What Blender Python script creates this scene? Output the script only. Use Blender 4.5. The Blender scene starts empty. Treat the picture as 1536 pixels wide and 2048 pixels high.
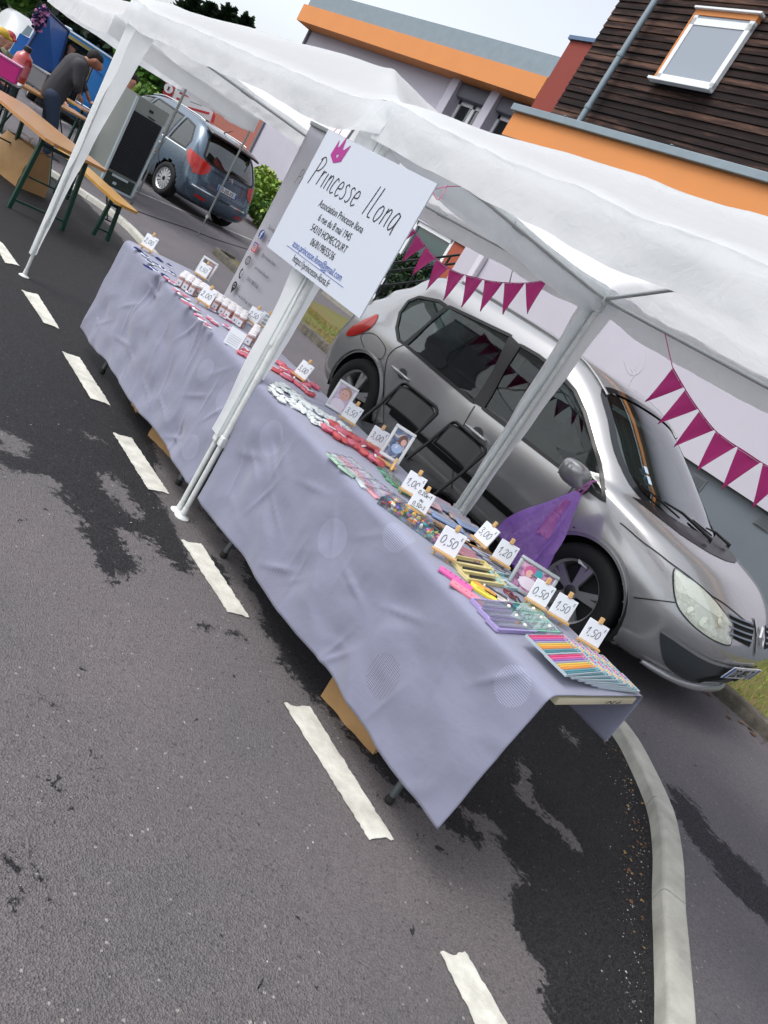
import bpy, bmesh, math, random
from mathutils import Vector, Matrix, noise
from mathutils.bvhtree import BVHTree
R = math.radians
scn = bpy.context.scene
COL = scn.collection
# ------------------------------------------------------------ camera
CAM_M = Matrix(((0.53681, -0.56076, 0.63039), (0.66593, -0.17717, -0.72467), (0.51805, 0.8088, 0.27832)))
CAM_H = 1.5
FPX = 1531.0
cd = bpy.data.cameras.new('camera'); cam = bpy.data.objects.new('camera', cd); COL.objects.link(cam)
cd.sensor_fit = 'HORIZONTAL'; cd.sensor_width = 36.0; cd.lens = FPX / 1536 * 36.0
cd.clip_start = .05; cd.clip_end = 2000
cam.matrix_world = Matrix.Translation((0, 0, CAM_H)) @ CAM_M.to_4x4()
scn.camera = cam
# ------------------------------------------------------------ sky, sun, exposure
SUN_EL, SUN_AZ = 58, 250       # sun direction: elevation, azimuth from +x towards +y
w = bpy.data.worlds.new('World'); scn.world = w; w.use_nodes = True
nt = w.node_tree; nt.nodes.clear()
out = nt.nodes.new('ShaderNodeOutputWorld'); bg = nt.nodes.new('ShaderNodeBackground')
sky = nt.nodes.new('ShaderNodeTexSky'); sky.sky_type = 'NISHITA'; sky.sun_disc = False
sky.sun_elevation = R(SUN_EL); sky.sun_rotation = R(90 - SUN_AZ); sky.dust_density = 4.0; sky.air_density = 1.0; sky.ozone_density = 1.0
hs = nt.nodes.new('ShaderNodeHueSaturation'); hs.inputs['Saturation'].default_value = .32; hs.inputs['Value'].default_value = 2.2
bg.inputs['Strength'].default_value = .15
nt.links.new(sky.outputs[0], hs.inputs['Color']); nt.links.new(hs.outputs[0], bg.inputs['Color']); nt.links.new(bg.outputs[0], out.inputs[0])
sl = bpy.data.lights.new('sun', 'SUN'); sun = bpy.data.objects.new('sun', sl); COL.objects.link(sun)
sl.energy = .6; sl.angle = R(22); sl.color = (1, .96, .9)
sd = Vector((math.cos(R(SUN_EL)) * math.cos(R(SUN_AZ)), math.cos(R(SUN_EL)) * math.sin(R(SUN_AZ)), math.sin(R(SUN_EL))))
sun.rotation_euler = sd.to_track_quat('Z', 'Y').to_euler()
scn.view_settings.view_transform = 'Standard'; scn.view_settings.look = 'None'
scn.view_settings.gamma = 1; scn.view_settings.exposure = -.18
scn.render.engine = 'CYCLES'
# ------------------------------------------------------------ helpers
def hexc(h):
    h = h.lstrip('#'); r = []
    for i in (0, 2, 4):
        c = int(h[i:i+2], 16) / 255
        r.append(c / 12.92 if c <= .04045 else ((c + .055) / 1.055) ** 2.4)
    return tuple(r)
def at(u, v, z=0.0):
    d = CAM_M @ Vector((u - 768, 1024 - v, -FPX)); t = (z - CAM_H) / d.z
    return Vector((d.x * t, d.y * t, z))
def aty(u, v, y):
    d = CAM_M @ Vector((u - 768, 1024 - v, -FPX)); t = y / d.y
    return Vector((d.x * t, y, CAM_H + d.z * t))
def tag(o, label=None, cat=None, group=None, kind=None):
    if label: o['label'] = label
    if cat: o['category'] = cat
    if group: o['group'] = group
    if kind: o['kind'] = kind
    return o
def empty(name, loc=(0, 0, 0), rz=0, label=None, cat=None, group=None):
    o = bpy.data.objects.new(name, None); COL.objects.link(o); o.location = loc; o.rotation_euler = (0, 0, rz)
    o.empty_display_size = .1
    return tag(o, label, cat, group)
def copy_tree(o, parent=None):
    c = o.copy(); COL.objects.link(c)
    if parent is not None: c.parent = parent
    for ch in list(o.children): copy_tree(ch, c)
    return c
class MB:
    """collects geometry, then links it as ONE mesh object"""
    def __init__(s): s.v = []; s.f = []; s.m = []; s.mi = 0; s.T = Matrix.Identity(4)
    def add(s, vs, fs):
        b = len(s.v)
        for p in vs: s.v.append(tuple(s.T @ Vector(p)))
        for f in fs: s.f.append(tuple(i + b for i in f)); s.m.append(s.mi)
        return s
    def box(s, c, d, rot=None, bev=0.0):
        hx, hy, hz = d[0] / 2, d[1] / 2, d[2] / 2
        Mx = Matrix.Translation(c) @ (rot.to_4x4() if rot is not None else Matrix.Identity(4))
        if bev <= 0:
            vs = [Mx @ Vector((x * hx, y * hy, z * hz)) for x in (-1, 1) for y in (-1, 1) for z in (-1, 1)]
            return s.add(vs, [(0, 1, 3, 2), (4, 6, 7, 5), (0, 4, 5, 1), (2, 3, 7, 6), (0, 2, 6, 4), (1, 5, 7, 3)])
        b = min(bev, hx * .95, hy * .95, hz * .95); bm = bmesh.new(); bmesh.ops.create_cube(bm, size=1)
        for v in bm.verts: v.co = Vector((v.co.x * 2 * hx, v.co.y * 2 * hy, v.co.z * 2 * hz))
        bmesh.ops.bevel(bm, geom=list(bm.edges), offset=b, segments=2, affect='EDGES', profile=.5)
        bm.verts.index_update()
        s.add([Mx @ v.co for v in bm.verts], [[v.index for v in f.verts] for f in bm.faces]); bm.free(); return s
    def tube(s, pts, r, n=8, cap=True):
        pts = [Vector(p) for p in pts]; rs = r if isinstance(r, (list, tuple)) else [r] * len(pts)
        vs = []; up = None
        for i, p in enumerate(pts):
            a = pts[max(i - 1, 0)]; c = pts[min(i + 1, len(pts) - 1)]; t = (c - a)
            if t.length < 1e-9: t = Vector((0, 0, 1))
            t.normalize()
            if up is None: up = Vector((0, 0, 1)) if abs(t.z) < .9 else Vector((1, 0, 0))
            x = t.cross(up)
            if x.length < 1e-4: x = t.cross(Vector((0, 1, 0)))
            x.normalize(); y = t.cross(x).normalized(); up = -y if False else x.cross(t).normalized()
            for k in range(n):
                an = 2 * math.pi * k / n; vs.append(p + x * math.cos(an) * rs[i] + y * math.sin(an) * rs[i])
        fs = []
        for i in range(len(pts) - 1):
            for k in range(n):
                k2 = (k + 1) % n; fs.append((i * n + k, i * n + k2, (i + 1) * n + k2, (i + 1) * n + k))
        if cap: fs.append(tuple(range(n))[::-1]); fs.append(tuple((len(pts) - 1) * n + k for k in range(n)))
        return s.add(vs, fs)
    def lathe(s, prof, c=(0, 0, 0), axis='Z', n=24, cap=True):
        vs = []
        for (r, h) in prof:
            for k in range(n):
                an = 2 * math.pi * k / n; a, b = r * math.cos(an), r * math.sin(an)
                p = (a, b, h) if axis == 'Z' else ((a, h, b) if axis == 'Y' else (h, a, b))
                vs.append(Vector(p) + Vector(c))
        fs = []
        for i in range(len(prof) - 1):
            for k in range(n):
                k2 = (k + 1) % n; fs.append((i * n + k, i * n + k2, (i + 1) * n + k2, (i + 1) * n + k))
        if cap: fs.append(tuple(range(n))[::-1]); fs.append(tuple((len(prof) - 1) * n + k for k in range(n)))
        return s.add(vs, fs)
    def prism(s, poly, z0, z1, ax=None):
        """poly in (a,b), extruded along third axis; ax maps (a,b,h)->point"""
        f = ax or (lambda a, b, h: (a, b, h)); n = len(poly)
        vs = [f(a, b, z0) for a, b in poly] + [f(a, b, z1) for a, b in poly]
        fs = [tuple(range(n))[::-1], tuple(range(n, 2 * n))] + [(i, (i + 1) % n, n + (i + 1) % n, n + i) for i in range(n)]
        return s.add(vs, fs)
    def grid(s, fn, nu, nv, closeu=False):
        vs = [fn(i / (nu if closeu else nu - 1), j / (nv - 1)) for i in range(nu) for j in range(nv)]
        fs = []
        for i in range(nu if closeu else nu - 1):
            i2 = (i + 1) % nu
            for j in range(nv - 1): fs.append((i * nv + j, i2 * nv + j, i2 * nv + j + 1, i * nv + j + 1))
        return s.add(vs, fs)
    def poly(s, pts): return s.add(pts, [tuple(range(len(pts)))])
    def ribbon(s, pts, wd, nrm, closed=False, off=0.0):
        """flat stroke of width wd lying across normal nrm"""
        pts = [Vector(p) for p in pts]; n = len(pts); nr = Vector(nrm) if not isinstance(nrm, list) else None
        vs = []
        for i, p in enumerate(pts):
            a = pts[(i - 1) % n] if closed else pts[max(i - 1, 0)]; c = pts[(i + 1) % n] if closed else pts[min(i + 1, n - 1)]
            t = c - a
            if t.length < 1e-9: t = Vector((1, 0, 0))
            t.normalize(); N = nr if nr is not None else nrm[i]; sd_ = N.cross(t).normalized()
            vs += [p + sd_ * wd / 2 + N * off, p - sd_ * wd / 2 + N * off]
        fs = [(2 * i, 2 * i + 1, 2 * i + 3, 2 * i + 2) for i in range(n - 1)]
        if closed: fs.append((2 * n - 2, 2 * n - 1, 1, 0))
        return s.add(vs, fs)
    def build(s, name, mat, parent=None, smooth=None, loc=None, fixn=True):
        me = bpy.data.meshes.new(name); me.from_pydata(s.v, [], s.f)
        mats = mat if isinstance(mat, (list, tuple)) else [mat]
        for m_ in mats: me.materials.append(m_)
        for p, k in zip(me.polygons, s.m): p.material_index = k
        if fixn:
            bm = bmesh.new(); bm.from_mesh(me); bmesh.ops.recalc_face_normals(bm, faces=bm.faces); bm.to_mesh(me); bm.free()
        if smooth is not None:
            for p in me.polygons: p.use_smooth = True
            if smooth < 180:
                try: me.set_sharp_from_angle(angle=R(smooth))
                except Exception: pass
        me.update()
        o = bpy.data.objects.new(name, me); COL.objects.link(o)
        if parent is not None: o.parent = parent
        if loc is not None: o.location = loc
        return o
# ------------------------------------------------------------ materials
_M = {}
def mat(name, col='#888888', rough=.6, metal=0.0, spec=.5, var=0.0, vscale=8.0, bump=0.0, bscale=60.0, alpha=1.0, trans=0.0, coat=0.0, emit=0.0, col2=None, sheen=0.0):
    if name in _M: return _M[name]
    m = bpy.data.materials.new(name); m.use_nodes = True; n = m.node_tree; b = n.nodes['Principled BSDF']
    c = hexc(col) if isinstance(col, str) else col
    b.inputs['Base Color'].default_value = (*c, 1); b.inputs['Roughness'].default_value = rough; b.inputs['Metallic'].default_value = metal
    b.inputs['Specular IOR Level'].default_value = spec; b.inputs['Coat Weight'].default_value = coat; b.inputs['Coat Roughness'].default_value = .04
    if sheen: b.inputs['Sheen Weight'].default_value = sheen
    tc = n.nodes.new('ShaderNodeTexCoord')
    if var > 0 or col2:
        nz = n.nodes.new('ShaderNodeTexNoise'); nz.inputs['Scale'].default_value = vscale; nz.inputs['Detail'].default_value = 6; nz.inputs['Roughness'].default_value = .62
        n.links.new(tc.outputs['Object'], nz.inputs['Vector'])
        rp = n.nodes.new('ShaderNodeValToRGB'); rp.color_ramp.elements[0].position = .3; rp.color_ramp.elements[1].position = .72
        c2 = (hexc(col2) if isinstance(col2, str) else col2) if col2 else tuple(x * (1 - var) for x in c)
        c1 = c if col2 else tuple(min(1, x * (1 + var * .6)) for x in c)
        rp.color_ramp.elements[0].color = (*c2, 1); rp.color_ramp.elements[1].color = (*c1, 1)
        n.links.new(nz.outputs['Fac'], rp.inputs[0]); n.links.new(rp.outputs[0], b.inputs['Base Color'])
        mr = n.nodes.new('ShaderNodeMapRange'); mr.inputs['To Min'].default_value = max(0, rough - .08); mr.inputs['To Max'].default_value = min(1, rough + .1)
        n.links.new(nz.outputs['Fac'], mr.inputs['Value']); n.links.new(mr.outputs[0], b.inputs['Roughness'])
    if bump > 0:
        nz2 = n.nodes.new('ShaderNodeTexNoise'); nz2.inputs['Scale'].default_value = bscale; nz2.inputs['Detail'].default_value = 4
        n.links.new(tc.outputs['Object'], nz2.inputs['Vector'])
        bp = n.nodes.new('ShaderNodeBump'); bp.inputs['Strength'].default_value = bump; bp.inputs['Distance'].default_value = .01
        n.links.new(nz2.outputs['Fac'], bp.inputs['Height']); n.links.new(bp.outputs[0], b.inputs['Normal'])
    if trans > 0: b.inputs['Transmission Weight'].default_value = trans
    if emit > 0: b.inputs['Emission Color'].default_value = (*c, 1); b.inputs['Emission Strength'].default_value = emit
    if alpha < 1: b.inputs['Alpha'].default_value = alpha
    _M[name] = m; return m
def glass_mat(name, col, fac=.5, rough=.02):
    """thin pane: tinted see-through mixed with a sharp reflection"""
    if name in _M: return _M[name]
    m = bpy.data.materials.new(name); m.use_nodes = True; n = m.node_tree; n.nodes.clear()
    o = n.nodes.new('ShaderNodeOutputMaterial'); t = n.nodes.new('ShaderNodeBsdfTransparent'); t.inputs[0].default_value = (*hexc(col), 1)
    g = n.nodes.new('ShaderNodeBsdfGlossy'); g.inputs['Roughness'].default_value = rough; g.inputs[0].default_value = (.95, 1, 1, 1)
    lw_ = n.nodes.new('ShaderNodeLayerWeight'); lw_.inputs[0].default_value = .5; fr = n.nodes.new('ShaderNodeMath'); fr.operation = 'POWER'; fr.inputs[1].default_value = 3.6; n.links.new(lw_.outputs['Facing'], fr.inputs[0])
    ad = n.nodes.new('ShaderNodeMath'); ad.operation = 'MULTIPLY_ADD'; ad.inputs[1].default_value = .9; ad.inputs[2].default_value = fac; ad.use_clamp = True
    n.links.new(fr.outputs[0], ad.inputs[0]); mx = n.nodes.new('ShaderNodeMixShader'); n.links.new(ad.outputs[0], mx.inputs[0])
    n.links.new(t.outputs[0], mx.inputs[1]); n.links.new(g.outputs[0], mx.inputs[2]); n.links.new(mx.outputs[0], o.inputs[0])
    _M[name] = m; return m
def fabric_mat(name, col, transl=.35, bscale=25, bump=.4, rough=.8, wr=True):
    if name in _M: return _M[name]
    m = bpy.data.materials.new(name); m.use_nodes = True; n = m.node_tree; n.nodes.clear()
    o = n.nodes.new('ShaderNodeOutputMaterial'); b = n.nodes.new('ShaderNodeBsdfPrincipled'); t = n.nodes.new('ShaderNodeBsdfTranslucent')
    b.inputs['Base Color'].default_value = (*hexc(col), 1); b.inputs['Roughness'].default_value = rough; t.inputs[0].default_value = (*hexc(col), 1)
    mx = n.nodes.new('ShaderNodeMixShader'); mx.inputs[0].default_value = transl
    n.links.new(b.outputs[0], mx.inputs[1]); n.links.new(t.outputs[0], mx.inputs[2]); n.links.new(mx.outputs[0], o.inputs[0])
    tc = n.nodes.new('ShaderNodeTexCoord'); nz = n.nodes.new('ShaderNodeTexNoise'); nz.inputs['Scale'].default_value = bscale; nz.inputs['Detail'].default_value = 8; nz.inputs['Distortion'].default_value = 1.2
    n.links.new(tc.outputs['Object'], nz.inputs['Vector']); bp = n.nodes.new('ShaderNodeBump'); bp.inputs['Strength'].default_value = bump; bp.inputs['Distance'].default_value = .02
    n.links.new(nz.outputs['Fac'], bp.inputs['Height']); n.links.new(bp.outputs[0], b.inputs['Normal']); n.links.new(bp.outputs[0], t.inputs['Normal'])
    _M[name] = m; return m
def text_mb(mb, s, size, T, align='LEFT', sx=1.0, bold=0.0, shear=0.0):
    """adds flat lettering; T maps the text plane (x right, y up, z out) into space"""
    cu = bpy.data.curves.new('t', 'FONT'); cu.body = s; cu.size = size; cu.align_x = align; cu.offset = bold; cu.shear = shear; cu.resolution_u = 3
    ob = bpy.data.objects.new('t', cu); COL.objects.link(ob); bpy.context.view_layer.update()
    me = ob.evaluated_get(bpy.context.evaluated_depsgraph_get()).to_mesh()
    S = T @ Matrix.Diagonal((sx, 1, 1, 1))
    vs = [S @ v.co for v in me.vertices]; fs = [tuple(p.vertices) for p in me.polygons]
    mb.add(vs, fs); ob.to_mesh_clear(); bpy.data.objects.remove(ob); bpy.data.curves.remove(cu)
def frame(o, x, y):
    """matrix with origin o, x axis along x, y axis along y (z = x cross y)"""
    x = Vector(x).normalized(); y = Vector(y).normalized(); z = x.cross(y).normalized(); y = z.cross(x)
    return Matrix(((x.x, y.x, z.x, o[0]), (x.y, y.y, z.y, o[1]), (x.z, y.z, z.z, o[2]), (0, 0, 0, 1)))
def crom(pts, k=6, closed=False):
    n = len(pts); res = []
    rng = range(n if closed else n - 1)
    for i in rng:
        g = (lambda j: pts[j % n]) if closed else (lambda j: pts[min(max(j, 0), n - 1)])
        p0, p1, p2, p3 = g(i - 1), g(i), g(i + 1), g(i + 2)
        for a in range(k):
            t = a / k
            res.append(tuple(.5 * ((2 * p1[d]) + (-p0[d] + p2[d]) * t + (2 * p0[d] - 5 * p1[d] + 4 * p2[d] - p3[d]) * t * t + (-p0[d] + 3 * p1[d] - 3 * p2[d] + p3[d]) * t ** 3) for d in range(len(p1))))
    if not closed: res.append(tuple(pts[-1]))
    return res
def nz3(x, y, z=0.0, s=1.0): return noise.noise(Vector((x * s, y * s, z * s)))
# hand-drawn stroke letters, unit box 0..1 high, returns polylines
STK = {
 '0': (.62, [[(.35, 1), (.1, .8), (.05, .4), (.15, .05), (.35, 0), (.55, .3), (.55, .7), (.35, 1)]]),
 '1': (.42, [[(0, .62), (.3, 1), (.28, .5), (.25, 0)]]),
 '2': (.6, [[(.05, .75), (.2, 1), (.45, .95), (.45, .65), (.2, .25), (.05, 0), (.3, .04), (.58, .03)]]),
 '3': (.58, [[(.08, .9), (.3, 1), (.48, .82), (.25, .55), (.5, .4), (.45, .1), (.2, 0), (.02, .12)]]),
 '5': (.6, [[(.55, 1), (.18, 1), (.12, .6), (.4, .58), (.52, .3), (.35, .02), (.05, .06)]]),
 ',': (.28, [[(.14, .06), (.12, -.08), (.02, -.22)]]),
 '=': (.4, [[(.05, .55), (.35, .55)], [(.05, .35), (.35, .35)]]),
 'e': (.45, [[(.05, .3), (.35, .34), (.36, .5), (.2, .6), (.06, .45), (.05, .15), (.2, 0), (.4, .1)]]),
 'o': (.45, [[(.2, .58), (.05, .4), (.08, .08), (.25, 0), (.4, .25), (.35, .5), (.2, .58)]]),
 'u': (.5, [[(.06, .55), (.05, .1), (.2, 0), (.38, .15), (.4, .55), (.42, .05)]]),
 'P': (.62, [[(.12, 1.0), (.1, .5), (.04, -.12)], [(.0, .92), (.25, 1.08), (.52, .92), (.5, .68), (.3, .5), (.1, .48)]]),
 'r': (.36, [[(.06, .62), (.07, .3), (.05, 0)], [(.07, .35), (.18, .58), (.34, .58)]]),
 'i': (.22, [[(.1, .6), (.08, .3), (.1, 0)]]),
 'n': (.48, [[(.06, .6), (.06, 0)], [(.07, .4), (.22, .6), (.36, .52), (.38, .2), (.42, 0)]]),
 'c': (.42, [[(.36, .52), (.2, .62), (.06, .4), (.07, .1), (.2, 0), (.38, .08)]]),
 's': (.42, [[(.34, .55), (.2, .62), (.08, .5), (.28, .3), (.3, .1), (.16, 0), (.03, .06)]]),
 'I': (.24, [[(.12, 1.08), (.09, .5), (.06, 0)]]),
 'l': (.36, [[(.1, 1.1), (.07, .5), (.08, .05), (.3, .02)]]),
 'a': (.52, [[(.38, .55), (.2, .62), (.06, .4), (.06, .1), (.2, 0), (.36, .2), (.4, .58), (.4, .2), (.46, -.12)]]),
 'E': (.45, [[(.4, .95), (.2, 1), (.08, .7), (.08, .3), (.22, 0), (.42, .06)], [(.0, .62), (.3, .62)], [(.0, .4), (.28, .4)]]),
 ' ': (.34, []),
}
def strokes(mb, s, size, T, wd=.006, gap=.1, sx=1.0, align='LEFT', slant=0.12, k=4):
    tot = sum(STK[c][0] + gap for c in s) * size * sx; x = -tot / 2 if align == 'CENTER' else 0
    N = (T.to_3x3() @ Vector((0, 0, 1))).normalized()
    for c in s:
        wch, pl = STK[c]
        for ln in pl:
            p2 = crom([(a, b) for a, b in ln], k)
            mb.ribbon([T @ Vector((x + (a + slant * b) * size * sx, b * size, 0)) for a, b in p2], wd, N)
        x += (wch + gap) * size * sx
def lumpy(parts, vox=.02, smooth=4):
    """one continuous surface grown from tapered limbs: parts = [(p0,r0,p1,r1), ...]"""
    mb = MB()
    for p0, r0, p1, r1 in parts:
        p0, p1 = Vector(p0), Vector(p1); n = 12; d = p1 - p0; L = max(d.length, 1e-4); t = d / L
        pts = [p0 - t * r0 * .98, p0 - t * r0 * .8, p0 - t * r0 * .45, p0]; rs = [r0 * .2, r0 * .6, r0 * .9, r0]
        for a in (.33, .66): pts.append(p0 + d * a); rs.append(r0 + (r1 - r0) * a)
        pts += [p1, p1 + t * r1 * .45, p1 + t * r1 * .8, p1 + t * r1 * .98]; rs += [r1, r1 * .9, r1 * .6, r1 * .2]
        mb.tube(pts, rs, n)
    o = mb.build('tmp', mat('tmp'), smooth=180)
    m = o.modifiers.new('r', 'REMESH'); m.mode = 'VOXEL'; m.voxel_size = vox
    m2 = o.modifiers.new('s', 'SMOOTH'); m2.iterations = smooth; m2.factor = .6
    bpy.context.view_layer.update()
    me = bpy.data.meshes.new_from_object(o.evaluated_get(bpy.context.evaluated_depsgraph_get()))
    bpy.data.objects.remove(o)
    r = MB(); r.add([v.co.copy() for v in me.vertices], [tuple(p.vertices) for p in me.polygons]); bpy.data.meshes.remove(me)
    return r
# ============================================================ GROUND
def asphalt_mat(name, light, dark, seed=0.0):
    m = bpy.data.materials.new(name); m.use_nodes = True; n = m.node_tree; L = n.links; b = n.nodes['Principled BSDF']
    tc = n.nodes.new('ShaderNodeTexCoord'); P = tc.outputs['Object']
    def noi(sc, det, rg=.6, dist=0):
        q = n.nodes.new('ShaderNodeTexNoise'); q.inputs['Scale'].default_value = sc; q.inputs['Detail'].default_value = det; q.inputs['Roughness'].default_value = rg; q.inputs['Distortion'].default_value = dist
        L.new(P, q.inputs['Vector']); return q
    def math_(op, a, b_=None, c=None, cl=False):
        q = n.nodes.new('ShaderNodeMath'); q.operation = op; q.use_clamp = cl
        for i, x in enumerate((a, b_, c)):
            if x is None: continue
            if isinstance(x, (int, float)): q.inputs[i].default_value = x
            else: L.new(x, q.inputs[i])
        return q.outputs[0]
    def mixc(f, a, b_, mode='MIX'):
        q = n.nodes.new('ShaderNodeMix'); q.data_type = 'RGBA'; q.blend_type = mode
        if isinstance(f, (int, float)): q.inputs[0].default_value = f
        else: L.new(f, q.inputs[0])
        for i, x in ((6, a), (7, b_)):
            if isinstance(x, tuple): q.inputs[i].default_value = (*x, 1)
            else: L.new(x, q.inputs[i])
        return q.outputs[2]
    at_ = n.nodes.new('ShaderNodeAttribute'); at_.attribute_name = 'wet'
    n1 = noi(5 + seed, 10, .72, .8); n2 = noi(38, 6, .7); n3 = noi(1.3, 4); n4 = noi(240, 2)
    v = n.nodes.new('ShaderNodeTexVoronoi'); v.inputs['Scale'].default_value = 190; v.inputs['Randomness'].default_value = 1; L.new(P, v.inputs['Vector'])
    v2 = n.nodes.new('ShaderNodeTexVoronoi'); v2.inputs['Scale'].default_value = 60; L.new(P, v2.inputs['Vector'])
    s = math_('MULTIPLY_ADD', n1.outputs['Fac'], .36, -.18); s2 = math_('MULTIPLY_ADD', n2.outputs['Fac'], .20, -.10)
    wv = math_('ADD', math_('ADD', at_.outputs['Fac'], s), s2)
    sp_n = noi(16, 5, .62, .5); sp_b = noi(1.7, 2); wv = math_('MAXIMUM', wv, math_('SUBTRACT', math_('ADD', sp_n.outputs['Fac'], math_('MULTIPLY', sp_b.outputs['Fac'], .35)), .875))
    wet = n.nodes.new('ShaderNodeMapRange'); wet.interpolation_type = 'SMOOTHSTEP'; wet.inputs['From Min'].default_value = -.008; wet.inputs['From Max'].default_value = .016; L.new(wv, wet.inputs['Value']); W = wet.outputs[0]
    # light aggregate
    c1 = mixc(math_('MULTIPLY_ADD', n3.outputs['Fac'], 2.2, -.6, True), tuple(x * .88 for x in light), tuple(min(1, light[i] * (1.18, 1.1, 1.08)[i]) for i in range(3)))
    sp = n.nodes.new('ShaderNodeSeparateColor'); L.new(v.outputs['Color'], sp.inputs[0])
    grain = math_('MULTIPLY_ADD', sp.outputs[0], .46, .77)
    c1 = mixc(1.0, c1, (0, 0, 0), 'MULTIPLY') if False else c1
    vm = n.nodes.new('ShaderNodeVectorMath'); vm.operation = 'SCALE'; L.new(c1, vm.inputs[0]); L.new(grain, vm.inputs['Scale'])
    sp2 = n.nodes.new('ShaderNodeSeparateColor'); L.new(v2.outputs['Color'], sp2.inputs[0])
    chip = math_('MULTIPLY', math_('GREATER_THAN', sp2.outputs[1], .955), math_('LESS_THAN', v2.outputs['Distance'], .26))
    c1 = mixc(math_('MULTIPLY', chip, .55), vm.outputs[0], (.42, .41, .38))
    pit = math_('MULTIPLY', math_('GREATER_THAN', sp2.outputs[2], .93), math_('LESS_THAN', v2.outputs['Distance'], .27))
    c1 = mixc(math_('MULTIPLY', pit, .45), c1, (.03, .03, .032))
    dgrain = n.nodes.new('ShaderNodeVectorMath'); dgrain.operation = 'SCALE'; dgrain.inputs[0].default_value = dark; L.new(math_('MULTIPLY_ADD', sp.outputs[1], 1.5, .3), dgrain.inputs['Scale'])
    c2 = mixc(math_('MULTIPLY', chip, .25), dgrain.outputs[0], (.3, .3, .3))
    L.new(mixc(W, c1, c2), b.inputs['Base Color'])
    rg = n.nodes.new('ShaderNodeMapRange'); rg.inputs['To Min'].default_value = .8; rg.inputs['To Max'].default_value = .62; L.new(W, rg.inputs['Value']); L.new(rg.outputs[0], b.inputs['Roughness'])
    sg2 = n.nodes.new('ShaderNodeMapRange'); sg2.inputs['To Min'].default_value = .35; sg2.inputs['To Max'].default_value = .2; L.new(W, sg2.inputs['Value']); L.new(sg2.outputs[0], b.inputs['Specular IOR Level'])
    bp = n.nodes.new('ShaderNodeBump'); bp.inputs['Strength'].default_value = .75; bp.inputs['Distance'].default_value = .006
    L.new(math_('ADD', math_('MULTIPLY', v.outputs['Distance'], 1.2), n4.outputs['Fac']), bp.inputs['Height']); L.new(bp.outputs[0], b.inputs['Normal'])
    return m
def poly_sd(px, py, poly):
    ins = False; best = 1e9; n = len(poly)
    for i in range(n):
        x1, y1 = poly[i]; x2, y2 = poly[(i + 1) % n]
        if (y1 > py) != (y2 > py) and px < (x2 - x1) * (py - y1) / (y2 - y1) + x1: ins = not ins
        dx, dy = x2 - x1, y2 - y1; t = max(0, min(1, ((px - x1) * dx + (py - y1) * dy) / (dx * dx + dy * dy + 1e-12)))
        d = (px - x1 - t * dx) ** 2 + (py - y1 - t * dy) ** 2
        if d < best: best = d
    d = math.sqrt(best); return d if ins else -d
def W2(pts, z=0): return [tuple(at(u, v, z)[:2]) for u, v in pts]
dark_zones = [
  [(-40, 3.9), (-9, 3.9), (-5.2, 4.0), (-4.6, 2.6), (-3.3, 2.05), (-2.95, 1.9)] + W2([(345, 1035), (362, 1072), (385, 1142), (372, 1150), (330, 1108), (300, 1072), (248, 1066), (252, 1092), (280, 1128), (240, 1152), (236, 1192), (200, 1130), (165, 1075), (135, 1052), (150, 1030), (105, 960), (60, 945), (0, 935)]) + [(-3.6, 1.05), (-5, .9), (-9, .8), (-40, .5)],
  W2([(1112, 2120), (1080, 1960), (1055, 1890), (1025, 1850), (1015, 1790), (1040, 1765), (1000, 1705)]) + [(-.93, 2.2), (-1.15, 2.12), (-1.5, 2.05), (-1.7, 1.98), (-1.95, 2.02), (-2.3, 2.12), (-3.2, 2.2), (-4.3, 2.5), (-4.9, 4.3), (-1, 4.3), (.2, 2.6), (.8, 1.0), (.25, .9)],
  W2([(380, 1095), (430, 1100), (470, 1190), (430, 1170)]), W2([(95, 1392), (135, 1388), (133, 1410), (105, 1410)]),
  W2([(5, 1700), (60, 1690), (60, 1720), (10, 1740)]), W2([(40, 1770), (75, 1760), (80, 1800), (50, 1815)]), W2([(0, 1740), (30, 1750), (20, 1780)]),
  W2([(455, 1255), (490, 1262), (495, 1285), (470, 1280)]), W2([(395, 1240), (425, 1235), (435, 1255), (400, 1265)]),
]
light_holes = [W2([(185, 930), (255, 985), (292, 1038), (270, 1036), (225, 990)]), W2([(-10, 862), (20, 868), (60, 900), (50, 915), (0, 895)]),
  W2([(1030, 1530), (1052, 1535), (1068, 1612), (1040, 1585)]), W2([(1105, 1640), (1128, 1648), (1165, 1700), (1140, 1690)]), W2([(1122, 1458), (1150, 1478), (1148, 1490), (1128, 1476)]),
  W2([(935, 1625), (970, 1640), (1030, 1735), (1015, 1755), (960, 1700)]), W2([(140, 848), (205, 880), (180, 878)])]
def axis(lo, hi, step, far):
    c = []; v = lo
    while v < hi: c.append(v); v += step
    c.append(hi); g = step; a = lo; pre = []
    while a > -far: g *= 1.6; a -= g; pre.append(a)
    g = step; a = hi; post = []
    while a < far: g *= 1.6; a += g; post.append(a)
    return pre[::-1] + c + post
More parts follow.
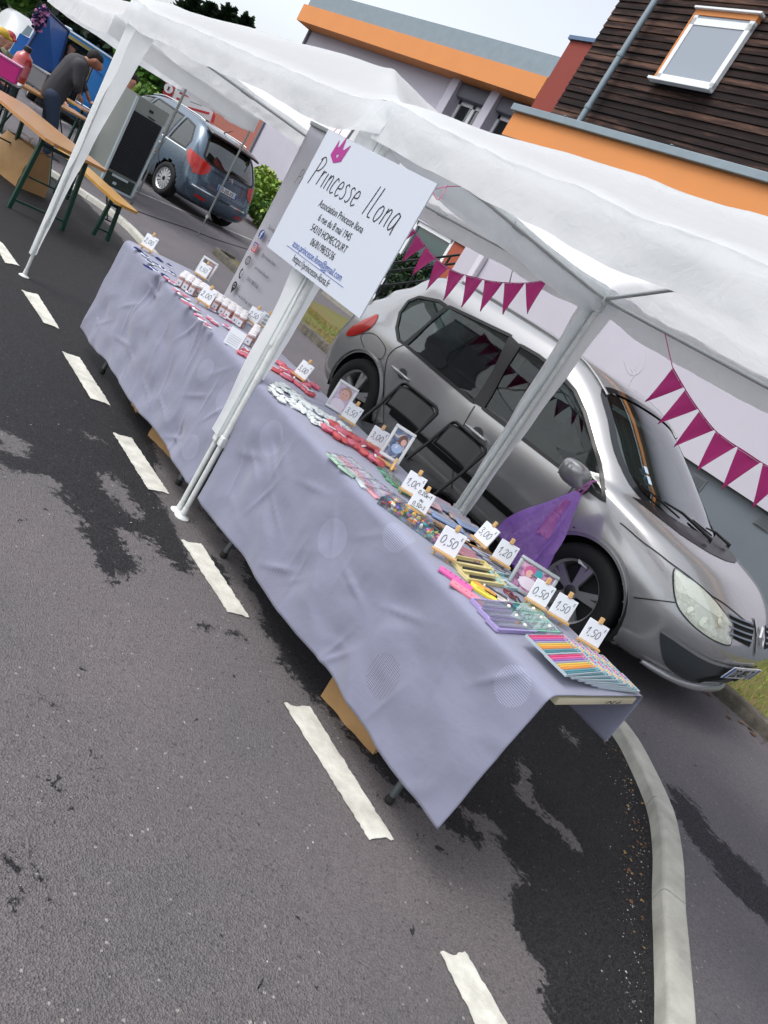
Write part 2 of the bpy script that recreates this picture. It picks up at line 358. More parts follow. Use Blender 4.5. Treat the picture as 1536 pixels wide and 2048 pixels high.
def sheet(name, xs, ys, z, matl, zones, holes, keep=None, nz=0.0):
    vs = []; fs = []; wt = []; nx, ny = len(xs), len(ys)
    for x in xs:
        for y in ys:
            h = nz * (nz3(x, y, 0, .7)) if nz else 0
            vs.append((x, y, z + h))
            w_ = -1.0
            if abs(x) < 42 and -2 < y < 12:
                for p in zones: w_ = max(w_, max(-.5, min(.35, poly_sd(x, y, p))))
                for p in holes: w_ = min(w_, -poly_sd(x, y, p))
            wt.append(w_)
    for i in range(nx - 1):
        for j in range(ny - 1):
            if keep and not keep((xs[i] + xs[i + 1]) / 2, (ys[j] + ys[j + 1]) / 2): continue
            fs.append((i * ny + j, (i + 1) * ny + j, (i + 1) * ny + j + 1, i * ny + j + 1))
    me = bpy.data.meshes.new(name); me.from_pydata(vs, [], fs); a = me.attributes.new('wet', 'FLOAT', 'POINT'); a.data.foreach_set('value', wt); me.materials.append(matl)
    o = bpy.data.objects.new(name, me); COL.objects.link(o); return tag(o, kind='structure')
road_m = asphalt_mat('road asphalt', hexc('#626062'), (.019, .019, .0215))
sheet('road', axis(-6.4, .3, .045, 400), axis(.3, 4.3, .045, 400), 0.0, road_m, dark_zones, light_holes)
# kerb line (road side), then pavement behind it
KL = [tuple(at(u, v, .03)[:2]) for u, v in [(-60, 236), (0, 277), (73, 328), (155, 381), (242, 444)]]
KL = [(-60, -26), (-40, -14), (-26, -5.6), (-20, -1.9), (-16.5, .25), (-14.6, 1.45), (-13.4, 2.2)] + KL + [(-8.5, 4.13), (-7, 4.12), (-5.5, 4.11), (-4, 4.11), (-2.6, 4.12), (-1.9, 4.12), (-1.5, 4.11), (-1.27, 4.06), (-1.08, 3.93), (-.83, 3.70), (-.64, 3.42), (-.48, 3.12), (-.32, 2.84), (-.15, 2.53), (.05, 2.1), (.25, 1.5), (.5, .6), (1.2, -1.5), (4, -12)]
KW = .108
KLs = crom(KL, 5)
def offs(line, d):
    r = []
    for i, p in enumerate(line):
        a = Vector(line[max(i - 1, 0)]); c = Vector(line[min(i + 1, len(line) - 1)]); t = (c - a).normalized(); r.append((p[0] - t.y * d, p[1] + t.x * d))
    return r
pav_m = asphalt_mat('pavement asphalt', hexc('#636267'), (.03, .03, .034), 1.0)
pedge = offs(KLs, KW - .01)
def beyond(x, y):
    best = None
    for i in range(len(pedge) - 1):
        x1, y1 = pedge[i]; x2, y2 = pedge[i + 1]
        if x1 <= x < x2: return y > y1 + (y2 - y1) * (x - x1) / (x2 - x1 + 1e-9)
    return x > 0
# the pavement: strips running from the kerb back, so its edge follows the kerb
def pavement():
    vs = []; fs = []; wt = []
    zones = [W2([(1335, 1570), (1362, 1575), (1395, 1620), (1425, 1660), (1480, 1715), (1560, 1795), (1570, 1890), (1500, 1815), (1430, 1745), (1395, 1690), (1352, 1630)], .06), W2([(1345, 1590), (1385, 1600), (1425, 1650), (1380, 1632)], .06)]
    line = []
    for i in range(len(pedge) - 1):
        a, b = Vector(pedge[i]), Vector(pedge[i + 1]); n_ = max(1, int((b - a).length / (.08 if a.x > -3 and a.x < .6 else .8)))
        for k in range(n_): line.append(a.lerp(b, k / n_))
    line.append(Vector(pedge[-1]))
    ds = [0]; st = .06
    while ds[-1] < 350: ds.append(ds[-1] + st); st = st if ds[-1] < 1.6 else st * 1.35
    nd = len(ds)
    for p in line:
        dirn = Vector((.25 + max(0, (p.x + 1.6)) * .9 if p.x > -1.6 else .0, 1)).normalized() if p.x > -1.6 else Vector((0, 1))
        f = max(0, min(1, (p.x + 2.2) / 1.8)); dirn = Vector((f * 1.4, 1)).normalized()
        for d in ds:
            q = p + dirn * d; vs.append((q.x, q.y, .058)); w_ = -1
            if d < 4 and p.x > -3: w_ = max(-.5, max(min(.3, poly_sd(q.x, q.y, z_)) for z_ in zones))
            wt.append(w_)
    for i in range(len(line) - 1):
        for j in range(nd - 1): fs.append((i * nd + j, (i + 1) * nd + j, (i + 1) * nd + j + 1, i * nd + j + 1))
    me = bpy.data.meshes.new('pavement'); me.from_pydata(vs, [], fs); a = me.attributes.new('wet', 'FLOAT', 'POINT'); a.data.foreach_set('value', wt); me.materials.append(pav_m)
    o = bpy.data.objects.new('pavement', me); COL.objects.link(o); tag(o, kind='structure')
pavement()
conc = mat('kerb concrete', '#b0b0a8', .85, var=.34, vscale=5, bump=.35, bscale=140)
def kerb(name, line, wdt, h, matl, stone=1.0, z0=-.1, cham=.03, joints=None):
    mb = MB(); pts = [Vector(p) for p in line]; seg = [[pts[0]]]; acc = 0; ji = 0
    for i in range(1, len(pts)):
        a, b = pts[i - 1], pts[i]; L_ = (b - a).length; t = 0
        while acc + (L_ - t) > stone:
            t += stone - acc; acc = 0; q = a.lerp(b, t / L_); seg[-1].append(q); seg.append([q])
        acc += L_ - t
        if (seg[-1][-1] - b).length > 1e-4: seg[-1].append(b)
    prof = [(0, z0), (0, h - cham), (cham * .35, h - cham * .3), (cham, h), (wdt - .012, h), (wdt, h - .012), (wdt, z0)]
    for sg in seg:
        if len(sg) < 2 or sum((sg[q + 1] - sg[q]).length for q in range(len(sg) - 1)) < .03: continue
        while len(sg) > 2 and (sg[1] - sg[0]).length < .02: sg.pop(1)
        while len(sg) > 2 and (sg[-1] - sg[-2]).length < .02: sg.pop(-2)
        t0 = (sg[1] - sg[0]).normalized(); t1 = (sg[-1] - sg[-2]).normalized(); sg = [sg[0] + t0 * .0035] + sg[1:-1] + [sg[-1] - t1 * .0035]
        vs = []; m_ = len(prof)
        dz = random.uniform(-.002, .002)
        for i, p in enumerate(sg):
            t = (sg[min(i + 1, len(sg) - 1)] - sg[max(i - 1, 0)]).normalized()
            for d, z in prof: vs.append((p.x - t.y * d, p.y + t.x * d, z + (dz if z > 0 else 0)))
        fs = [(i * m_ + k, i * m_ + k + 1, (i + 1) * m_ + k + 1, (i + 1) * m_ + k) for i in range(len(sg) - 1) for k in range(m_ - 1)]
        fs += [tuple(range(m_))[::-1], tuple((len(sg) - 1) * m_ + k for k in range(m_))]
        mb.add(vs, fs)
    o = mb.build(name, matl, smooth=40); return tag(o, kind='structure')
random.seed(3)
i0 = [i for i, p in enumerate(KLs) if p[0] > -9][0]
kerb('kerb', KLs[2:-4], KW, .072, conc, .72, cham=.017)
moss = mat('mossy kerb stone', '#6a655c', .95, col2='#33312c', vscale=9, bump=.6, bscale=90)
GK = [(-11.3, 6.55), (-11.35, 6.25), (-11.15, 6.1), (-10.4, 6.1), (-7.5, 6.1), (-4, 6.12), (-1.4, 6.12), (2.5, 6.15), (8, 6.3)]
kerb('kerb', GK, .1, .17, moss, 1.0, cham=.02)
# road marking dashes, painted on the road sheet
paint = mat('road marking paint', '#d8d8cf', .75, col2='#a9a8a0', vscale=11, bump=.3, bscale=120)
dash_px = [[(-22, 468), (6, 489), (36, 531), (10, 527)], [(45, 583), (75, 590), (117, 657), (88, 647)], [(125, 706), (158, 716), (219, 810), (181, 798)], [(227, 869), (262, 877), (336, 987), (296, 980)],
  [(364, 1085), (401, 1089), (495, 1233), (455, 1226)], [(570, 1413), (618, 1415), (782, 1675), (738, 1682)], [(883, 1915), (928, 1905), (1020, 2062), (958, 2066)]]
random.seed(8); mb = MB()
for q in dash_px:
    c = [at(u, v, 0)[:2] for u, v in q]; lp = []
    for i in range(4):
        a, b = Vector(c[i]), Vector(c[(i + 1) % 4]); n_ = max(2, int((b - a).length / .012)); nn = Vector((-(b - a).y, (b - a).x)).normalized()
        for k in range(n_): lp.append(a.lerp(b, k / n_) + nn * (random.uniform(-.003, .003) + (.004 * nz3(k * .4, i * 7)) + (.012 if i in (0, 2) and k in (0, 1) else 0)))
    mb.prism([tuple(p) for p in lp], .0035, .006)
tag(mb.build('road_marking', paint), kind='structure')
mb = MB()
pw = mat('parking line paint', '#b9b9b4', .8, col2='#8d8d8a', vscale=6)
for a, b, wd in [((264, 379), (520, 487), .09), ((528, 415), (600, 460), .1), ((208, 320), (236, 335), .08), ((60, 205), (90, 222), .1), ((108, 237), (140, 250), .1)]:
    p, q = at(*a, .058), at(*b, .058); t = (q - p).normalized(); s_ = Vector((-t.y, t.x, 0)) * wd / 2
    mb.add([p - s_ + Vector((0, 0, .004)), p + s_ + Vector((0, 0, .004)), q + s_ + Vector((0, 0, .004)), q - s_ + Vector((0, 0, .004))], [(0, 1, 2, 3)])
tag(mb.build('parking_marking', pw), kind='structure')
# grass bank
gm = mat('grass soil', '#5a6330', .95, col2='#6b5636', vscale=2.4, bump=.8, bscale=30)
def gz_h(x, y): return .10 + .02 * min(1, max(0, (y - 6.3))) + .03 * nz3(x, y, 0, 1.1)
mb = MB(); nx = 60
mb.grid(lambda a, b: (-11.2 + 19 * a, 6.19 + (12 if -11.2 + 19 * a > -9 else 3) * b, gz_h(-11.2 + 19 * a, 6.19 + 12 * b)), 90, 60)
tag(mb.build('grass_bank', gm, smooth=180), kind='structure')
random.seed(5); mb = MB()
gcols = [mat('grass blade green', '#5f7a2a', .7), mat('grass blade light', '#8a9440', .7), mat('grass blade dry', '#8c7a45', .8)]
for i in range(30000):
    r_ = random.random()
    if r_ < .45: x, y = random.uniform(-9.5, -6.0), random.uniform(6.2, 9.5)
    elif r_ < .85: x, y = random.uniform(-2.6, .2), random.uniform(6.2, 9.3)
    else: x, y = random.uniform(-11, -9.5), random.uniform(6.2, 7.5)
    z = gz_h(x, (y)) ; h = random.uniform(.015, .05); an = random.uniform(0, 6.28); wd = .004
    dx, dy = math.cos(an) * wd, math.sin(an) * wd; lx, ly = random.uniform(-.02, .02), random.uniform(-.02, .02)
    d_ = nz3(x, y, 3, 1.3); mb.mi = 2 if d_ > .12 and random.random() < .7 else (1 if random.random() < .35 else 0)
    mb.add([(x - dx, y - dy, z - .005), (x + dx, y + dy, z - .005), (x + lx, y + ly, z + h)], [(0, 1, 2)])
o = mb.build('grass', gcols, fixn=False); tag(o, 'short patchy green and yellowed grass on the verge behind the mossy kerb', 'grass', kind='stuff')
lm = [mat('dead leaf brown', '#5c3f28', .8), mat('dead leaf tan', '#7d6440', .8)]
mb = MB()
for i in range(190):
    r_ = random.random()
    if r_ < .4: x, y, z = random.uniform(-8.8, -6.8), random.gauss(6.6, .35), None
    elif r_ < .6: x, y, z = random.uniform(-1.6, 0), random.gauss(5.98, .05), .062
    elif r_ < .7: x, y, z = random.uniform(-22, -19), random.uniform(11.5, 13), .07
    else: x, y, z = random.uniform(-1.35, -.7), 0, .004; q_ = random.choice([p_ for p_ in KLs if -1.45 < p_[0] < -.3]); x = q_[0] - abs(random.gauss(0, .05)) - .02; y = q_[1] - abs(random.gauss(0, .05)) - .01
    if z is None: z = gz_h(x, y) + .02
    s = random.uniform(.005, .013) if r_ > .7 else random.uniform(.015, .035); an = random.uniform(0, 6.28); mb.mi = random.randint(0, 1)
    mb.add([(x + math.cos(an + a) * s * (1 if k % 2 == 0 else .6), y + math.sin(an + a) * s * (1 if k % 2 == 0 else .6), z + random.uniform(.001, .008)) for k, a in enumerate([0, 1.1, 2.0, 3.14, 4.2, 5.2])], [(0, 1, 2, 3, 4, 5)])
o = mb.build('fallen_leaves', lm, fixn=False); tag(o, 'scattered brown fallen leaves along the kerbs and verge', 'leaves', kind='stuff')
gv = [mat('pebble pale', '#a9a59c', .8), mat('pebble grey', '#5d5b58', .8)]
mb = MB(); random.seed(11)
for i in range(480):
    if i < 330:
        i_ = random.choice([j_ for j_ in range(len(KLs) - 1) if -1.5 < KLs[j_][0] < 0]); f_ = random.random(); x = KLs[i_][0] * (1 - f_) + KLs[i_ + 1][0] * f_ - abs(random.gauss(0, .07)) - .01; y = KLs[i_][1] * (1 - f_) + KLs[i_ + 1][1] * f_ - abs(random.gauss(0, .07))
    else: x, y = random.uniform(-4, 0), random.uniform(.6, 3.6)
    s = random.uniform(.0015, .0045) * (1.6 if random.random() < .1 else 1); mb.mi = 0 if random.random() < .55 else 1
    vs = [(x + s * a * random.uniform(.6, 1.1), y + s * b * random.uniform(.6, 1.1), .001 + s * c * .7) for a, b, c in ((1, 0, .3), (0, 1, .3), (-1, 0, .3), (0, -1, .3), (0, 0, 1.3))]
    mb.add(vs, [(0, 1, 4), (1, 2, 4), (2, 3, 4), (3, 0, 4)])
o = mb.build('gravel', gv, fixn=False); tag(o, 'loose pale and grey grit lying on the dark asphalt by the kerb', 'gravel', kind='stuff')
# ============================================================ BUILDINGS
def rp(u, v, o, n):
    d = CAM_M @ Vector((u - 768, 1024 - v, -FPX)); o = Vector(o); n = Vector(n); c = Vector((0, 0, CAM_H)); t = (o - c).dot(n) / d.dot(n); return c + d * t
lilac = mat('lilac render', '#b3b1bd', .9, var=.06, vscale=.8, bump=.15, bscale=200)
plinth_m = mat('dark plinth', '#626a73', .85, var=.08, vscale=2, bump=.1, bscale=150)
orange = mat('orange fascia', '#cb8448', .7, var=.05, vscale=1.5)
cap_m = mat('zinc capping', '#7c8a92', .45, metal=.4, var=.12, vscale=4)
white_f = mat('white window frame', '#d9dde0', .4)
glass_d = mat('dark window glass', '#10191b', .04, spec=.9, coat=.6)
glass_g = mat('grey window blind glass', '#7d8793', .12, spec=.7, coat=.5)
redb = mat('oxide red panel', '#80352b', .8, var=.08, vscale=2)
def wood_mat():
    m = bpy.data.materials.new('weathered cladding'); m.use_nodes = True; n = m.node_tree; L = n.links; b = n.nodes['Principled BSDF']; b.inputs['Roughness'].default_value = .85; b.inputs['Specular IOR Level'].default_value = .2
    tc = n.nodes.new('ShaderNodeTexCoord'); mp = n.nodes.new('ShaderNodeMapping'); mp.inputs['Scale'].default_value = (.9, 1, 9); L.new(tc.outputs['Object'], mp.inputs[0])
    nz = n.nodes.new('ShaderNodeTexNoise'); nz.inputs['Scale'].default_value = 2.2; nz.inputs['Detail'].default_value = 10; nz.inputs['Roughness'].default_value = .7; L.new(mp.outputs[0], nz.inputs['Vector'])
    mp2 = n.nodes.new('ShaderNodeMapping'); mp2.inputs['Scale'].default_value = (.22, 1, 9.0); L.new(tc.outputs['Object'], mp2.inputs[0])
    wn = n.nodes.new('ShaderNodeTexNoise'); wn.inputs['Scale'].default_value = 1.0; wn.inputs['Detail'].default_value = 2; L.new(mp2.outputs[0], wn.inputs['Vector'])
    ad = n.nodes.new('ShaderNodeMath'); ad.operation = 'MULTIPLY_ADD'; ad.inputs[1].default_value = .55; L.new(nz.outputs['Fac'], ad.inputs[0])
    m2 = n.nodes.new('ShaderNodeMath'); m2.operation = 'MULTIPLY'; m2.inputs[1].default_value = .5; L.new(wn.outputs['Fac'], m2.inputs[0]); L.new(m2.outputs[0], ad.inputs[2])
    rp_ = n.nodes.new('ShaderNodeValToRGB'); e = rp_.color_ramp.elements; e[0].position = .38; e[0].color = (*hexc('#110e0f'), 1); e[1].position = .72; e[1].color = (*hexc('#664c40'), 1)
    k = e.new(.52); k.color = (*hexc('#251b1a'), 1); L.new(ad.outputs[0], rp_.inputs[0]); L.new(rp_.outputs[0], b.inputs['Base Color']); return m
YR = 6.5; ua = R(-YR); B0 = Vector((-9.72, 9.3, 0)); BU = Vector((math.cos(ua), math.sin(ua), 0)); BN = Vector((math.sin(ua), -math.cos(ua), 0))
hb = empty('building', B0, ua, 'lilac rendered building with orange roof edge and dark timber clad upper storey', 'building')
def bl(u, v, d=0.0):  # pixel -> local (s, z) on a plane d metres out from the wall
    p = rp(u, v, B0 + BN * d, BN); q = p - B0; return q.dot(BU), p.z
sT, zT = bl(1030, 212, .5); sB, zB = bl(1003, 268, .5); zC = bl(1022, 222, .5)[1]
zP = bl(1440, 955, 0)[1]
mb = MB(); mb.box((9, .15, (zP + zB) / 2 + .1), (18, .3, zB + .25 - zP)); mb.build('wall', lilac, hb)
mb = MB(); mb.box((9.02, .23, zP / 2 - .2), (17.9, .3, zP + .38)); mb.build('plinth', plinth_m, hb)
mb = MB(); mb.box((9 + sB / 2, -.17, zB + .025), (18 - sB, .65, .05)); mb.build('soffit', mat('soffit', '#8d7f78', .9), hb)
mb = MB(); mb.box((9 + sB / 2, -.5 + .04, (zB + zC) / 2), (18 - sB, .08, zC - zB)); mb.box((sB + .04, -.12, (zB + zC) / 2), (.08, .6, zC - zB)); mb.build('fascia', orange, hb)
mb = MB(); mb.box((9 + sB / 2, -.2, (zC + zT) / 2 + .01), (18.1 - sB, .74, zT - zC + .02), bev=.01)
for k in range(9): mb.box((sB + 1.2 + k * 2.1, -.2, zT + .03), (.04, .75, .01))
mb.build('roof_capping', cap_m, hb)
s0, zb = bl(1105, 222, -.25); zt = 9.6
mb = MB(); z = zT - .3; k = 0; random.seed(2)
while z < zt:
    x0 = s0
    while x0 < 18:
        ln = random.uniform(2.4, 4.5); x1 = min(18, x0 + ln); dd = random.uniform(-.004, .004)
        mb.add([(x0, .232 + dd, z), (x1 - .004, .232 + dd, z), (x1 - .004, .25 + dd, z + .096), (x0, .25 + dd, z + .096), (x0, .27, z), (x1, .27, z), (x0, .27, z + .096), (x1, .27, z + .096)], [(0, 1, 2, 3), (0, 4, 5, 1), (3, 2, 7, 6), (0, 3, 6, 4), (1, 5, 7, 2)]); x0 = x1
    z += .1015
mb.build('cladding', wood_mat(), hb, fixn=False)
mb = MB(); mb.box((9 + s0 / 2, .4, (zT + zt) / 2 - .2), (18 - s0 - .04, .24, zt - zT + .2)); mb.box((s0 + .15, 3.3, (zT + zt) / 2), (.28, 5.5, zt - zT)); mb.build('upper_wall', mat('upper wall dark', '#2a2322', .9), hb)
pb = bl(1128, 237, .2); ptp = bl(1278, 0, .2); mb = MB()
mb.tube([(pb[0], -.02 + .1, pb[1] - .1), (pb[0] + .01, .08, pb[1] + 1.5), (ptp[0], .08, ptp[1] + 1)], .05, 12)
for zz in (.35, 1.15, 2.3): mb.lathe([(.06, -.03), (.062, 0), (.06, .03)], (pb[0] + .005, .08, pb[1] + zz), n=12)
mb.build('drainpipe', cap_m, hb, smooth=50)
# window in the cladding
c4 = [bl(u, v, -.2) for u, v in [(1318, 157), (1422, 188), (1512, 44), (1398, 14)]]
x0, x1 = (c4[0][0] + c4[3][0]) / 2, (c4[1][0] + c4[2][0]) / 2; z0, z1 = (c4[0][1] + c4[1][1]) / 2, (c4[2][1] + c4[3][1]) / 2
wd = MB()
for a in ((x0 + .04, (z0 + z1) / 2, .08, z1 - z0), (x1 - .04, (z0 + z1) / 2, .08, z1 - z0), ((x0 + x1) / 2, z0 + .045, x1 - x0, .09), ((x0 + x1) / 2, z1 - .15, x1 - x0, .09)): wd.box((a[0], .2, a[1]), (a[2], .07, a[3]))
wo = wd.build('window', white_f, hb)
mb = MB(); mb.box(((x0 + x1) / 2, .19, (z0 + z1) / 2), (x1 - x0 - .1, .03, z1 - z0 - .1)); mb.build('pane', glass_g, wo)
mb = MB(); mb.box(((x0 + x1) / 2, .205, z1 - .03), (x1 - x0 + .01, .09, .07)); mb.box((x0 - .01, .205, (z0 + z1) / 2 + .03), (.03, .09, z1 - z0)); mb.build('reveal', orange, wo)
mb = MB(); mb.box(((x0 + x1) / 2, .17, z1 + .02), (x1 - x0 + .1, .10, .03), bev=.006); mb.build('lintel', white_f, wo); mb = MB(); mb.box(((x0 + x1) / 2, .13, z0 - .02), (x1 - x0 + .1, .10, .04), bev=.006); mb.build('sill', white_f, wo)
for (u, v) in [(1395, 965), (1530, 1045)]:
    s, z = bl(u, v, -.08); mb = MB(); mb.box((s, .075, z), (.2, .02, .15), bev=.006)
    for k in range(5): mb.box((s, .06, z - .05 + k * .025), (.15, .012, .01))
    mb.build('vent_grille', mat('vent grey', '#5b6167', .6), hb)
# faint white scratches on the lilac wall
mb = MB()
for pl in [[(1248, 718), (1258, 745), (1272, 748), (1284, 735), (1288, 705)], [(1262, 735), (1268, 750), (1260, 762), (1258, 770)], [(1275, 722), (1270, 740)]]:
    pts = [rp(u, v, B0 + BN * .008, BN) - B0 for u, v in pl]; pts = crom([(p.dot(BU), -p.dot(BN), p.z) for p in pts], 5); mb.ribbon(pts, .010, (0, -1, 0))
mb.build('scratch_mark', mat('scratch white', '#c6c4ce', .9), hb, fixn=False)
sl0, zl0 = bl(970, 516, .02); sl1, zl1 = bl(918, 602, .02)
mb = MB(); mb.box((sl0, -.06, (zl0 + zl1) / 2 - .3), (.14, .1, zl0 - zl1 + .7), bev=.02); mb.build('pilaster', mat('pale pilaster', '#c6c3cd', .85), hb)
# red block behind the timber storey
rb = MB(); q = [bl(u, v, -1.5) for u, v in [(1068, 215), (1142, 80), (1172, 84)]]
rb.box((q[1][0] + .75, 2.2, (q[0][1] + q[1][1]) / 2 - 1), (1.5, 1.4, q[1][1] - q[0][1] + 2)); rb.build('red_block', redb, hb)
rb = MB(); rb.box((q[1][0] + .75, 2.2, q[1][1] + .03), (1.6, 1.5, .07)); rb.build('block_capping', mat('blue grey cap', '#4d6580', .4, metal=.4), hb)
# ---------------- rear building across the yard
YL = 15.0
hb2 = empty('building', (-29.0, YL, 0), 0, 'long lilac building with orange roof overhang and grey shutter boxes seen above the tents', 'building')
LX = lambda u, v, y=YL: (aty(u, v, y).x + 29.0, aty(u, v, y).z)
xa, za = LX(597, 30, YL - .6); xb, zb_ = LX(1078, 205, YL - .6); zc = LX(600, 2, YL - .6)[1]; xe = LX(1098, 150, YL - .6)[0]
zlo = (za + zb_) / 2 - .05; ztop = zlo + .55
xw = LX(620, 60)[0]
wins = [(LX(868, 172), LX(955, 210)), (LX(952, 205), LX(1040, 245))]
mb = MB(); mb.box(((xw + 9.6) / 2, .2, zlo / 2), (9.6 - xw, .4, zlo + .4)); mb.box((14.5, .3, 1.75), (9.8, .3, 3.5)); mb.box((11.5, .35, 5), (3.9, .1, 4)); mb.build('wall', lilac, hb2)
mb = MB(); mb.box(((xa + xe) / 2, .0, (zlo + ztop) / 2), (xe - xa, 1.2, ztop - zlo)); mb.build('fascia', orange, hb2)
mb = MB(); mb.box(((xa + xe) / 2 + .1, .05, ztop + .28), (xe - xa, 1.1, .55)); mb.build('roof_capping', cap_m, hb2)
mb = MB(); mb.tube([(xw + .12, -.06, zlo), (xw + .12, -.06, 0)], .05, 10); mb.build('drainpipe', mat('pipe grey', '#77767f', .5), hb2, smooth=60)
shb = mat('shutter box grey', '#5a5c66', .6)
for i in range(3):
    xs = 9.75 + i * 1.75 - .0
    p = MB(); p.box((xs - .05, .05, (3.4 + zlo) / 2), (.34, .5, zlo - 3.4)); p.build('column', lilac, hb2)
    wo = MB(); wx = xs + .82; wz0, wz1 = 3.3, zlo - .40
    for a in ((wx - .66, (wz0 + wz1) / 2, .1, wz1 - wz0), (wx + .66, (wz0 + wz1) / 2, .1, wz1 - wz0), (wx, (wz0 + wz1) / 2, .12, wz1 - wz0), (wx, wz0 + .05, 1.4, .1), (wx, wz1 - .05, 1.4, .1)): wo.box((a[0], .2, a[1]), (a[2], .08, a[3]))
    w_o = wo.build('window', white_f, hb2); p = MB(); p.box((wx, .22, (wz0 + wz1) / 2), (1.3, .04, wz1 - wz0 - .1)); p.build('pane', glass_d, w_o)
    p = MB(); p.box((wx, .08, zlo - .20), (1.42, .35, .40), bev=.06); p.build('shutter_box', shb, w_o, smooth=40)
# ---------------- entrance wing between the two buildings
hb3 = empty('building', (-14.5, 12.5, 0), 0, 'glazed entrance wing with white window frames and a rust red panel beside the stairs', 'building')
EX = lambda u, v, y=12.5: (aty(u, v, y).x + 14.5, aty(u, v, y).z)
a = EX(835, 437); b_ = EX(905, 478); c_ = EX(932, 496); zt_ = (a[1] + b_[1] + c_[1]) / 3
mb = MB(); mb.box((.9, .2, zt_ + 1.0), (14, .3, 2.0)); mb.box((c_[0] + 1.9, .2, 1.2), (3.8, .3, 2.6)); mb.build('wall', lilac, hb3)
mb = MB(); mb.box(((b_[0] + c_[0]) / 2, .15, zt_ / 2), (c_[0] - b_[0], .1, zt_)); mb.build('panel', mat('rust panel', '#9a4a33', .7), hb3)
for i in range(4):
    wx = b_[0] - .75 - i * 1.5; wo = MB()
    for q in ((wx - .7, zt_ / 2, .09, zt_), (wx + .7, zt_ / 2, .09, zt_), (wx, zt_ - .05, 1.4, .1), (wx, 1.0, 1.4, .08)): wo.box((q[0], .13, q[1]), (q[2], .08, q[3]))
    w_o = wo.build('window', white_f, hb3); p = MB(); p.box((wx, .16, zt_ / 2), (1.35, .03, zt_ - .05)); p.build('pane', mat('teal reflection glass', '#2f4a4d', .05, spec=.9, coat=.5), w_o)  # teal base colour imitates the trees reflected in the panes
# stairs with handrail
stc = mat('stair concrete', '#8d8b82', .9, var=.2, vscale=3, bump=.3, bscale=40)
YS = 9.9
p0 = aty(757, 575, YS); p1 = aty(922, 556, YS)
st = empty('staircase', (p0.x, YS, 0), 0, 'concrete outdoor staircase rising towards the entrance behind the silver car roof', 'stairs')
sx, sz = p1.x - p0.x, p1.z - p0.z
mb = MB(); nst = 9
for k in range(nst): mb.box((-1.0 + (k + .5) * (sx + 1) / nst, .9, (p0.z - 1.0 + (k + 1) * (sz + .6) / nst) / 2), ((sx + 1) / nst, 1.6, max(.1, p0.z - 1.0 + (k + 1) * (sz + .6) / nst)), bev=.01)
mb.build('steps', stc, st)
mb = MB(); mb.prism([(-1.5, 0), (sx + .3, 0), (sx + .3, max(.5, p1.z - .55)), (-1.0, max(.3, p0.z - .85)), (-1.5, max(.3, p0.z - .85))], 0, .12, ax=lambda a, b, h: (a, h, b)); mb.build('side_wall', stc, st)
rail_m = mat('dark railing', '#23282b', .4, metal=.5)
rl = empty('handrail', (p0.x, YS - .05, 0), 0, 'dark tubular handrail with three rails beside the concrete stairs', 'railing')
mb = MB()
for (u0, v0, u1, v1) in [(770, 530, 922, 512), (768, 546, 918, 529), (757, 575, 880, 560)]:
    a_, b_2 = aty(u0, v0, YS), aty(u1, v1, YS); mb.tube([(a_.x - p0.x, 0, a_.z), (b_2.x - p0.x, 0, b_2.z)], .022, 8)
mb.build('rail', rail_m, rl, smooth=60)
for (u, v) in [(795, 528), (850, 520), (905, 514)]:
    a_ = aty(u, v, YS); mb = MB(); mb.tube([(a_.x - p0.x, 0, a_.z), (a_.x - p0.x, 0, a_.z - 1.0)], .022, 8); mb.build('post', rail_m, rl, smooth=60)
# ============================================================ TREES AND FAR THINGS
def leafcloud(mb, c, rad, n, size, seed, squash=1.0, nmat=3):
    rnd = random.Random(seed); cl = []
    for i in range(26):
        d = Vector((rnd.gauss(0, 1), rnd.gauss(0, 1), rnd.gauss(0, 1))).normalized() * rnd.uniform(.35, .95)
        cl.append((Vector((d.x * rad[0], d.y * rad[1], d.z * rad[2])), rnd.uniform(.22, .42), rnd.randrange(nmat)))
    for i in range(n):
        cc, cr, cm = cl[rnd.randrange(len(cl))]; d = Vector((rnd.gauss(0, 1), rnd.gauss(0, 1), rnd.gauss(0, 1))).normalized() * (rnd.random() ** .5)
        p = Vector(c) + cc + Vector((d.x * rad[0], d.y * rad[1], d.z * rad[2])) * cr
        s = size * rnd.uniform(.6, 1.5); q = Vector((rnd.gauss(0, 1), rnd.gauss(0, 1), rnd.gauss(0, 1))).normalized(); r_ = q.orthogonal().normalized()
        mb.mi = cm if rnd.random() < .75 else rnd.randrange(nmat)
        mb.add([p + q * s, p + r_ * s * .5, p - q * s, p - r_ * s * .5], [(0, 1, 2, 3)])
def greens(a, b, c, nm): return [mat(nm + ' leaf ' + str(i), x, .6, spec=.25) for i, x in enumerate((a, b, c))]
bark = mat('bark', '#4a3b2e', .95, var=.3, vscale=10, bump=.6, bscale=30)
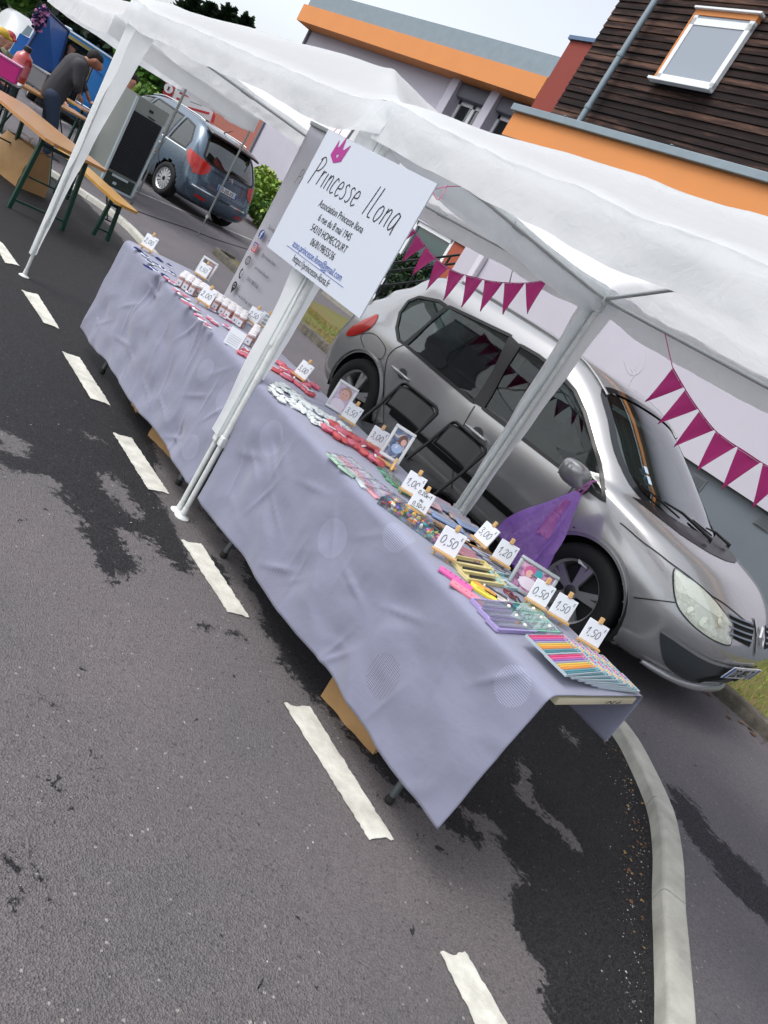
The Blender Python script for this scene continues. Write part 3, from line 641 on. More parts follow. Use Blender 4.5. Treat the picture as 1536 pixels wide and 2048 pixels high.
def tree(name, loc, h, rad, cols, seed, label, cat='tree', n=5000, leaf=.11, trunk=True, group=None):
    t = empty(name, loc, 0, label, cat, group); rnd = random.Random(seed)
    if trunk:
        mb = MB(); hz = h - rad[2] * 1.1; mb.tube([(0, 0, -.1), (.05, .02, hz * .5), (.0, .06, hz), (.05, 0, h - rad[2] * .3)], [h * .028, h * .022, h * .018, h * .006], 10)
        for k in range(6):
            a = rnd.uniform(0, 6.28); zz = hz * rnd.uniform(.7, 1.1); mb.tube([(0, 0, zz), (math.cos(a) * rad[0] * .35, math.sin(a) * rad[1] * .35, zz + rad[2] * .35), (math.cos(a) * rad[0] * .7, math.sin(a) * rad[1] * .7, zz + rad[2] * .6)], [h * .012, h * .008, h * .003], 6)
        mb.build('trunk', bark, t, smooth=60)
    mb = MB(); leafcloud(mb, (0, 0, h - rad[2]), rad, n, leaf, seed); mb.build('crown', cols, t, fixn=False); return t
g_mid = greens('#3f6b2a', '#55812f', '#2d4f22', 'broad'); g_dk = greens('#1f3320', '#2c4427', '#16241a', 'dark'); g_yl = greens('#6d8a34', '#8a9c45', '#46682a', 'shrub')
def far(u, v, dist):
    d = (CAM_M @ Vector((u - 768, 1024 - v, -FPX))); d = d / math.hypot(d.x, d.y); return Vector((0, 0, CAM_H)) + d * dist
def ft(name, u, v, dist, h, rad, cols, seed, label, **k):
    p = far(u, v, dist); return tree(name, (p.x, p.y, 0), h, rad, cols, seed, label, **k)
ft('tree', 60, -20, 48, 7.5, (5, 5, 3.6), g_mid, 1, 'broad green tree behind the silver car at the upper left corner', leaf=.28, n=5000)
ft('tree', 150, 40, 46, 6.3, (5, 4.5, 3), g_mid, 2, 'green tree rising behind the open blue van door', leaf=.28, n=5000)
ft('tree', 215, 60, 42, 5.6, (4, 4, 2.7), g_dk, 3, 'dark green tree behind the roof of the blue van', leaf=.24, n=5000)
ft('tree', 285, 120, 30, 4.3, (1.5, 1.5, 1.5), g_mid, 4, 'small bright green tree between the white tent leg and the distant shed', leaf=.14, n=4500)
ft('shrub', 322, 205, 27, 1.9, (1.4, 1.4, .9), g_yl, 5, 'yellow green flowering shrub above the fridge', cat='shrub', leaf=.1, n=3500, trunk=False)
ft('hedge', 400, 165, 66, 5.6, (9, 5, 3.0), g_dk, 6, 'dark belt of trees above the red brown roof', cat='hedge', leaf=.35, n=6000, trunk=False)
ft('hedge', 490, 240, 60, 4.3, (5, 4, 2.6), g_dk, 16, 'dark hedge under the far corner of the distant gazebo', cat='hedge', leaf=.3, n=5000, trunk=False)
p = at(548, 425, .06)
p = far(555, 380, 24.5)
tree('bush', (p.x, p.y, .0), 1.75, (1.9, 1.2, .95), g_yl, 7, 'rounded green bush against the lilac wall right of the blue car', cat='bush', leaf=.07, n=9000, trunk=False)
p = far(846, 492, 16.6); tree('bush', (p.x, p.y, .0), 1.85, (1.0, .4, .6), g_dk, 27, 'dark leaves standing in for the green reflection in the entrance glazing above the bunting', cat='bush', leaf=.05, n=5000, trunk=False)  # made-up leaves imitating the dark-green reflection in the glazing
# tall conifers with spiky crowns
def conifer(u, v, dist, seed, label):
    p = far(u, v, dist); top = p.z; t = empty('conifer', (p.x, p.y, 0), 0, label, 'tree', 'tall dark conifers behind the tent roof'); rnd = random.Random(seed)
    mb = MB(); mb.tube([(0, 0, 0), (0, 0, top * .6), (0, 0, top)], [.3, .2, .03], 8); mb.build('trunk', bark, t, smooth=60)
    mb = MB()
    for k in range(620):
        f = rnd.random(); z = top * (.45 + .55 * f) ; L_ = (1 - f) * 2.6 + .45; a = rnd.uniform(0, 6.28); up = rnd.uniform(.1, .55) * L_; tip = Vector((math.cos(a) * L_ * rnd.uniform(.6, 1), math.sin(a) * L_ * rnd.uniform(.6, 1), z + up)); b0 = Vector((0, 0, z)); sd = Vector((-math.sin(a), math.cos(a), 0)) * .16
        md = b0.lerp(tip, .55); mb.mi = rnd.randrange(3)
        mb.add([b0, md + sd, tip, md - sd], [(0, 1, 2, 3)]); mb.add([b0, md + Vector((0, 0, .18)), tip, md - Vector((0, 0, .16))], [(0, 1, 2, 3)])
    mb.build('crown', g_dk, t, fixn=False)
conifer(392, 2, 55, 1, 'tallest spiky dark conifer, leftmost above the tent roof'); conifer(425, 12, 55, 2, 'dark conifer second from the left above the tent roof'); conifer(462, 18, 55, 3, 'dark conifer third from the left above the tent roof'); conifer(498, 36, 55, 4, 'shortest dark conifer, rightmost of those above the tent roof')
# long shed with red-brown roof
def quadprism(mb, pts, thick):
    n = (pts[1] - pts[0]).cross(pts[3] - pts[0]).normalized() * thick; vs = pts + [q + n for q in pts]
    mb.add(vs, [(0, 1, 2, 3), (7, 6, 5, 4), (0, 4, 5, 1), (1, 5, 6, 2), (2, 6, 7, 3), (3, 7, 4, 0)])
a_, b_2 = far(255, 160, 46), far(560, 350, 40); sd_ = empty('shed', (a_.x, a_.y, 0), 0, 'long low building with red brown roof beyond the parked blue car', 'building')
dv = Vector((b_2.x - a_.x, b_2.y - a_.y, 0)); nv = Vector((-dv.y, dv.x, 0)).normalized(); 
if nv.dot(Vector((a_.x, a_.y, 0))) < 0: nv = -nv
mb = MB(); O = Vector((0, 0, 0)); mb.add([O, dv, dv + Vector((0, 0, 1.25)), Vector((0, 0, 1.25)), O + nv * 8, dv + nv * 8, dv + nv * 8 + Vector((0, 0, 1.25)), nv * 8 + Vector((0, 0, 1.25))], [(0, 1, 2, 3), (4, 5, 6, 7), (0, 3, 7, 4), (1, 2, 6, 5)]); mb.build('wall', mat('far wall brick', '#7d4a3c', .9), sd_)
mb = MB(); quadprism(mb, [Vector((0, 0, 1.2)) - nv * .5, dv + Vector((0, 0, 1.2)) - nv * .5, dv + nv * 5 + Vector((0, 0, 4.3)), nv * 5 + Vector((0, 0, 4.3))], .1); mb.build('roof', mat('far roof', '#7a463a', .9, var=.12, vscale=1.2), sd_)
mb = MB(); mb.tube([-nv * .55 + Vector((0, 0, 1.2)), dv - nv * .55 + Vector((0, 0, 1.2))], .09, 6); mb.build('gutter', mat('gutter pale', '#b7b2a8', .6), sd_)
# distant signs
sg = empty('sign', far(338, 200, 27).xy.to_3d(), 0, 'red square sign with white round emblem left of the far billboard', 'sign')
def far_board(par, corners, dist, matl, name, th=.05):
    ps = [far(u, v, dist) for u, v in corners]; o = par.location; mb = MB(); quadprism(mb, [q - o for q in ps], -th); return mb.build(name, matl, par), ps
sr = mat('sign red', '#b5303a', .5); swh = mat('sign white', '#d8dce0', .5)
far_board(sg, [(322, 196), (341, 201), (352, 172), (333, 160)], 27, sr, 'panel')
p = far(337, 177, 26.9); mb = MB(); N = (Vector((0, 0, 1.5)) - p).normalized(); T = frame(p - sg.location, Vector((0, 0, 1)).cross(N), (0, 0, 1)); mb.T = T; mb.lathe([(.13, 0), (.13, .01)], n=20); mb.build('emblem', swh, sg)
mb = MB(); mb.T = T; mb.box((0, 0, .02), (.05, .12, .01)); mb.box((0, -.33, .01), (.38, .06, .02)); mb.build('emblem_mark', mat('sign dark', '#6f2a33', .6), sg)
mb = MB(); q = far(331, 199, 27) - sg.location; mb.tube([q, (q.x, q.y, 0)], .04, 8); mb.build('post', rail_m, sg)
tr = empty('billboard', far(390, 215, 27).xy.to_3d(), 0, 'white billboard with red stripes standing behind the blue parked car', 'sign')
far_board(tr, [(343, 203), (420, 243), (427, 224), (352, 173)], 27, swh, 'panel', .3)
for c in ([(352, 198), (362, 203), (364, 199), (354, 194)], [(373, 217), (418, 230), (420, 225), (376, 213)], [(358, 187), (378, 196), (379, 194), (360, 183)]): far_board(tr, c, 26.85, sr, 'stripe', .02)
far_board(tr, [(355, 180), (366, 184), (367, 182), (357, 177)], 26.8, mat('sign teal', '#3b5f66', .6), 'lettering', .02)
far_board(tr, [(380, 204), (403, 213), (404, 211), (381, 202)], 26.8, mat('sign grey', '#8b8f95', .6), 'lettering', .02)
far_board(tr, [(421, 244), (427, 247), (431, 232), (427, 224)], 26.9, sr, 'end_panel', .1)
mb = MB()
for uu, vv in ((352, 205), (415, 240)): q = far(uu, vv, 27.2) - tr.location; mb.tube([q, (q.x, q.y, 0)], .05, 8)
mb.build('post', rail_m, tr)
# ============================================================ GAZEBOS
canvas = fabric_mat('white gazebo canvas', '#f0f3f5', .6, 13, .28)
canvas_leg = fabric_mat('white gazebo leg sleeve', '#eff3f4', .55, 10, .2)
steel = mat('white steel tube', '#b9bdbd', .35, metal=.35)
steel_g = mat('grey steel tube', '#8f9494', .35, metal=.5)
foot_m = mat('white painted foot', '#cfd3d2', .45, var=.15, vscale=30)
def wr(x, y, z, s=1.0): return nz3(x * 3.1, y * 3.1, z * 3.1) * .02 * s + nz3(x * 9, y * 9, z * 9) * .006 * s
def gazebo(x0, x1, y0, y1, zE, zP, label, seed, legs, zV=.15, sag=.05, feet=True, corner_fold=0.0, sleeve=True, lean=None, covers=None, tube_m=None):
    cx, cy = (x0 + x1) / 2, (y0 + y1) / 2
    g = empty('gazebo', (cx, cy, 0), 0, label, 'gazebo', None)
    hx, hy = (x1 - x0) / 2, (y1 - y0) / 2
    # roof: four panels from eave to peak, slightly hollow, creased and puckered near the eave
    N = 44; ov = .045
    def roof(u, v):
        a = -1 + 2 * u; b = -1 + 2 * v; r = max(abs(a), abs(b)); x = a * (hx + ov); y = b * (hy + ov)
        t = 1 - r; z = zE + .03 + (zP - zE) * (t ** .92)
        z -= sag * math.sin(math.pi * min(1, t * 1.1)) * (1 - (min(abs(a), abs(b)) / max(r, 1e-3)) ** 3) * .9
        edge = max(0, 1 - t / .14)
        z += wr(x + cx, y + cy, seed, .7) * (1 if r > .02 else 0) + edge * .005 * math.sin(x * 21 + 3 * math.sin(x * 5)) * (1 if abs(b) > abs(a) else 0) - edge * .02
        d_c = math.hypot(hx - abs(x), hy - abs(y))
        z += max(0, 1 - d_c / .35) * .035
        return (x, y, z)
    mb = MB(); mb.grid(roof, N * 2, N * 2); rf = mb.build('roof', canvas, g, smooth=180)
    # valance hanging round the eave
    mb = MB()
    per = [(-hx - ov, -hy - ov), (hx + ov, -hy - ov), (hx + ov, hy + ov), (-hx - ov, hy + ov)]
    for k in range(4):
        a, b = Vector(per[k]), Vector(per[(k + 1) % 4]); L_ = (b - a).length; nrm = Vector(((b - a).y, -(b - a).x)).normalized(); n_ = int(L_ / .03)
        def fn(u, v, a=a, b=b, nrm=nrm, k=k, L_=L_):
            p = a.lerp(b, u); s = u * L_; w_ = v * (.010 * math.sin(s * 6.5 + seed + k) + .006 * math.sin(s * 17 + 2 * seed) + .02 * nz3(s * 2.2, v, seed + k) + .012 * nz3(s * 16 + v * 6, v * 3, seed)) + .0015 * math.sin(s * 30)
            q = p + nrm * (w_ + .004); e = min(s, L_ - s); zt = zE + .012 + wr(p.x + cx, p.y + cy, seed, .7) + max(0, 1 - e / .35) * .035 - .0
            return (q.x, q.y, zt - v * (zV + .008 * math.sin(s * 5 + seed)))
        mb.grid(fn, n_, 7)
    mb.build('valance', canvas, g, smooth=180)
    # frame
    tm = tube_m or steel
    for (a, b) in (((-hx, -hy), (hx, -hy)), ((hx, -hy), (hx, hy)), ((hx, hy), (-hx, hy)), ((-hx, hy), (-hx, -hy))):
        mb = MB(); m_ = ((a[0] + b[0]) / 2, (a[1] + b[1]) / 2); mb.tube([(a[0], a[1], zE - .03), (b[0], b[1], zE - .03)], .0125, 10)
        t = Vector((b[0] - a[0], b[1] - a[1], 0)).normalized(); mb.tube([Vector((m_[0], m_[1], zE - .03)) - t * .05, Vector((m_[0], m_[1], zE - .03)) + t * .05], .017, 10)
        mb.build('eave_bar', tm, g, smooth=60)
    for sx_, sy_ in ((-1, -1), (1, -1), (1, 1), (-1, 1)):
        mb = MB(); mb.tube([(sx_ * hx, sy_ * hy, zE - .03), (sx_ * hx * .5, sy_ * hy * .5, (zE + zP) / 2 - .015), (0, 0, zP - .04)], .0115, 8); mb.tube([(sx_ * hx * .42, sy_ * hy * .42, zE + (zP - zE) * .56 - .05), (sx_ * hx * .36, sy_ * hy * .36, zE + (zP - zE) * .62 - .05)], .017, 8); mb.build('roof_bar', tm, g, smooth=60)
    for i, (sx_, sy_) in enumerate(((-1, -1), (1, -1), (1, 1), (-1, 1))):
        if i not in legs: continue
        lx, ly = sx_ * hx, sy_ * hy; fx, fy = (lean or {}).get(i, (lx, ly)); mb = MB()
        mb.tube([(lx, ly, zE + .0), (lx + (fx - lx) * .75, ly + (fy - ly) * .75, .42)], .016, 10); mb.tube([(lx + (fx - lx) * .7, ly + (fy - ly) * .7, .5), (fx, fy, .03)], .0125, 10)
        lg = mb.build('leg', foot_m if sleeve else tm, g, smooth=60)
        mb = MB(); mb.lathe([(.036, 0), (.037, .004), (.03, .008), (.016, .016), (.014, .05)], (fx, fy, .0), n=18); mb.build('foot', foot_m, lg, smooth=50)
        mb = MB(); mb.box((lx + (fx - lx) * .78, ly + (fy - ly) * .78, .42), (.034, .034, .05), bev=.005)
        mb.build('height_lock', foot_m, lg)
        mb = MB(); mb.box((lx, ly, zE - .03), (.05, .05, .07), bev=.012); mb.build('corner_joint', foot_m, lg, smooth=50)
        if sleeve and (covers is None or i in covers):
            # cloth sleeve: an L of canvas, wide at the eave and narrowing downwards
            wtop, wbot, zb = (covers or {}).get(i, (.2, .05, .3)); mb = MB()
            for ax in (0, 1):
                def fn(u, v, ax=ax):
                    z = zE + .01 - u * (zE - zb); wd = (wbot + (wtop - wbot) * (1 - u) ** 1.5) * v
                    wob = (.006 * math.sin(z * 13 + ax + seed) + .012 * nz3(z * 4, v * 2, seed + i)) * v
                    px = lx + (fx - lx) * u; py = ly + (fy - ly) * u; off = .02
                    if ax == 0: return (px + sx_ * off - sx_ * wd, py + sy_ * (off + .004) + wob, z)
                    return (px + sx_ * (off + .004) + wob, py + sy_ * off - sy_ * wd, z)
                mb.grid(fn, 60, 6)
            mb.build('sleeve', canvas_leg, lg, smooth=180)
    return g
ZE = 1.93
gazebo(-5.80, -2.79, 1.96, 3.76, ZE, 2.36, 'white pop-up gazebo over the far table with the jars', 1, (0, 1, 2, 3), zV=.14, covers={0: (.2, .05, .16), 1: (.15, .065, .42), 2: (.12, .05, .2), 3: (.14, .05, .3)})
gazebo(-2.74, .28, 1.96, 3.76, ZE + .015, 2.33, 'white pop-up gazebo over the near table with the pencils', 2, (0, 1, 2, 3), zV=.15, covers={0: (.03, .02, .9), 1: (.14, .05, .3), 2: (.13, .05, .25), 3: (.12, .05, .2)})
# third gazebo, farther down the verge; its near corner stands on bare poles
P3 = at(415, 491, .06); q3 = at(275, 388, .06)
g3 = gazebo(-15.2, -12.2, 3.9, P3.y, 2.13, 2.75, 'distant white gazebo on bare grey poles beside the blue parked car', 3, (2,), zV=.26, sleeve=False, tube_m=steel_g)
mb = MB(); o3 = g3.location; mb.tube([(q3.x - o3.x, q3.y - o3.y, 0), (q3.x - o3.x, q3.y - o3.y, 1.1)], .017, 10); mb.tube([(q3.x - o3.x, q3.y - o3.y, 1.1), (q3.x - o3.x, q3.y - o3.y, 1.98)], .022, 10); mb.build('leg', steel_g, g3, smooth=60)
# ============================================================ TABLES AND CLOTHS
tt_m = mat('cream plastic table top', '#c9c1a6', .55, var=.06, vscale=5)
def cloth_mat():
    m = bpy.data.materials.new('grey lilac table cloth'); m.use_nodes = True; n = m.node_tree; L = n.links; b = n.nodes['Principled BSDF']
    b.inputs['Roughness'].default_value = .62; b.inputs['Specular IOR Level'].default_value = .35; b.inputs['Sheen Weight'].default_value = .25
    uv = n.nodes.new('ShaderNodeUVMap'); uv.uv_map = 'UVMap'; U = uv.outputs[0]
    def V(sc, rnd=1.0, feat='F1'):
        v = n.nodes.new('ShaderNodeTexVoronoi'); v.inputs['Scale'].default_value = sc; v.inputs['Randomness'].default_value = rnd; L.new(U, v.inputs['Vector']); return v
    def mth(op, a, b_=0.0, c=0.0, cl=False):
        q = n.nodes.new('ShaderNodeMath'); q.operation = op; q.use_clamp = cl
        for i, x in enumerate((a, b_, c)):
            if isinstance(x, (int, float)): q.inputs[i].default_value = x
            else: L.new(x, q.inputs[i])
        return q.outputs[0]
    # big printed discs, some filled with fine stripes
    v1 = V(3.0, .72); sc = n.nodes.new('ShaderNodeSeparateColor'); L.new(v1.outputs['Color'], sc.inputs[0])
    disc = mth('LESS_THAN', v1.outputs['Distance'], .26)
    wv = n.nodes.new('ShaderNodeTexWave'); wv.inputs['Scale'].default_value = 46; wv.bands_direction = 'Y'; wv.inputs['Distortion'].default_value = .25; L.new(U, wv.inputs['Vector'])
    wv2 = n.nodes.new('ShaderNodeTexWave'); wv2.inputs['Scale'].default_value = 24; wv2.bands_direction = 'X'; wv2.inputs['Distortion'].default_value = .8; L.new(U, wv2.inputs['Vector'])
    kind1 = mth('GREATER_THAN', sc.outputs[0], .35); kind2 = mth('LESS_THAN', sc.outputs[0], .22)
    strp = mth('MULTIPLY', mth('MULTIPLY', disc, kind1), mth('GREATER_THAN', wv.outputs['Fac'], .55))
    strp2 = mth('MULTIPLY', mth('MULTIPLY', disc, kind2), mth('GREATER_THAN', wv2.outputs['Fac'], .8))
    dsoft = mth('MULTIPLY', mth('MULTIPLY', disc, kind1), .38)
    m1 = n.nodes.new('ShaderNodeMix'); m1.data_type = 'RGBA'; m1.inputs[6].default_value = (*hexc('#7d8095'), 1); m1.inputs[7].default_value = (*hexc('#8d91a8'), 1); L.new(mth('ADD', dsoft, mth('MULTIPLY', strp, .45), cl=True), m1.inputs[0])
    m2 = n.nodes.new('ShaderNodeMix'); m2.data_type = 'RGBA'; L.new(m1.outputs[2], m2.inputs[6]); m2.inputs[7].default_value = (*hexc('#6a687a'), 1); L.new(mth('MULTIPLY', strp2, .7), m2.inputs[0])
    nz = n.nodes.new('ShaderNodeTexNoise'); nz.inputs['Scale'].default_value = 2.5; nz.inputs['Detail'].default_value = 4; L.new(U, nz.inputs['Vector'])
    m3 = n.nodes.new('ShaderNodeMix'); m3.data_type = 'RGBA'; m3.blend_type = 'MULTIPLY'; m3.inputs[0].default_value = 1; L.new(m2.outputs[2], m3.inputs[6])
    rp_ = n.nodes.new('ShaderNodeMapRange'); rp_.inputs['From Min'].default_value = .3; rp_.inputs['From Max'].default_value = .7; rp_.inputs['To Min'].default_value = .93; rp_.inputs['To Max'].default_value = 1.0; L.new(nz.outputs['Fac'], rp_.inputs['Value']); L.new(rp_.outputs[0], m3.inputs[7]); L.new(m3.outputs[2], b.inputs['Base Color'])
    n2 = n.nodes.new('ShaderNodeTexNoise'); n2.inputs['Scale'].default_value = 14; n2.inputs['Detail'].default_value = 5; L.new(U, n2.inputs['Vector'])
    bp = n.nodes.new('ShaderNodeBump'); bp.inputs['Strength'].default_value = .35; bp.inputs['Distance'].default_value = .01
    L.new(mth('ADD', n2.outputs['Fac'], mth('MULTIPLY', mth('MULTIPLY', disc, wv.outputs['Fac']), .3)), bp.inputs['Height']); L.new(bp.outputs[0], b.inputs['Normal'])
    return m
clothm = cloth_mat()
def cloth(name, x0, x1, yfl, yfr, yb, zt, drop_l, drop_r, dback, over_l, over_r, label, seed, front_out=.0, tip=0):
    """profile across the table: front hem, front edge, back edge, back hem; x0..x1 along the table"""
    rnd = random.Random(seed); NU, NV = 260, 110; W_ = yb - (yfl + yfr) / 2
    pins = [(rnd.uniform(.06, .94), rnd.uniform(.1, .9), rnd.uniform(.3, 1), rnd.uniform(-1.5, 1.5)) for _ in range(26)]
    vs = []; uvs = []
    for i in range(NU):
        u = i / (NU - 1); yf = yfl + (yfr - yfl) * u; dl = drop_l + (drop_r - drop_l) * u; xx = x0 + (x1 - x0) * u
        Lf, Lt, Lb = dl, yb - yf, dback; tot = Lf + Lt + Lb
        for j in range(NV):
            s = j / (NV - 1) * tot
            if s < Lf:
                h = Lf - s; f = h / Lf; z = zt - h; y = yf; x = xx + (f ** 1.1) * ((1 - u) * over_l + u * over_r)
                # creases radiating from folds, gentle billow
                d = 0
                for pu, pv, pa, pang in pins:
                    du = (u - pu) * (x1 - x0); dv = (f - pv) * Lf; r2 = du * du + dv * dv; ln = du * math.sin(pang) + dv * math.cos(pang); lt = du * math.cos(pang) - dv * math.sin(pang)
                    d += pa * .013 * math.exp(-abs(lt) / .010) * math.exp(-(ln / .09) ** 2) - pa * .012 * math.exp(-r2 / .006)
                rg_ = nz3(x * 4.3, z * 4.3, seed + 2); d += .013 * nz3(x * 1.9, z * 1.6, seed) * min(1, f * 2.5) + .0035 * (1 - min(1, abs(rg_) * 4)) * min(1, f * 3) + .013 * nz3(x * 7, z * 6, seed + 4) * min(1, f * 4)
                d += .0012 * math.sin((x + z * .8) * 16 + 3 * nz3(x, z, seed)) * min(1, f * 3)
                y = yf - .012 - d - front_out * f
                z += .012 * nz3(x * 3, 0, seed + 9) * f + (.010 * math.sin(x * 8 + seed)) * f * f
                rr = min(1, h / .02); y += (1 - rr) * .008
            elif s < Lf + Lt:
                q = s - Lf; x = xx; y = yf + q; z = zt + .004 + .0012 * nz3(x * 5, y * 8, seed) + .002 * abs(nz3(x * 2, y * 2, seed + 3)); e = min(q, Lt - q); z -= max(0, 1 - e / .012) * .004
            else:
                h = s - Lf - Lt; x = xx - .08 * (1 - u) * 0; y = yb + .006 + .02 * nz3(x * 3, h * 3, seed) * min(1, h * 10); z = zt - h
            vs.append((x, y, z)); uvs.append((xx, s))
    fs = [(i * NV + j, (i + 1) * NV + j, (i + 1) * NV + j + 1, i * NV + j + 1) for i in range(NU - 1) for j in range(NV - 1)]
    me = bpy.data.meshes.new(name); me.from_pydata(vs, [], fs); me.materials.append(clothm); ul = me.uv_layers.new(name='UVMap')
    for p in me.polygons:
        p.use_smooth = True
        for li in p.loop_indices: a = uvs[me.loops[li].vertex_index]; ul.data[li].uv = (a[0], a[1])
    o = bpy.data.objects.new(name, me); COL.objects.link(o)
    sm = o.modifiers.new('thick', 'SOLIDIFY'); sm.thickness = .0022; sm.offset = 1
    return tag(o, label, 'tablecloth')
def table(x0, x1, y0, y1, z, label, seed):
    t = empty('folding_table', ((x0 + x1) / 2, (y0 + y1) / 2, 0), 0, label, 'table', 'folding market tables'); hx, hy = (x1 - x0) / 2, (y1 - y0) / 2
    mb = MB(); mb.box((0, 0, z - .014), (2 * hx, 2 * hy, .028), bev=.004); mb.build('table_top', tt_m, t, smooth=40)
    for sx_ in (-1, 1):
        for sy_ in (-1, 1):
            mb = MB(); lx = sx_ * (hx - .3); mb.tube([(lx, sy_ * (hy - .1), z - .04), (lx + sx_ * .03, sy_ * (hy - .06), .02)], .0135, 10); l_ = mb.build('leg', leg_m, t, smooth=60)
            mb = MB(); mb.lathe([(.016, 0), (.018, .01), (.015, .03)], (lx + sx_ * .03, sy_ * (hy - .06), 0), n=10); mb.build('foot_cap', mat('black rubber', '#151515', .7), l_)
        mb = MB(); lx = sx_ * (hx - .28); mb.tube([(lx, -(hy - .07), .12), (lx, hy - .07, .12)], .011, 8); mb.build('cross_bar', leg_m, t, smooth=60); mb = MB(); mb.tube([(lx, -(hy - .08), .32), (lx, hy - .08, .32)], .011, 8); mb.build('cross_bar', leg_m, t, smooth=60)
        mb = MB(); mb.tube([(lx, -.12, .5), (sx_ * .25, -.12, z - .05)], .009, 8); mb.tube([(lx, .12, .5), (sx_ * .25, .12, z - .05)], .009, 8); mb.build('brace', leg_m, t, smooth=60)
    return t
leg_m = mat('grey steel leg', '#5f676a', .4, metal=.6)
ZT = .736
table(-4.60, -2.80, 2.02, 2.50, ZT - .004, 'folding table at the far left, under the cloth carrying the jars', 1)
tb2 = table(-2.72, -.80, 1.99, 2.50, ZT - .004, 'folding table at the near right, under the cloth carrying the pencils', 2)
mb = MB(); tb_x = .96
T = frame((tb_x + .0015, .05, ZT - .026), (0, 1, 0), (0, 0, 1)); mb.T = T
mb.ribbon([(0, 0, 0), (.02, .01, 0), (.04, 0, 0), (.06, .012, 0)], .004, (0, 0, 1)); mb.ribbon([(.07, .002, 0), (.1, .004, 0), (.09, .014, 0)], .004, (0, 0, 1)); mb.build('pen_scribble', mat('pen ink', '#22222a', .7), tb2, fixn=False)
cloth('tablecloth', -4.64, -2.72, 2.02, 1.985, 2.51, ZT + .005, .63, .60, .14, -.07, -.09, 'grey lilac cloth hanging to the road from the far table with the jars', 3)
cloth('tablecloth', -2.735, -.795, 1.975, 1.93, 2.515, ZT + .005, .60, .55, .205, .03, -.02, 'grey lilac cloth hanging from the near table with the pencils', 7)
# ============================================================ SIGN BOARD, BANNER, BUNTING
ink = mat('black ink', '#17181c', .6); blue_ink = mat('blue ink', '#2a50a0', .6); crown_m = mat('magenta print', '#9a1f7d', .5); white_ink = mat('white print', '#dfe3e8', .5)
board_m = mat('white sign board', '#bcc3cf', .5)
bd = empty('sign_board', (-2.67, 1.9, 1.24), 0, 'white association sign board hung from the gazebo corner above the tables', 'sign')
bw, bh = .79, .545
mb = MB(); mb.box((0, .0, bh / 2), (bw, .006, bh)); mb.build('panel', board_m, bd)
TB = frame((-bw / 2, -.0045, 0), (1, 0, 0), (0, 0, 1))
def crown(mb, T, s):
    out_ = [(0, .25), (.08, .95), (.1, .98), (.15, .9), (.24, .66), (.34, .74), (.48, 1.2), (.5, 1.24), (.54, 1.18), (.66, .7), (.78, .7), (1.05, .98), (1.1, .97), (1.08, .9), (.98, .2), (.5, .0)]
    n = len(out_); c = Vector((.52, .35)); star = []
    for k in range(10): a = math.pi / 2 + k * math.pi / 5; r_ = .13 if k % 2 == 0 else .055; star.append((c.x + r_ * math.cos(a), c.y + r_ * math.sin(a)))
    # crown as a ring of strips round the cut-out star
    import mathutils.geometry as G
    tri = G.tessellate_polygon([[Vector((a, b, 0)) for a, b in out_], [Vector((a, b, 0)) for a, b in star]]); allp = out_ + star
    mb.add([T @ Vector((a * s, b * s, 0)) for a, b in allp], [tuple(t) for t in tri])
mb = MB(); crown(mb, TB @ Matrix.Translation((.105, .437, 0)), .092); mb.build('crown_logo', crown_m, bd, fixn=False)
mb = MB(); strokes(mb, 'Princesse', .105, TB @ Matrix.Translation((.05, .33, 0)), .0048, .085, .78, slant=.15); mb.build('title_lettering', ink, bd, fixn=False); mb = MB(); strokes(mb, 'Ilona', .112, TB @ Matrix.Translation((.485, .325, 0)), .0048, .11, .80, slant=.15); mb.build('title_lettering', ink, bd, fixn=False)
for s, yy, sz in (('Association Princesse Ilona', .262, .044), ('6 rue du 8 mai 1945', .213, .044), ('54310 HOMECOURT', .164, .044), ('06/81/98/55/36', .115, .044), ('https://princesse-ilona.fr', .018, .044)): mb = MB(); text_mb(mb, s, sz, TB @ Matrix.Translation((.375, yy, 0)), 'CENTER', .72); mb.build('address_lettering', ink, bd, fixn=False)
mb = MB(); text_mb(mb, 'asso.princesse.ilona@gmail.com', .044, TB @ Matrix.Translation((.375, .067, 0)), 'CENTER', .72); mb.ribbon([TB @ Vector((.135, .056, 0)), TB @ Vector((.615, .056, 0))], .002, (0, -1, 0)); mb.build('mail_lettering', blue_ink, bd, fixn=False)
pk = mat('pink string', '#c25a86', .8)
mb = MB()
for pl in ([(-.365, 0, .53), (-.36, .03, .62), (-.35, .05, .67)], [(-.365, .0, .53), (-.345, .02, .545), (-.36, .03, .60)], [(.385, .0, .52), (.42, .03, .56), (.55, .05, .61), (.68, .055, .645)], [(.385, 0, .52), (.43, .01, .50), (.42, .02, .56)]): mb.tube(crom(pl, 4), .0016, 5)
mb.build('hanging_string', pk, bd)
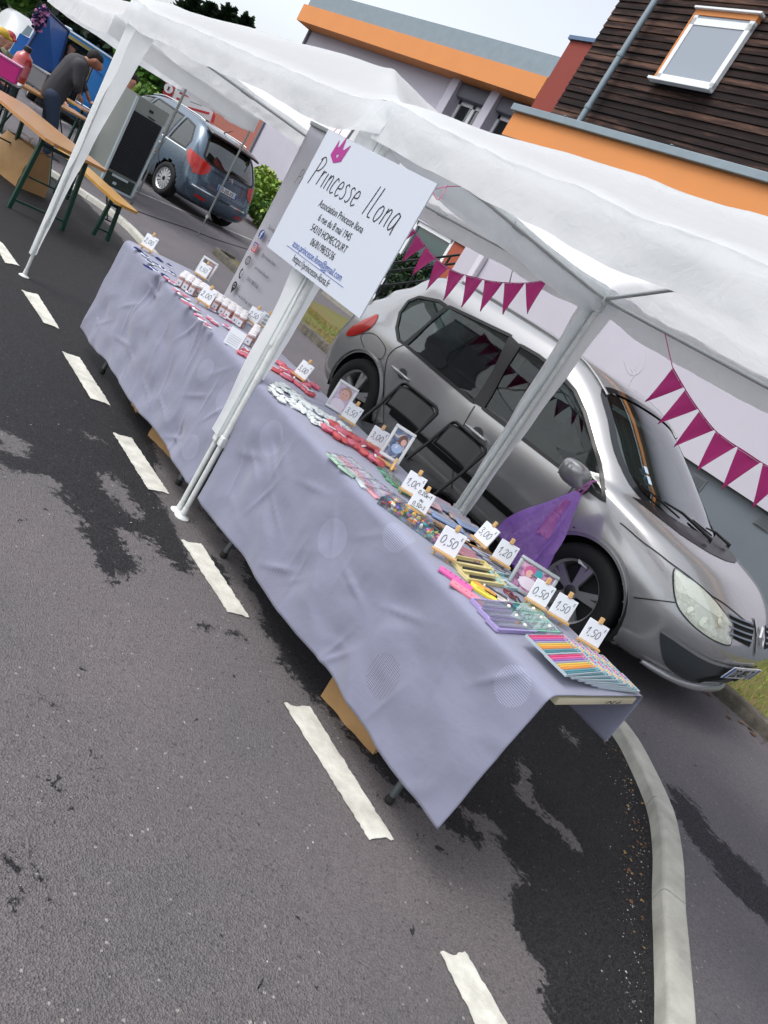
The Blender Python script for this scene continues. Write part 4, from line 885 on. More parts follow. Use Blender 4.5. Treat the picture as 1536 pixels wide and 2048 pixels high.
# roll-up banner behind the far table
bn = empty('roll_up_banner', (-5.18, 3.32, 0), 0, 'tall grey roll-up banner with social media icons standing behind the jars', 'banner')
bsheet = mat('banner print grey', '#b9b8c1', .5)
mb = MB(); mb.grid(lambda u, v: (-.425 + .85 * u, .012 * math.sin(v * 3) + .004 * math.sin(u * 5), .09 + v * 1.88), 14, 30); sh = mb.build('banner_sheet', bsheet, bn, smooth=180); sm = sh.modifiers.new('t', 'SOLIDIFY'); sm.thickness = .002
mb = MB(); mb.box((0, 0, 1.985), (.87, .025, .03), bev=.006); mb.build('top_rail', steel_g, bn)
mb = MB(); mb.box((0, 0, .05), (.9, .1, .09), bev=.02); mb.box((-.3, 0, .012), (.05, .4, .012)); mb.box((.3, 0, .012), (.05, .4, .012)); mb.build('base', steel_g, bn)
mb = MB(); mb.tube([(0, .04, .08), (0, .03, 1.97)], .01, 8); mb.build('support_pole', steel_g, bn)
TN = frame((-.425, -.02, 0), (1, 0, 0), (0, 0, 1))
mb = MB(); crown(mb, TN @ Matrix.Translation((.28, 1.66, 0)), .08); mb.build('crown_logo', crown_m, bn, fixn=False)
mb = MB(); strokes(mb, 'Princesse', .1, TN @ Matrix.Translation((.2, 1.56, 0)), .005, .09, .8)
text_mb(mb, 'Suivez nous', .05, TN @ Matrix.Translation((.16, 1.16, 0)), sx=.9); text_mb(mb, '0681985536', .045, TN @ Matrix.Translation((.23, .745, 0)), sx=.9); text_mb(mb, '6 rue du 8 mai 1945, 54310 Homecourt', .04, TN @ Matrix.Translation((.2, .6, 0)), sx=.85); text_mb(mb, 'Princesse Ilona', .04, TN @ Matrix.Translation((.26, 1.07, 0)), sx=.85); text_mb(mb, '@princesse.ilona', .04, TN @ Matrix.Translation((.26, .965, 0)), sx=.85); text_mb(mb, 'princesse-ilona.fr', .04, TN @ Matrix.Translation((.26, .855, 0)), sx=.85)
mb.build('lettering', mat('banner ink', '#3b3a44', .6), bn, fixn=False)
def disc2(mb, T, r, n=28, r0=0.0):
    if r0 <= 0: mb.add([T @ Vector((r * math.cos(2 * math.pi * k / n), r * math.sin(2 * math.pi * k / n), 0)) for k in range(n)], [tuple(range(n))])
    else:
        vs = [T @ Vector((q * math.cos(2 * math.pi * k / n), q * math.sin(2 * math.pi * k / n), 0)) for q in (r, r0) for k in range(n)]; mb.add(vs, [(k, (k + 1) % n, n + (k + 1) % n, n + k) for k in range(n)])
fb = mat('social blue', '#24408f', .5); ig1 = mat('icon purple', '#6b2f8f', .5); ig2 = mat('icon red', '#cf3a4a', .5)
iy = [1.095, .985, .87, .755, .635]
def TI(i, dz=.0): return TN @ Matrix.Translation((.125 if i < 4 else .12, iy[i], dz))
mb = MB(); disc2(mb, TI(0), .038); o = mb.build('round_icon', fb, bn, fixn=False)
mb = MB(); text_mb(mb, 'f', .085, TI(0, .002) @ Matrix.Translation((.0, -.03, 0)), 'CENTER', 1, .003); mb.build('icon_letter', white_ink, o, fixn=False)
def rrect(s, r, n=6):
    pts = []
    for cx_, cy_, a0 in ((s - r, s - r, 0), (-s + r, s - r, 90), (-s + r, -s + r, 180), (s - r, -s + r, 270)):
        for k in range(n + 1): a = R(a0 + 90 * k / n); pts.append((cx_ + r * math.cos(a), cy_ + r * math.sin(a)))
    return pts
mb = MB(); mb.mi = 0; mb.add([TI(1) @ Vector((a, b, 0)) for a, b in rrect(.037, .012)], [tuple(range(28))])
o = mb.build('camera_icon', ig2, bn, fixn=False)
mb = MB(); mb.add([TI(1, .0006) @ Vector((a, b, 0)) for a, b in [(-.037, -.01), (.037, .035), (.03, .037), (-.03, .037), (-.037, .03)]], [(0, 1, 2, 3, 4)]); mb.build('icon_shade', ig1, o, fixn=False)
mb = MB(); pts = rrect(.026, .009); vs = [TI(1, .002) @ Vector((a, b, 0)) for a, b in pts] + [TI(1, .002) @ Vector((a * .8, b * .8, 0)) for a, b in pts]; n_ = len(pts); mb.add(vs, [(k, (k + 1) % n_, n_ + (k + 1) % n_, n_ + k) for k in range(n_)]); disc2(mb, TI(1, .002), .014, r0=.009); disc2(mb, TI(1, .002) @ Matrix.Translation((.014, .014, 0)), .003); mb.build('icon_outline', white_ink, o, fixn=False)
mb = MB(); disc2(mb, TI(2), .037, r0=.032)
for ex in (.36, .8):
    mb.ribbon([TI(2) @ Vector((ex * .035 * math.cos(a), .035 * math.sin(a), 0)) for a in [2 * math.pi * k / 28 for k in range(28)]], .0035, (0, -1, 0), closed=True)
for yy in (-.02, 0, .02): hw = math.sqrt(.035 ** 2 - yy ** 2); mb.ribbon([TI(2) @ Vector((-hw, yy, 0)), TI(2) @ Vector((hw, yy, 0))], .0035, (0, -1, 0))
mb.ribbon([TI(2) @ Vector((0, -.035, 0)), TI(2) @ Vector((0, .035, 0))], .0035, (0, -1, 0)); mb.build('globe_icon', ink, bn, fixn=False)
mb = MB(); mb.ribbon([TI(3) @ Vector(p) for p in crom([(.018, -.034, 0), (.0, -.03, 0), (-.016, -.01, 0), (-.02, .015, 0), (-.012, .033, 0)], 4)], .013, (0, -1, 0)); mb.box((0, 0, 0), (0, 0, 0)) if False else None
mb.ribbon([TI(3) @ Vector((.006, -.036, 0)), TI(3) @ Vector((.022, -.026, 0))], .014, (0, -1, 0)); mb.ribbon([TI(3) @ Vector((-.02, .036, 0)), TI(3) @ Vector((-.002, .028, 0))], .014, (0, -1, 0))
for r_ in (.014, .024): mb.ribbon([TI(3) @ Vector((.004 + r_ * math.cos(a), r_ * math.sin(a), 0)) for a in [R(-50 + 20 * k) for k in range(6)]], .003, (0, -1, 0))
mb.build('phone_icon', ink, bn, fixn=False)
mb = MB(); pts = [(.034 * math.cos(R(-30 + 240 * k / 16)), .012 + .034 * math.sin(R(-30 + 240 * k / 16))) for k in range(17)] + [(0, -.058)]; mb.add([TI(4) @ Vector((a, b, 0)) for a, b in pts], [tuple(range(18))]); o = mb.build('pin_icon', ink, bn, fixn=False)
mb = MB(); mb.ribbon([TI(4, .002) @ Vector((a, b, 0)) for a, b in [(-.014, .0), (-.014, .018), (0, .03), (.014, .018), (.014, 0)]], .004, (0, -1, 0), closed=True); mb.build('icon_outline', white_ink, o, fixn=False)
# bunting
flag_m = mat('magenta felt', '#b52d78', .9, var=.08, vscale=12, sheen=.2); str_m = mat('white string', '#c9a9bd', .8)
def bunting(top, n, label, tail=None, head=None):
    g = empty('bunting', Vector(top[0]), 0, label, 'bunting', 'magenta felt bunting under the gazebo eaves'); o = g.location; c = crom([tuple(Vector(p) - o) for p in top], 10); 
    ln = [0]
    for i in range(1, len(c)): ln.append(ln[-1] + (Vector(c[i]) - Vector(c[i - 1])).length)
    def P_(s):
        s = max(0, min(ln[-1] - 1e-6, s))
        for i in range(1, len(c)):
            if ln[i] >= s: t = (s - ln[i - 1]) / (ln[i] - ln[i - 1] + 1e-9); return Vector(c[i - 1]).lerp(Vector(c[i]), t)
    mb = MB(); pts = ([Vector(head) - o] if head else []) + [Vector(p) + Vector((0, -.003, .0)) for p in c] + ([Vector(tail) - o] if tail else []); mb.tube(pts, .0025, 6); mb.build('cord', flag_m, g)
    st_ = ln[-1] / n; rnd = random.Random(n)
    for k in range(n):
        a, b = P_(k * st_ + .006), P_((k + 1) * st_ - .006); m_ = (a + b) / 2; sg_ = (b - a); dn = Vector((sg_.normalized().z * .9, rnd.uniform(-.05, .05), -1)).normalized(); tip = m_ + dn * .205; mb = MB()
        N_ = 7
        for side in (0, 1):
            vs = []
            for i in range(N_ + 1):
                t = i / N_; l_, r_ = a.lerp(tip, t), b.lerp(tip, t)
                for j in range(5): q = l_.lerp(r_, j / 4); q.y += .006 * math.sin(j * 1.5 + k + t * 3) * (1 - t * .3) + side * .0016; vs.append(q)
            mb.add(vs, [(i * 5 + j, i * 5 + j + 1, (i + 1) * 5 + j + 1, (i + 1) * 5 + j) for i in range(N_) for j in range(4)])
        mb.build('flag', flag_m, g, smooth=180, fixn=False)
    for k in range(n):
        a, b = P_(k * st_ + .01), P_((k + 1) * st_ - .01); mb = MB(); mb.ribbon([a + Vector((0, -.0045, -.006)), b + Vector((0, -.0045, -.006))], .003, (0, -1, 0)); mb.build('stitching', str_m, g, fixn=False)
    return g
b1 = [aty(u, v, 3.75) for u, v in [(795, 415), (826, 457), (855, 497), (882, 525), (915, 545), (950, 555), (985, 563), (1020, 566), (1055, 566), (1096, 560)]]
bunting(b1, 10, 'magenta bunting sagging between the white board and the middle gazebo leg', tail=aty(1180, 575, 3.72))
b2_ = [aty(u, v, 3.75) for u, v in [(1345, 733), (1370, 777), (1397, 818), (1436, 866), (1490, 903), (1541, 935), (1595, 955), (1650, 965)]]
bunting(b2_, 7, 'magenta bunting hanging at the right edge of the photograph in front of the lilac wall', head=aty(1330, 668, 3.74))
# ============================================================ FOLDING CHAIRS
blk = mat('black chair plastic', '#1b1c20', .38, spec=.5, var=.1, vscale=6); blk_t = mat('black chair tube', '#101114', .3, metal=.3)
def chair(x, y, rz, label):
    c = empty('folding_chair', (x, y, 0), rz, label, 'chair', 'black folding chairs behind the table'); w2 = .205
    # faces -y; back frame is an upside-down U running down to the front feet
    mb = MB(); path = [(-w2, -.2, 0), (-w2, .13, .62), (-w2, .19, .76)] + [(-w2 + .05 - .05 * math.cos(R(a)), .2 + .004 * a / 90, .77 + .05 * math.sin(R(a))) for a in (20, 50, 80)] + [(w2 - .05 + .05 * math.sin(R(a)), .204, .77 + .05 * math.cos(R(a))) for a in (10, 40, 70)] + [(w2, .19, .76), (w2, .13, .62), (w2, -.2, 0)]
    mb.tube(path, .012, 10); mb.build('back_frame', blk_t, c, smooth=60)
    mb = MB(); mb.grid(lambda u, v: (-w2 + .012 + (2 * w2 - .024) * u, .155 + .045 * v + .03 * (1 - (2 * u - 1) ** 2), .62 + v * (.19 - .03 * abs(2 * u - 1) ** 4)), 16, 8); bk = mb.build('backrest', blk, c, smooth=180); s_ = bk.modifiers.new('t', 'SOLIDIFY'); s_.thickness = .012
    mb = MB(); mb.box((0, -.03, .445), (.39, .38, .025), bev=.012); mb.build('seat', blk, c, smooth=50)
    for sx_ in (-1, 1):
        mb = MB(); mb.tube([(sx_ * (w2 - .022), .26, 0), (sx_ * (w2 - .022), -.1, .44)], .011, 8); mb.build('leg', blk_t, c, smooth=60)
    mb = MB(); mb.tube([(-w2, -.15, .09), (w2, -.15, .09)], .009, 8); mb.tube([(-w2 + .02, .22, .06), (w2 - .02, .22, .06)], .009, 8); mb.build('stretcher', blk_t, c, smooth=60)
chair(-3.60, 3.62, R(4), 'black folding chair beside the rear wheel of the silver car'); chair(-3.12, 3.66, R(-6), 'black folding chair nearer the middle gazebo leg')
# bags under the tables
kraft = mat('brown kraft paper', '#ab875a', .75, var=.12, vscale=7, bump=.5, bscale=12)
def paper_bag(loc, rz, d, label, seed, handle=False):
    t = empty('paper_bag', loc, rz, label, 'bag', 'brown paper bags on the ground'); w_, dp, h = d
    def fn(u, v):
        a = 2 * math.pi * u; z = v * h; f = 1 - .55 * max(0, v - .55) / .45; cx_, sy_ = math.cos(a), math.sin(a); k = max(abs(cx_), abs(sy_)); return (cx_ / k * w_ / 2 * (1 + .05 * nz3(a, v * 3, seed)), sy_ / k * dp / 2 * f + .02 * nz3(a * 2, v * 4, seed), z + .01 * nz3(a * 3, v, seed) * v)
    mb = MB(); mb.grid(fn, 40, 12, True); mb.poly([fn(k / 40, 0) for k in range(40)]); mb.build('bag_body', kraft, t, smooth=35)
    if handle:
        for s_ in (-1, 1): mb = MB(); mb.tube(crom([(-w_ * .2, s_ * dp * .2, h * .97), (-w_ * .15, s_ * dp * .22, h * 1.15), (w_ * .15, s_ * dp * .22, h * 1.15), (w_ * .2, s_ * dp * .2, h * .97)], 4), .004, 6); mb.build('handle', kraft, t)
paper_bag((-1.44, 2.17, .0), R(12), (.3, .14, .38), 'brown paper bag leaning by the near table leg under the hanging cloth', 1)
paper_bag((-3.95, 2.22, .0), R(-8), (.2, .14, .34), 'brown paper bag under the far end of the left table', 2)
paper_bag((-3.47, 2.2, .0), R(14), (.26, .13, .27), 'reddish brown paper bag under the middle of the left table', 3)
# ============================================================ CARS
def lerp_levels(L, k=5):
    return crom(L, k)
class Shell:
    """car body: a stack of rounded plan outlines, each level = (z, rear x, front x, half width, rear rounding, front rounding)"""
    def __init__(s, levels, NE=22, NS=90, k=5, ee=.72):
        s.levels = crom(levels, k); s.rings = []; s.NE, s.NS = NE, NS
        for (z, xr, xf, w_, lr, lf) in s.levels:
            half = []
            for i in range(NE): a = math.pi / 2 * i / NE; half.append((xr + lr * (1 - math.cos(a) ** ee), w_ * math.sin(a) ** ee))
            for i in range(NS + 1): half.append((xr + lr + (xf - lf - xr - lr) * i / NS, w_))
            for i in range(1, NE + 1): a = math.pi / 2 * (1 - i / NE); half.append((xf - lf * (1 - math.cos(a) ** ee), w_ * max(0, math.sin(a)) ** ee))
            xm = (xr + xf) / 2; hl = (xf - xr) / 2
            half = [(x, y * (1 - .045 * ((x - xm) / hl) ** 4)) for x, y in half]
            ring = [(x, -y, z) for x, y in half] + [(x, y, z) for x, y in half[::-1][1:-1]]
            s.rings.append(ring)
        n = len(s.rings[0]); s.n = n; s.v = [Vector(p) for r_ in s.rings for p in r_]; s.f = []
        for i in range(len(s.rings) - 1):
            for k_ in range(n): k2 = (k_ + 1) % n; s.f.append((i * n + k_, i * n + k2, (i + 1) * n + k2, (i + 1) * n + k_))
        top = s.rings[-1]; b = (len(s.rings) - 1) * n; h = n // 2
        for k_ in range(1, h - 1 + 1):
            a, c = b + k_, b + (n - k_) % n; a2, c2 = b + k_ + 1, b + (n - k_ - 1) % n
            if k_ == 1: s.f.append((b, b + 1, b + n - 1))
            if a2 != c2: s.f.append((a, a2, c2, c))
            else: s.f.append((a, a2, c))
        s.bvh = BVHTree.FromPolygons(s.v, s.f)
    def side(s, x, z, sg=-1):
        h = s.bvh.ray_cast(Vector((x, sg * 3, z)), Vector((0, -sg, 0)))
        if h[0] is None:
            q = s.bvh.find_nearest(Vector((x, sg * .9, z))); return q[0], s.out(q[0], q[1])
        return h[0], s.out(h[0], h[1])
    def endp(s, y, z, sg=1):
        h = s.bvh.ray_cast(Vector((sg * 8, y, z)), Vector((-sg, 0, 0)))
        if h[0] is None: q = s.bvh.find_nearest(Vector((sg * 4, y, z))); return q[0], s.out(q[0], q[1])
        return h[0], s.out(h[0], h[1])
    def out(s, p, n):
        c = Vector((p.x * .6 + .8, 0, .5)); return n if (p - c).dot(n) > 0 else -n
    def proj(s, pt):
        mode, a, b = pt
        if mode == 'L': return s.side(a, b, -1)
        if mode == 'R': return s.side(a, b, 1)
        if mode == 'F': return s.endp(a, b, 1)
        if mode == 'B': return s.endp(a, b, -1)
        if mode == 'T':
            h = s.bvh.ray_cast(Vector((a, b, 4)), Vector((0, 0, -1))); return (h[0], s.out(h[0], h[1])) if h[0] is not None else (Vector((a, b, 1)), Vector((0, 0, 1)))
    def line(s, mb, mode, pts, wd, off=.003, closed=False, k=6):
        c = crom(pts, k, closed); P = [s.proj((mode, a, b)) for a, b in c]; mb.ribbon([p + n * off for p, n in P], wd, [n for p, n in P], closed)
    def patch(s, mb, mode, poly, off=.003, cuts=3, thick=0.0, smooth=0):
        if smooth: poly = crom(poly, smooth, True)
        bm = bmesh.new(); vs = [bm.verts.new((a, b, 0)) for a, b in poly]; bm.faces.new(vs); bmesh.ops.triangulate(bm, faces=bm.faces, quad_method='BEAUTY', ngon_method='BEAUTY')
        for _ in range(cuts):
            lg = [e for e in bm.edges if e.calc_length() > .05]
            if lg: bmesh.ops.subdivide_edges(bm, edges=lg, cuts=1); bmesh.ops.triangulate(bm, faces=bm.faces)
        bm.verts.ensure_lookup_table(); bm.verts.index_update(); vv = []
        for v in bm.verts: p, n = s.proj((mode, v.co.x, v.co.y)); vv.append(p + n * off)
        mb.add(vv, [[v.index for v in f.verts] for f in bm.faces]); bm.free()
        return mb
def in_poly(x, y, P):
    r_ = False; n = len(P); j = n - 1
    for i in range(n):
        if (P[i][1] > y) != (P[j][1] > y) and x < (P[j][0] - P[i][0]) * (y - P[i][1]) / (P[j][1] - P[i][1] + 1e-12) + P[i][0]: r_ = not r_
        j = i
    return r_
def body_mesh(sh, holes, arches, name, matl, parent, glassinfo=None):
    """holes: list of (mode, polygon, glass material or None)"""
    keep = []; glass = [[] for _ in holes]
    for f in sh.f:
        c = sum((sh.v[i] for i in f), Vector()) / len(f); drop = False
        for (ax, az, ar) in arches:
            if abs(c.y) > .55 and (c.x - ax) ** 2 + (c.z - az) ** 2 < ar * ar: drop = True
        if drop: continue
        for hi, (mode, P, gm_) in enumerate(holes):
            if mode in 'LR':
                if (c.y < -.4) == (mode == 'L') and abs(c.y) > .4 and in_poly(c.x, c.z, P):
                    n = (sh.v[f[1]] - sh.v[f[0]]).cross(sh.v[f[2]] - sh.v[f[0]])
                    if abs(n.y) > .2 * n.length: glass[hi].append(f); drop = True
            elif mode == 'F' and c.x > 2 and in_poly(c.y, c.z, P): glass[hi].append(f); drop = True
            elif mode == 'B' and c.x < 1.2 and in_poly(c.y, c.z, P): glass[hi].append(f); drop = True
        if not drop: keep.append(f)
    mb = MB(); used = sorted({i for f in keep for i in f}); ix = {v: i for i, v in enumerate(used)}; mb.add([sh.v[i] for i in used], [tuple(ix[i] for i in f) for f in keep]); body = mb.build(name, matl, parent, smooth=180)
    for hi, fs in enumerate(glass):
        if not fs or holes[hi][2] is None: continue
        mb = MB(); used = sorted({i for f in fs for i in f}); ix = {v: i for i, v in enumerate(used)}; vs = []
        for i in used: p = sh.v[i]; q = sh.bvh.find_nearest(p); n = sh.out(q[0], q[1]); vs.append(p - n * .006)
        mb.add(vs, [tuple(ix[i] for i in f) for f in fs]); mb.build('windscreen' if holes[hi][0] == 'F' else ('rear_window' if holes[hi][0] == 'B' else 'side_window'), holes[hi][2], parent, smooth=180)
    return body
tyre_m = mat('tyre rubber', '#16171a', .82, bump=.2, bscale=120); rim_m = mat('alloy rim', '#8e9093', .3, metal=.8); rim_b = mat('brushed bright rim', '#c4c8cc', .3, metal=.7); black_m = mat('black trim', '#101214', .35); cav_m = mat('dark cavity', '#060607', .95)
def wheel(parent, x, y, z, r, wd, sg, style=0, matl=None, steer=0.0):
    """sg = -1 for the side facing -y"""
    wo = MB(); T = Matrix.Translation((x, y, z)) @ Matrix.Rotation(steer, 4, 'Z') @ Matrix.Diagonal((1, -sg, 1, 1)); rr = r * .66
    w_e = empty('wheel', (0, 0, 0)); w_e.parent = parent
    mb = MB(); mb.T = T; h = wd / 2
    mb.lathe([(rr, -h * .9), (rr + .01, -h), (r * .9, -h), (r * .97, -h * .85), (r, -h * .5), (r, h * .5), (r * .97, h * .85), (r * .9, h), (rr + .01, h), (rr, h * .9)], axis='Y', n=48, cap=False); mb.build('tyre', tyre_m, w_e, smooth=50)
    mb = MB(); mb.T = T; m_ = matl or rim_m
    mb.lathe([(rr, -h * .9), (rr, -h * .82), (rr * .93, -h * .7), (rr * .9, h * .5), (rr * .3, h * .55)], axis='Y', n=40, cap=False); mb.lathe([(rr * .26, -h * .6), (rr * .24, -h * .72), (.001, -h * .74)], axis='Y', n=24, cap=False)
    ns = 5 if style == 0 else 14
    for k in range(ns):
        a = 2 * math.pi * k / ns + .3
        for da in ((-.14, .14) if style == 0 else (0,)):
            w0, w1 = (.016, .02) if style == 0 else (.012, .03); aa = a + da; c0 = Vector((math.cos(a + da * .6), 0, math.sin(a + da * .6))) * rr * .2; c1 = Vector((math.cos(aa + (.0 if style == 0 else .25)), 0, math.sin(aa + (.0 if style == 0 else .25)))) * rr * .96; t = (c1 - c0).normalized(); s_ = Vector((t.z, 0, -t.x))
            y0, y1 = -h * .72, -h * .66; vs = [c0 + s_ * w0 + Vector((0, y0, 0)), c0 - s_ * w0 + Vector((0, y0, 0)), c1 - s_ * w1 + Vector((0, y1, 0)), c1 + s_ * w1 + Vector((0, y1, 0))]; vs += [v + Vector((0, .03, 0)) for v in vs]
            mb.add(vs, [(0, 1, 2, 3), (0, 4, 5, 1), (1, 5, 6, 2), (2, 6, 7, 3), (3, 7, 4, 0)])
    mb.build('rim', m_, w_e, smooth=40)
    mb = MB(); mb.T = T; mb.lathe([(rr * .88, h * .2), (.001, h * .2)], axis='Y', n=24, cap=False); mb.lathe([(rr * .2, -h * .75), (rr * .17, -h * .8), (.001, -h * .81)], axis='Y', n=20, cap=False); mb.build('hub', cav_m if style else mat('hub grey', '#2f3134', .5), w_e, smooth=40)
def liner(mb, x, z, r, y0, y1):
    n = 20; pts = [(x + r * math.cos(math.pi * k / n * 1.16 - .25), z + r * math.sin(math.pi * k / n * 1.16 - .25)) for k in range(n + 1)]
    mb.add([(a, y0, b) for a, b in pts] + [(a, y1, b) for a, b in pts], [(k, k + 1, n + 2 + k, n + 1 + k) for k in range(n)]); mb.add([(a, y1, b) for a, b in pts] + [(x, y1, z)], [(k, k + 1, n + 1) for k in range(n)])
def plate(parent, T, s, w_=.52, h=.11):
    mb = MB(); mb.T = T; mb.box((0, 0, .004), (w_, h, .008), bev=.004); p = mb.build('number_plate', mat('plate white', '#c9ced2', .4), parent)
    mb = MB(); mb.T = T; mb.box((-w_ / 2 + .022, 0, .0086), (.04, h - .01, .002)); mb.build('blue_band', mat('plate blue', '#2255a8', .4), p)
    mb = MB(); mb.T = T; mb.box((w_ / 2 - .022, 0, .0086), (.04, h - .01, .002)); mb.build('blue_band', mat('plate blue'), p)
    mb = MB(); text_mb(mb, s, .105, T @ Matrix.Translation((0, -.036, .0102)), 'CENTER', .78, .002); mb.build('plate_lettering', ink, p, fixn=False)
# ---------------- silver people carrier, nose towards the near end of the tables
silver = mat('warm silver car paint', '#a4a5a7', .22, metal=.5, coat=.8)
CX, CY, CZ = -5.40, 5.225, .058
car = empty('silver_car', (CX, CY, CZ), 0, 'silver grey people carrier parked on the pavement right behind the tables', 'car')
lv = [(0.17, 0.06, 3.86, 0.7, 0.33, 0.9), (0.21, -0.1, 3.98, 0.8, 0.33, 0.98), (0.3, -0.17, 4.06, 0.865, 0.33, 1.0), (0.42, -0.2, 4.1, 0.885, 0.33, 1.02), (0.55, -0.2, 4.12, 0.9, 0.33, 1.05), (0.66, -0.18, 4.08, 0.905, 0.33, 1.05), (0.76, -0.15, 4.0, 0.903, 0.33, 1.05), (0.84, -0.13, 3.9, 0.897, 0.33, 1.05), (0.9, -0.11, 3.78, 0.885, 0.33, 1.0), (0.945, -0.09, 3.59, 0.87, 0.33, 0.86), (0.985, -0.07, 3.38, 0.856, 0.33, 0.7), (1.03, -0.05, 3.26, 0.843, 0.33, 0.58), (1.1, 0.02, 3.15, 0.826, 0.36, 0.52), (1.2, 0.07, 2.99, 0.8, 0.36, 0.5), (1.3, 0.18, 2.83, 0.772, 0.42, 0.48), (1.39, 0.24, 2.68, 0.745, 0.42, 0.48), (1.46, 0.31, 2.55, 0.718, 0.42, 0.5), (1.51, 0.4, 2.44, 0.685, 0.42, 0.52), (1.545, 0.53, 2.32, 0.63, 0.42, 0.55), (1.565, 0.72, 2.12, 0.53, 0.42, 0.6), (1.578, 0.97, 1.78, 0.38, 0.35, 0.35)]
SH = Shell(lv, k=6, NE=26, NS=150)
def cl(u, v, sg=-1):  # photograph point -> (x,z) on the near flank
    d = (CAM_M @ Vector((u - 768, 1024 - v, -FPX))).normalized(); h = SH.bvh.ray_cast(Vector((-CX, -CY, CAM_H - CZ)), d)
    if h[0] is None: h = SH.bvh.find_nearest(Vector((-CX, -CY, CAM_H - CZ)) + d * 4.6)
    return h[0]
def sxz(L): return [(cl(u, v).x, cl(u, v).z) for u, v in L]
wq = sxz([(797, 680), (793, 655), (800, 625), (817, 602), (838, 594), (878, 602), (893, 612), (812, 690)])
wr_ = sxz([(808, 687), (898, 613), (1022, 672), (990, 740), (948, 806)])
wf = sxz([(966, 817), (1005, 745), (1040, 690), (1078, 712), (1110, 738), (1150, 782), (1170, 825), (1196, 915), (1210, 1003), (1140, 950)])
fq = [(wf[-2][0] - .02, wf[-2][1])]
ws_poly = [(-.60, 1.0), (-.70, 1.12), (-.655, 1.30), (-.60, 1.43), (-.40, 1.478), (0, 1.492), (.40, 1.478), (.60, 1.43), (.655, 1.30), (.70, 1.12), (.60, 1.0), (.3, .985), (0, .98), (-.3, .985)]
gl = glass_mat('tinted car glass', '#6f8580', .07); gl_w = glass_mat('windscreen glass', '#a3b5b0', .17)
rw_poly = [(-.55, 1.0), (-.6, 1.2), (-.52, 1.4), (.52, 1.4), (.6, 1.2), (.55, 1.0)]
holes = [('L', wq, gl), ('L', wr_, gl), ('L', wf, gl), ('R', wq, gl), ('R', wr_, gl), ('R', wf, gl), ('F', ws_poly, gl_w), ('B', rw_poly, gl)]
FW, RW = 3.27, .59; AZ, AR = .31, .365
body_mesh(SH, holes, [(FW, AZ, AR), (RW, AZ, AR)], 'body', silver, car)
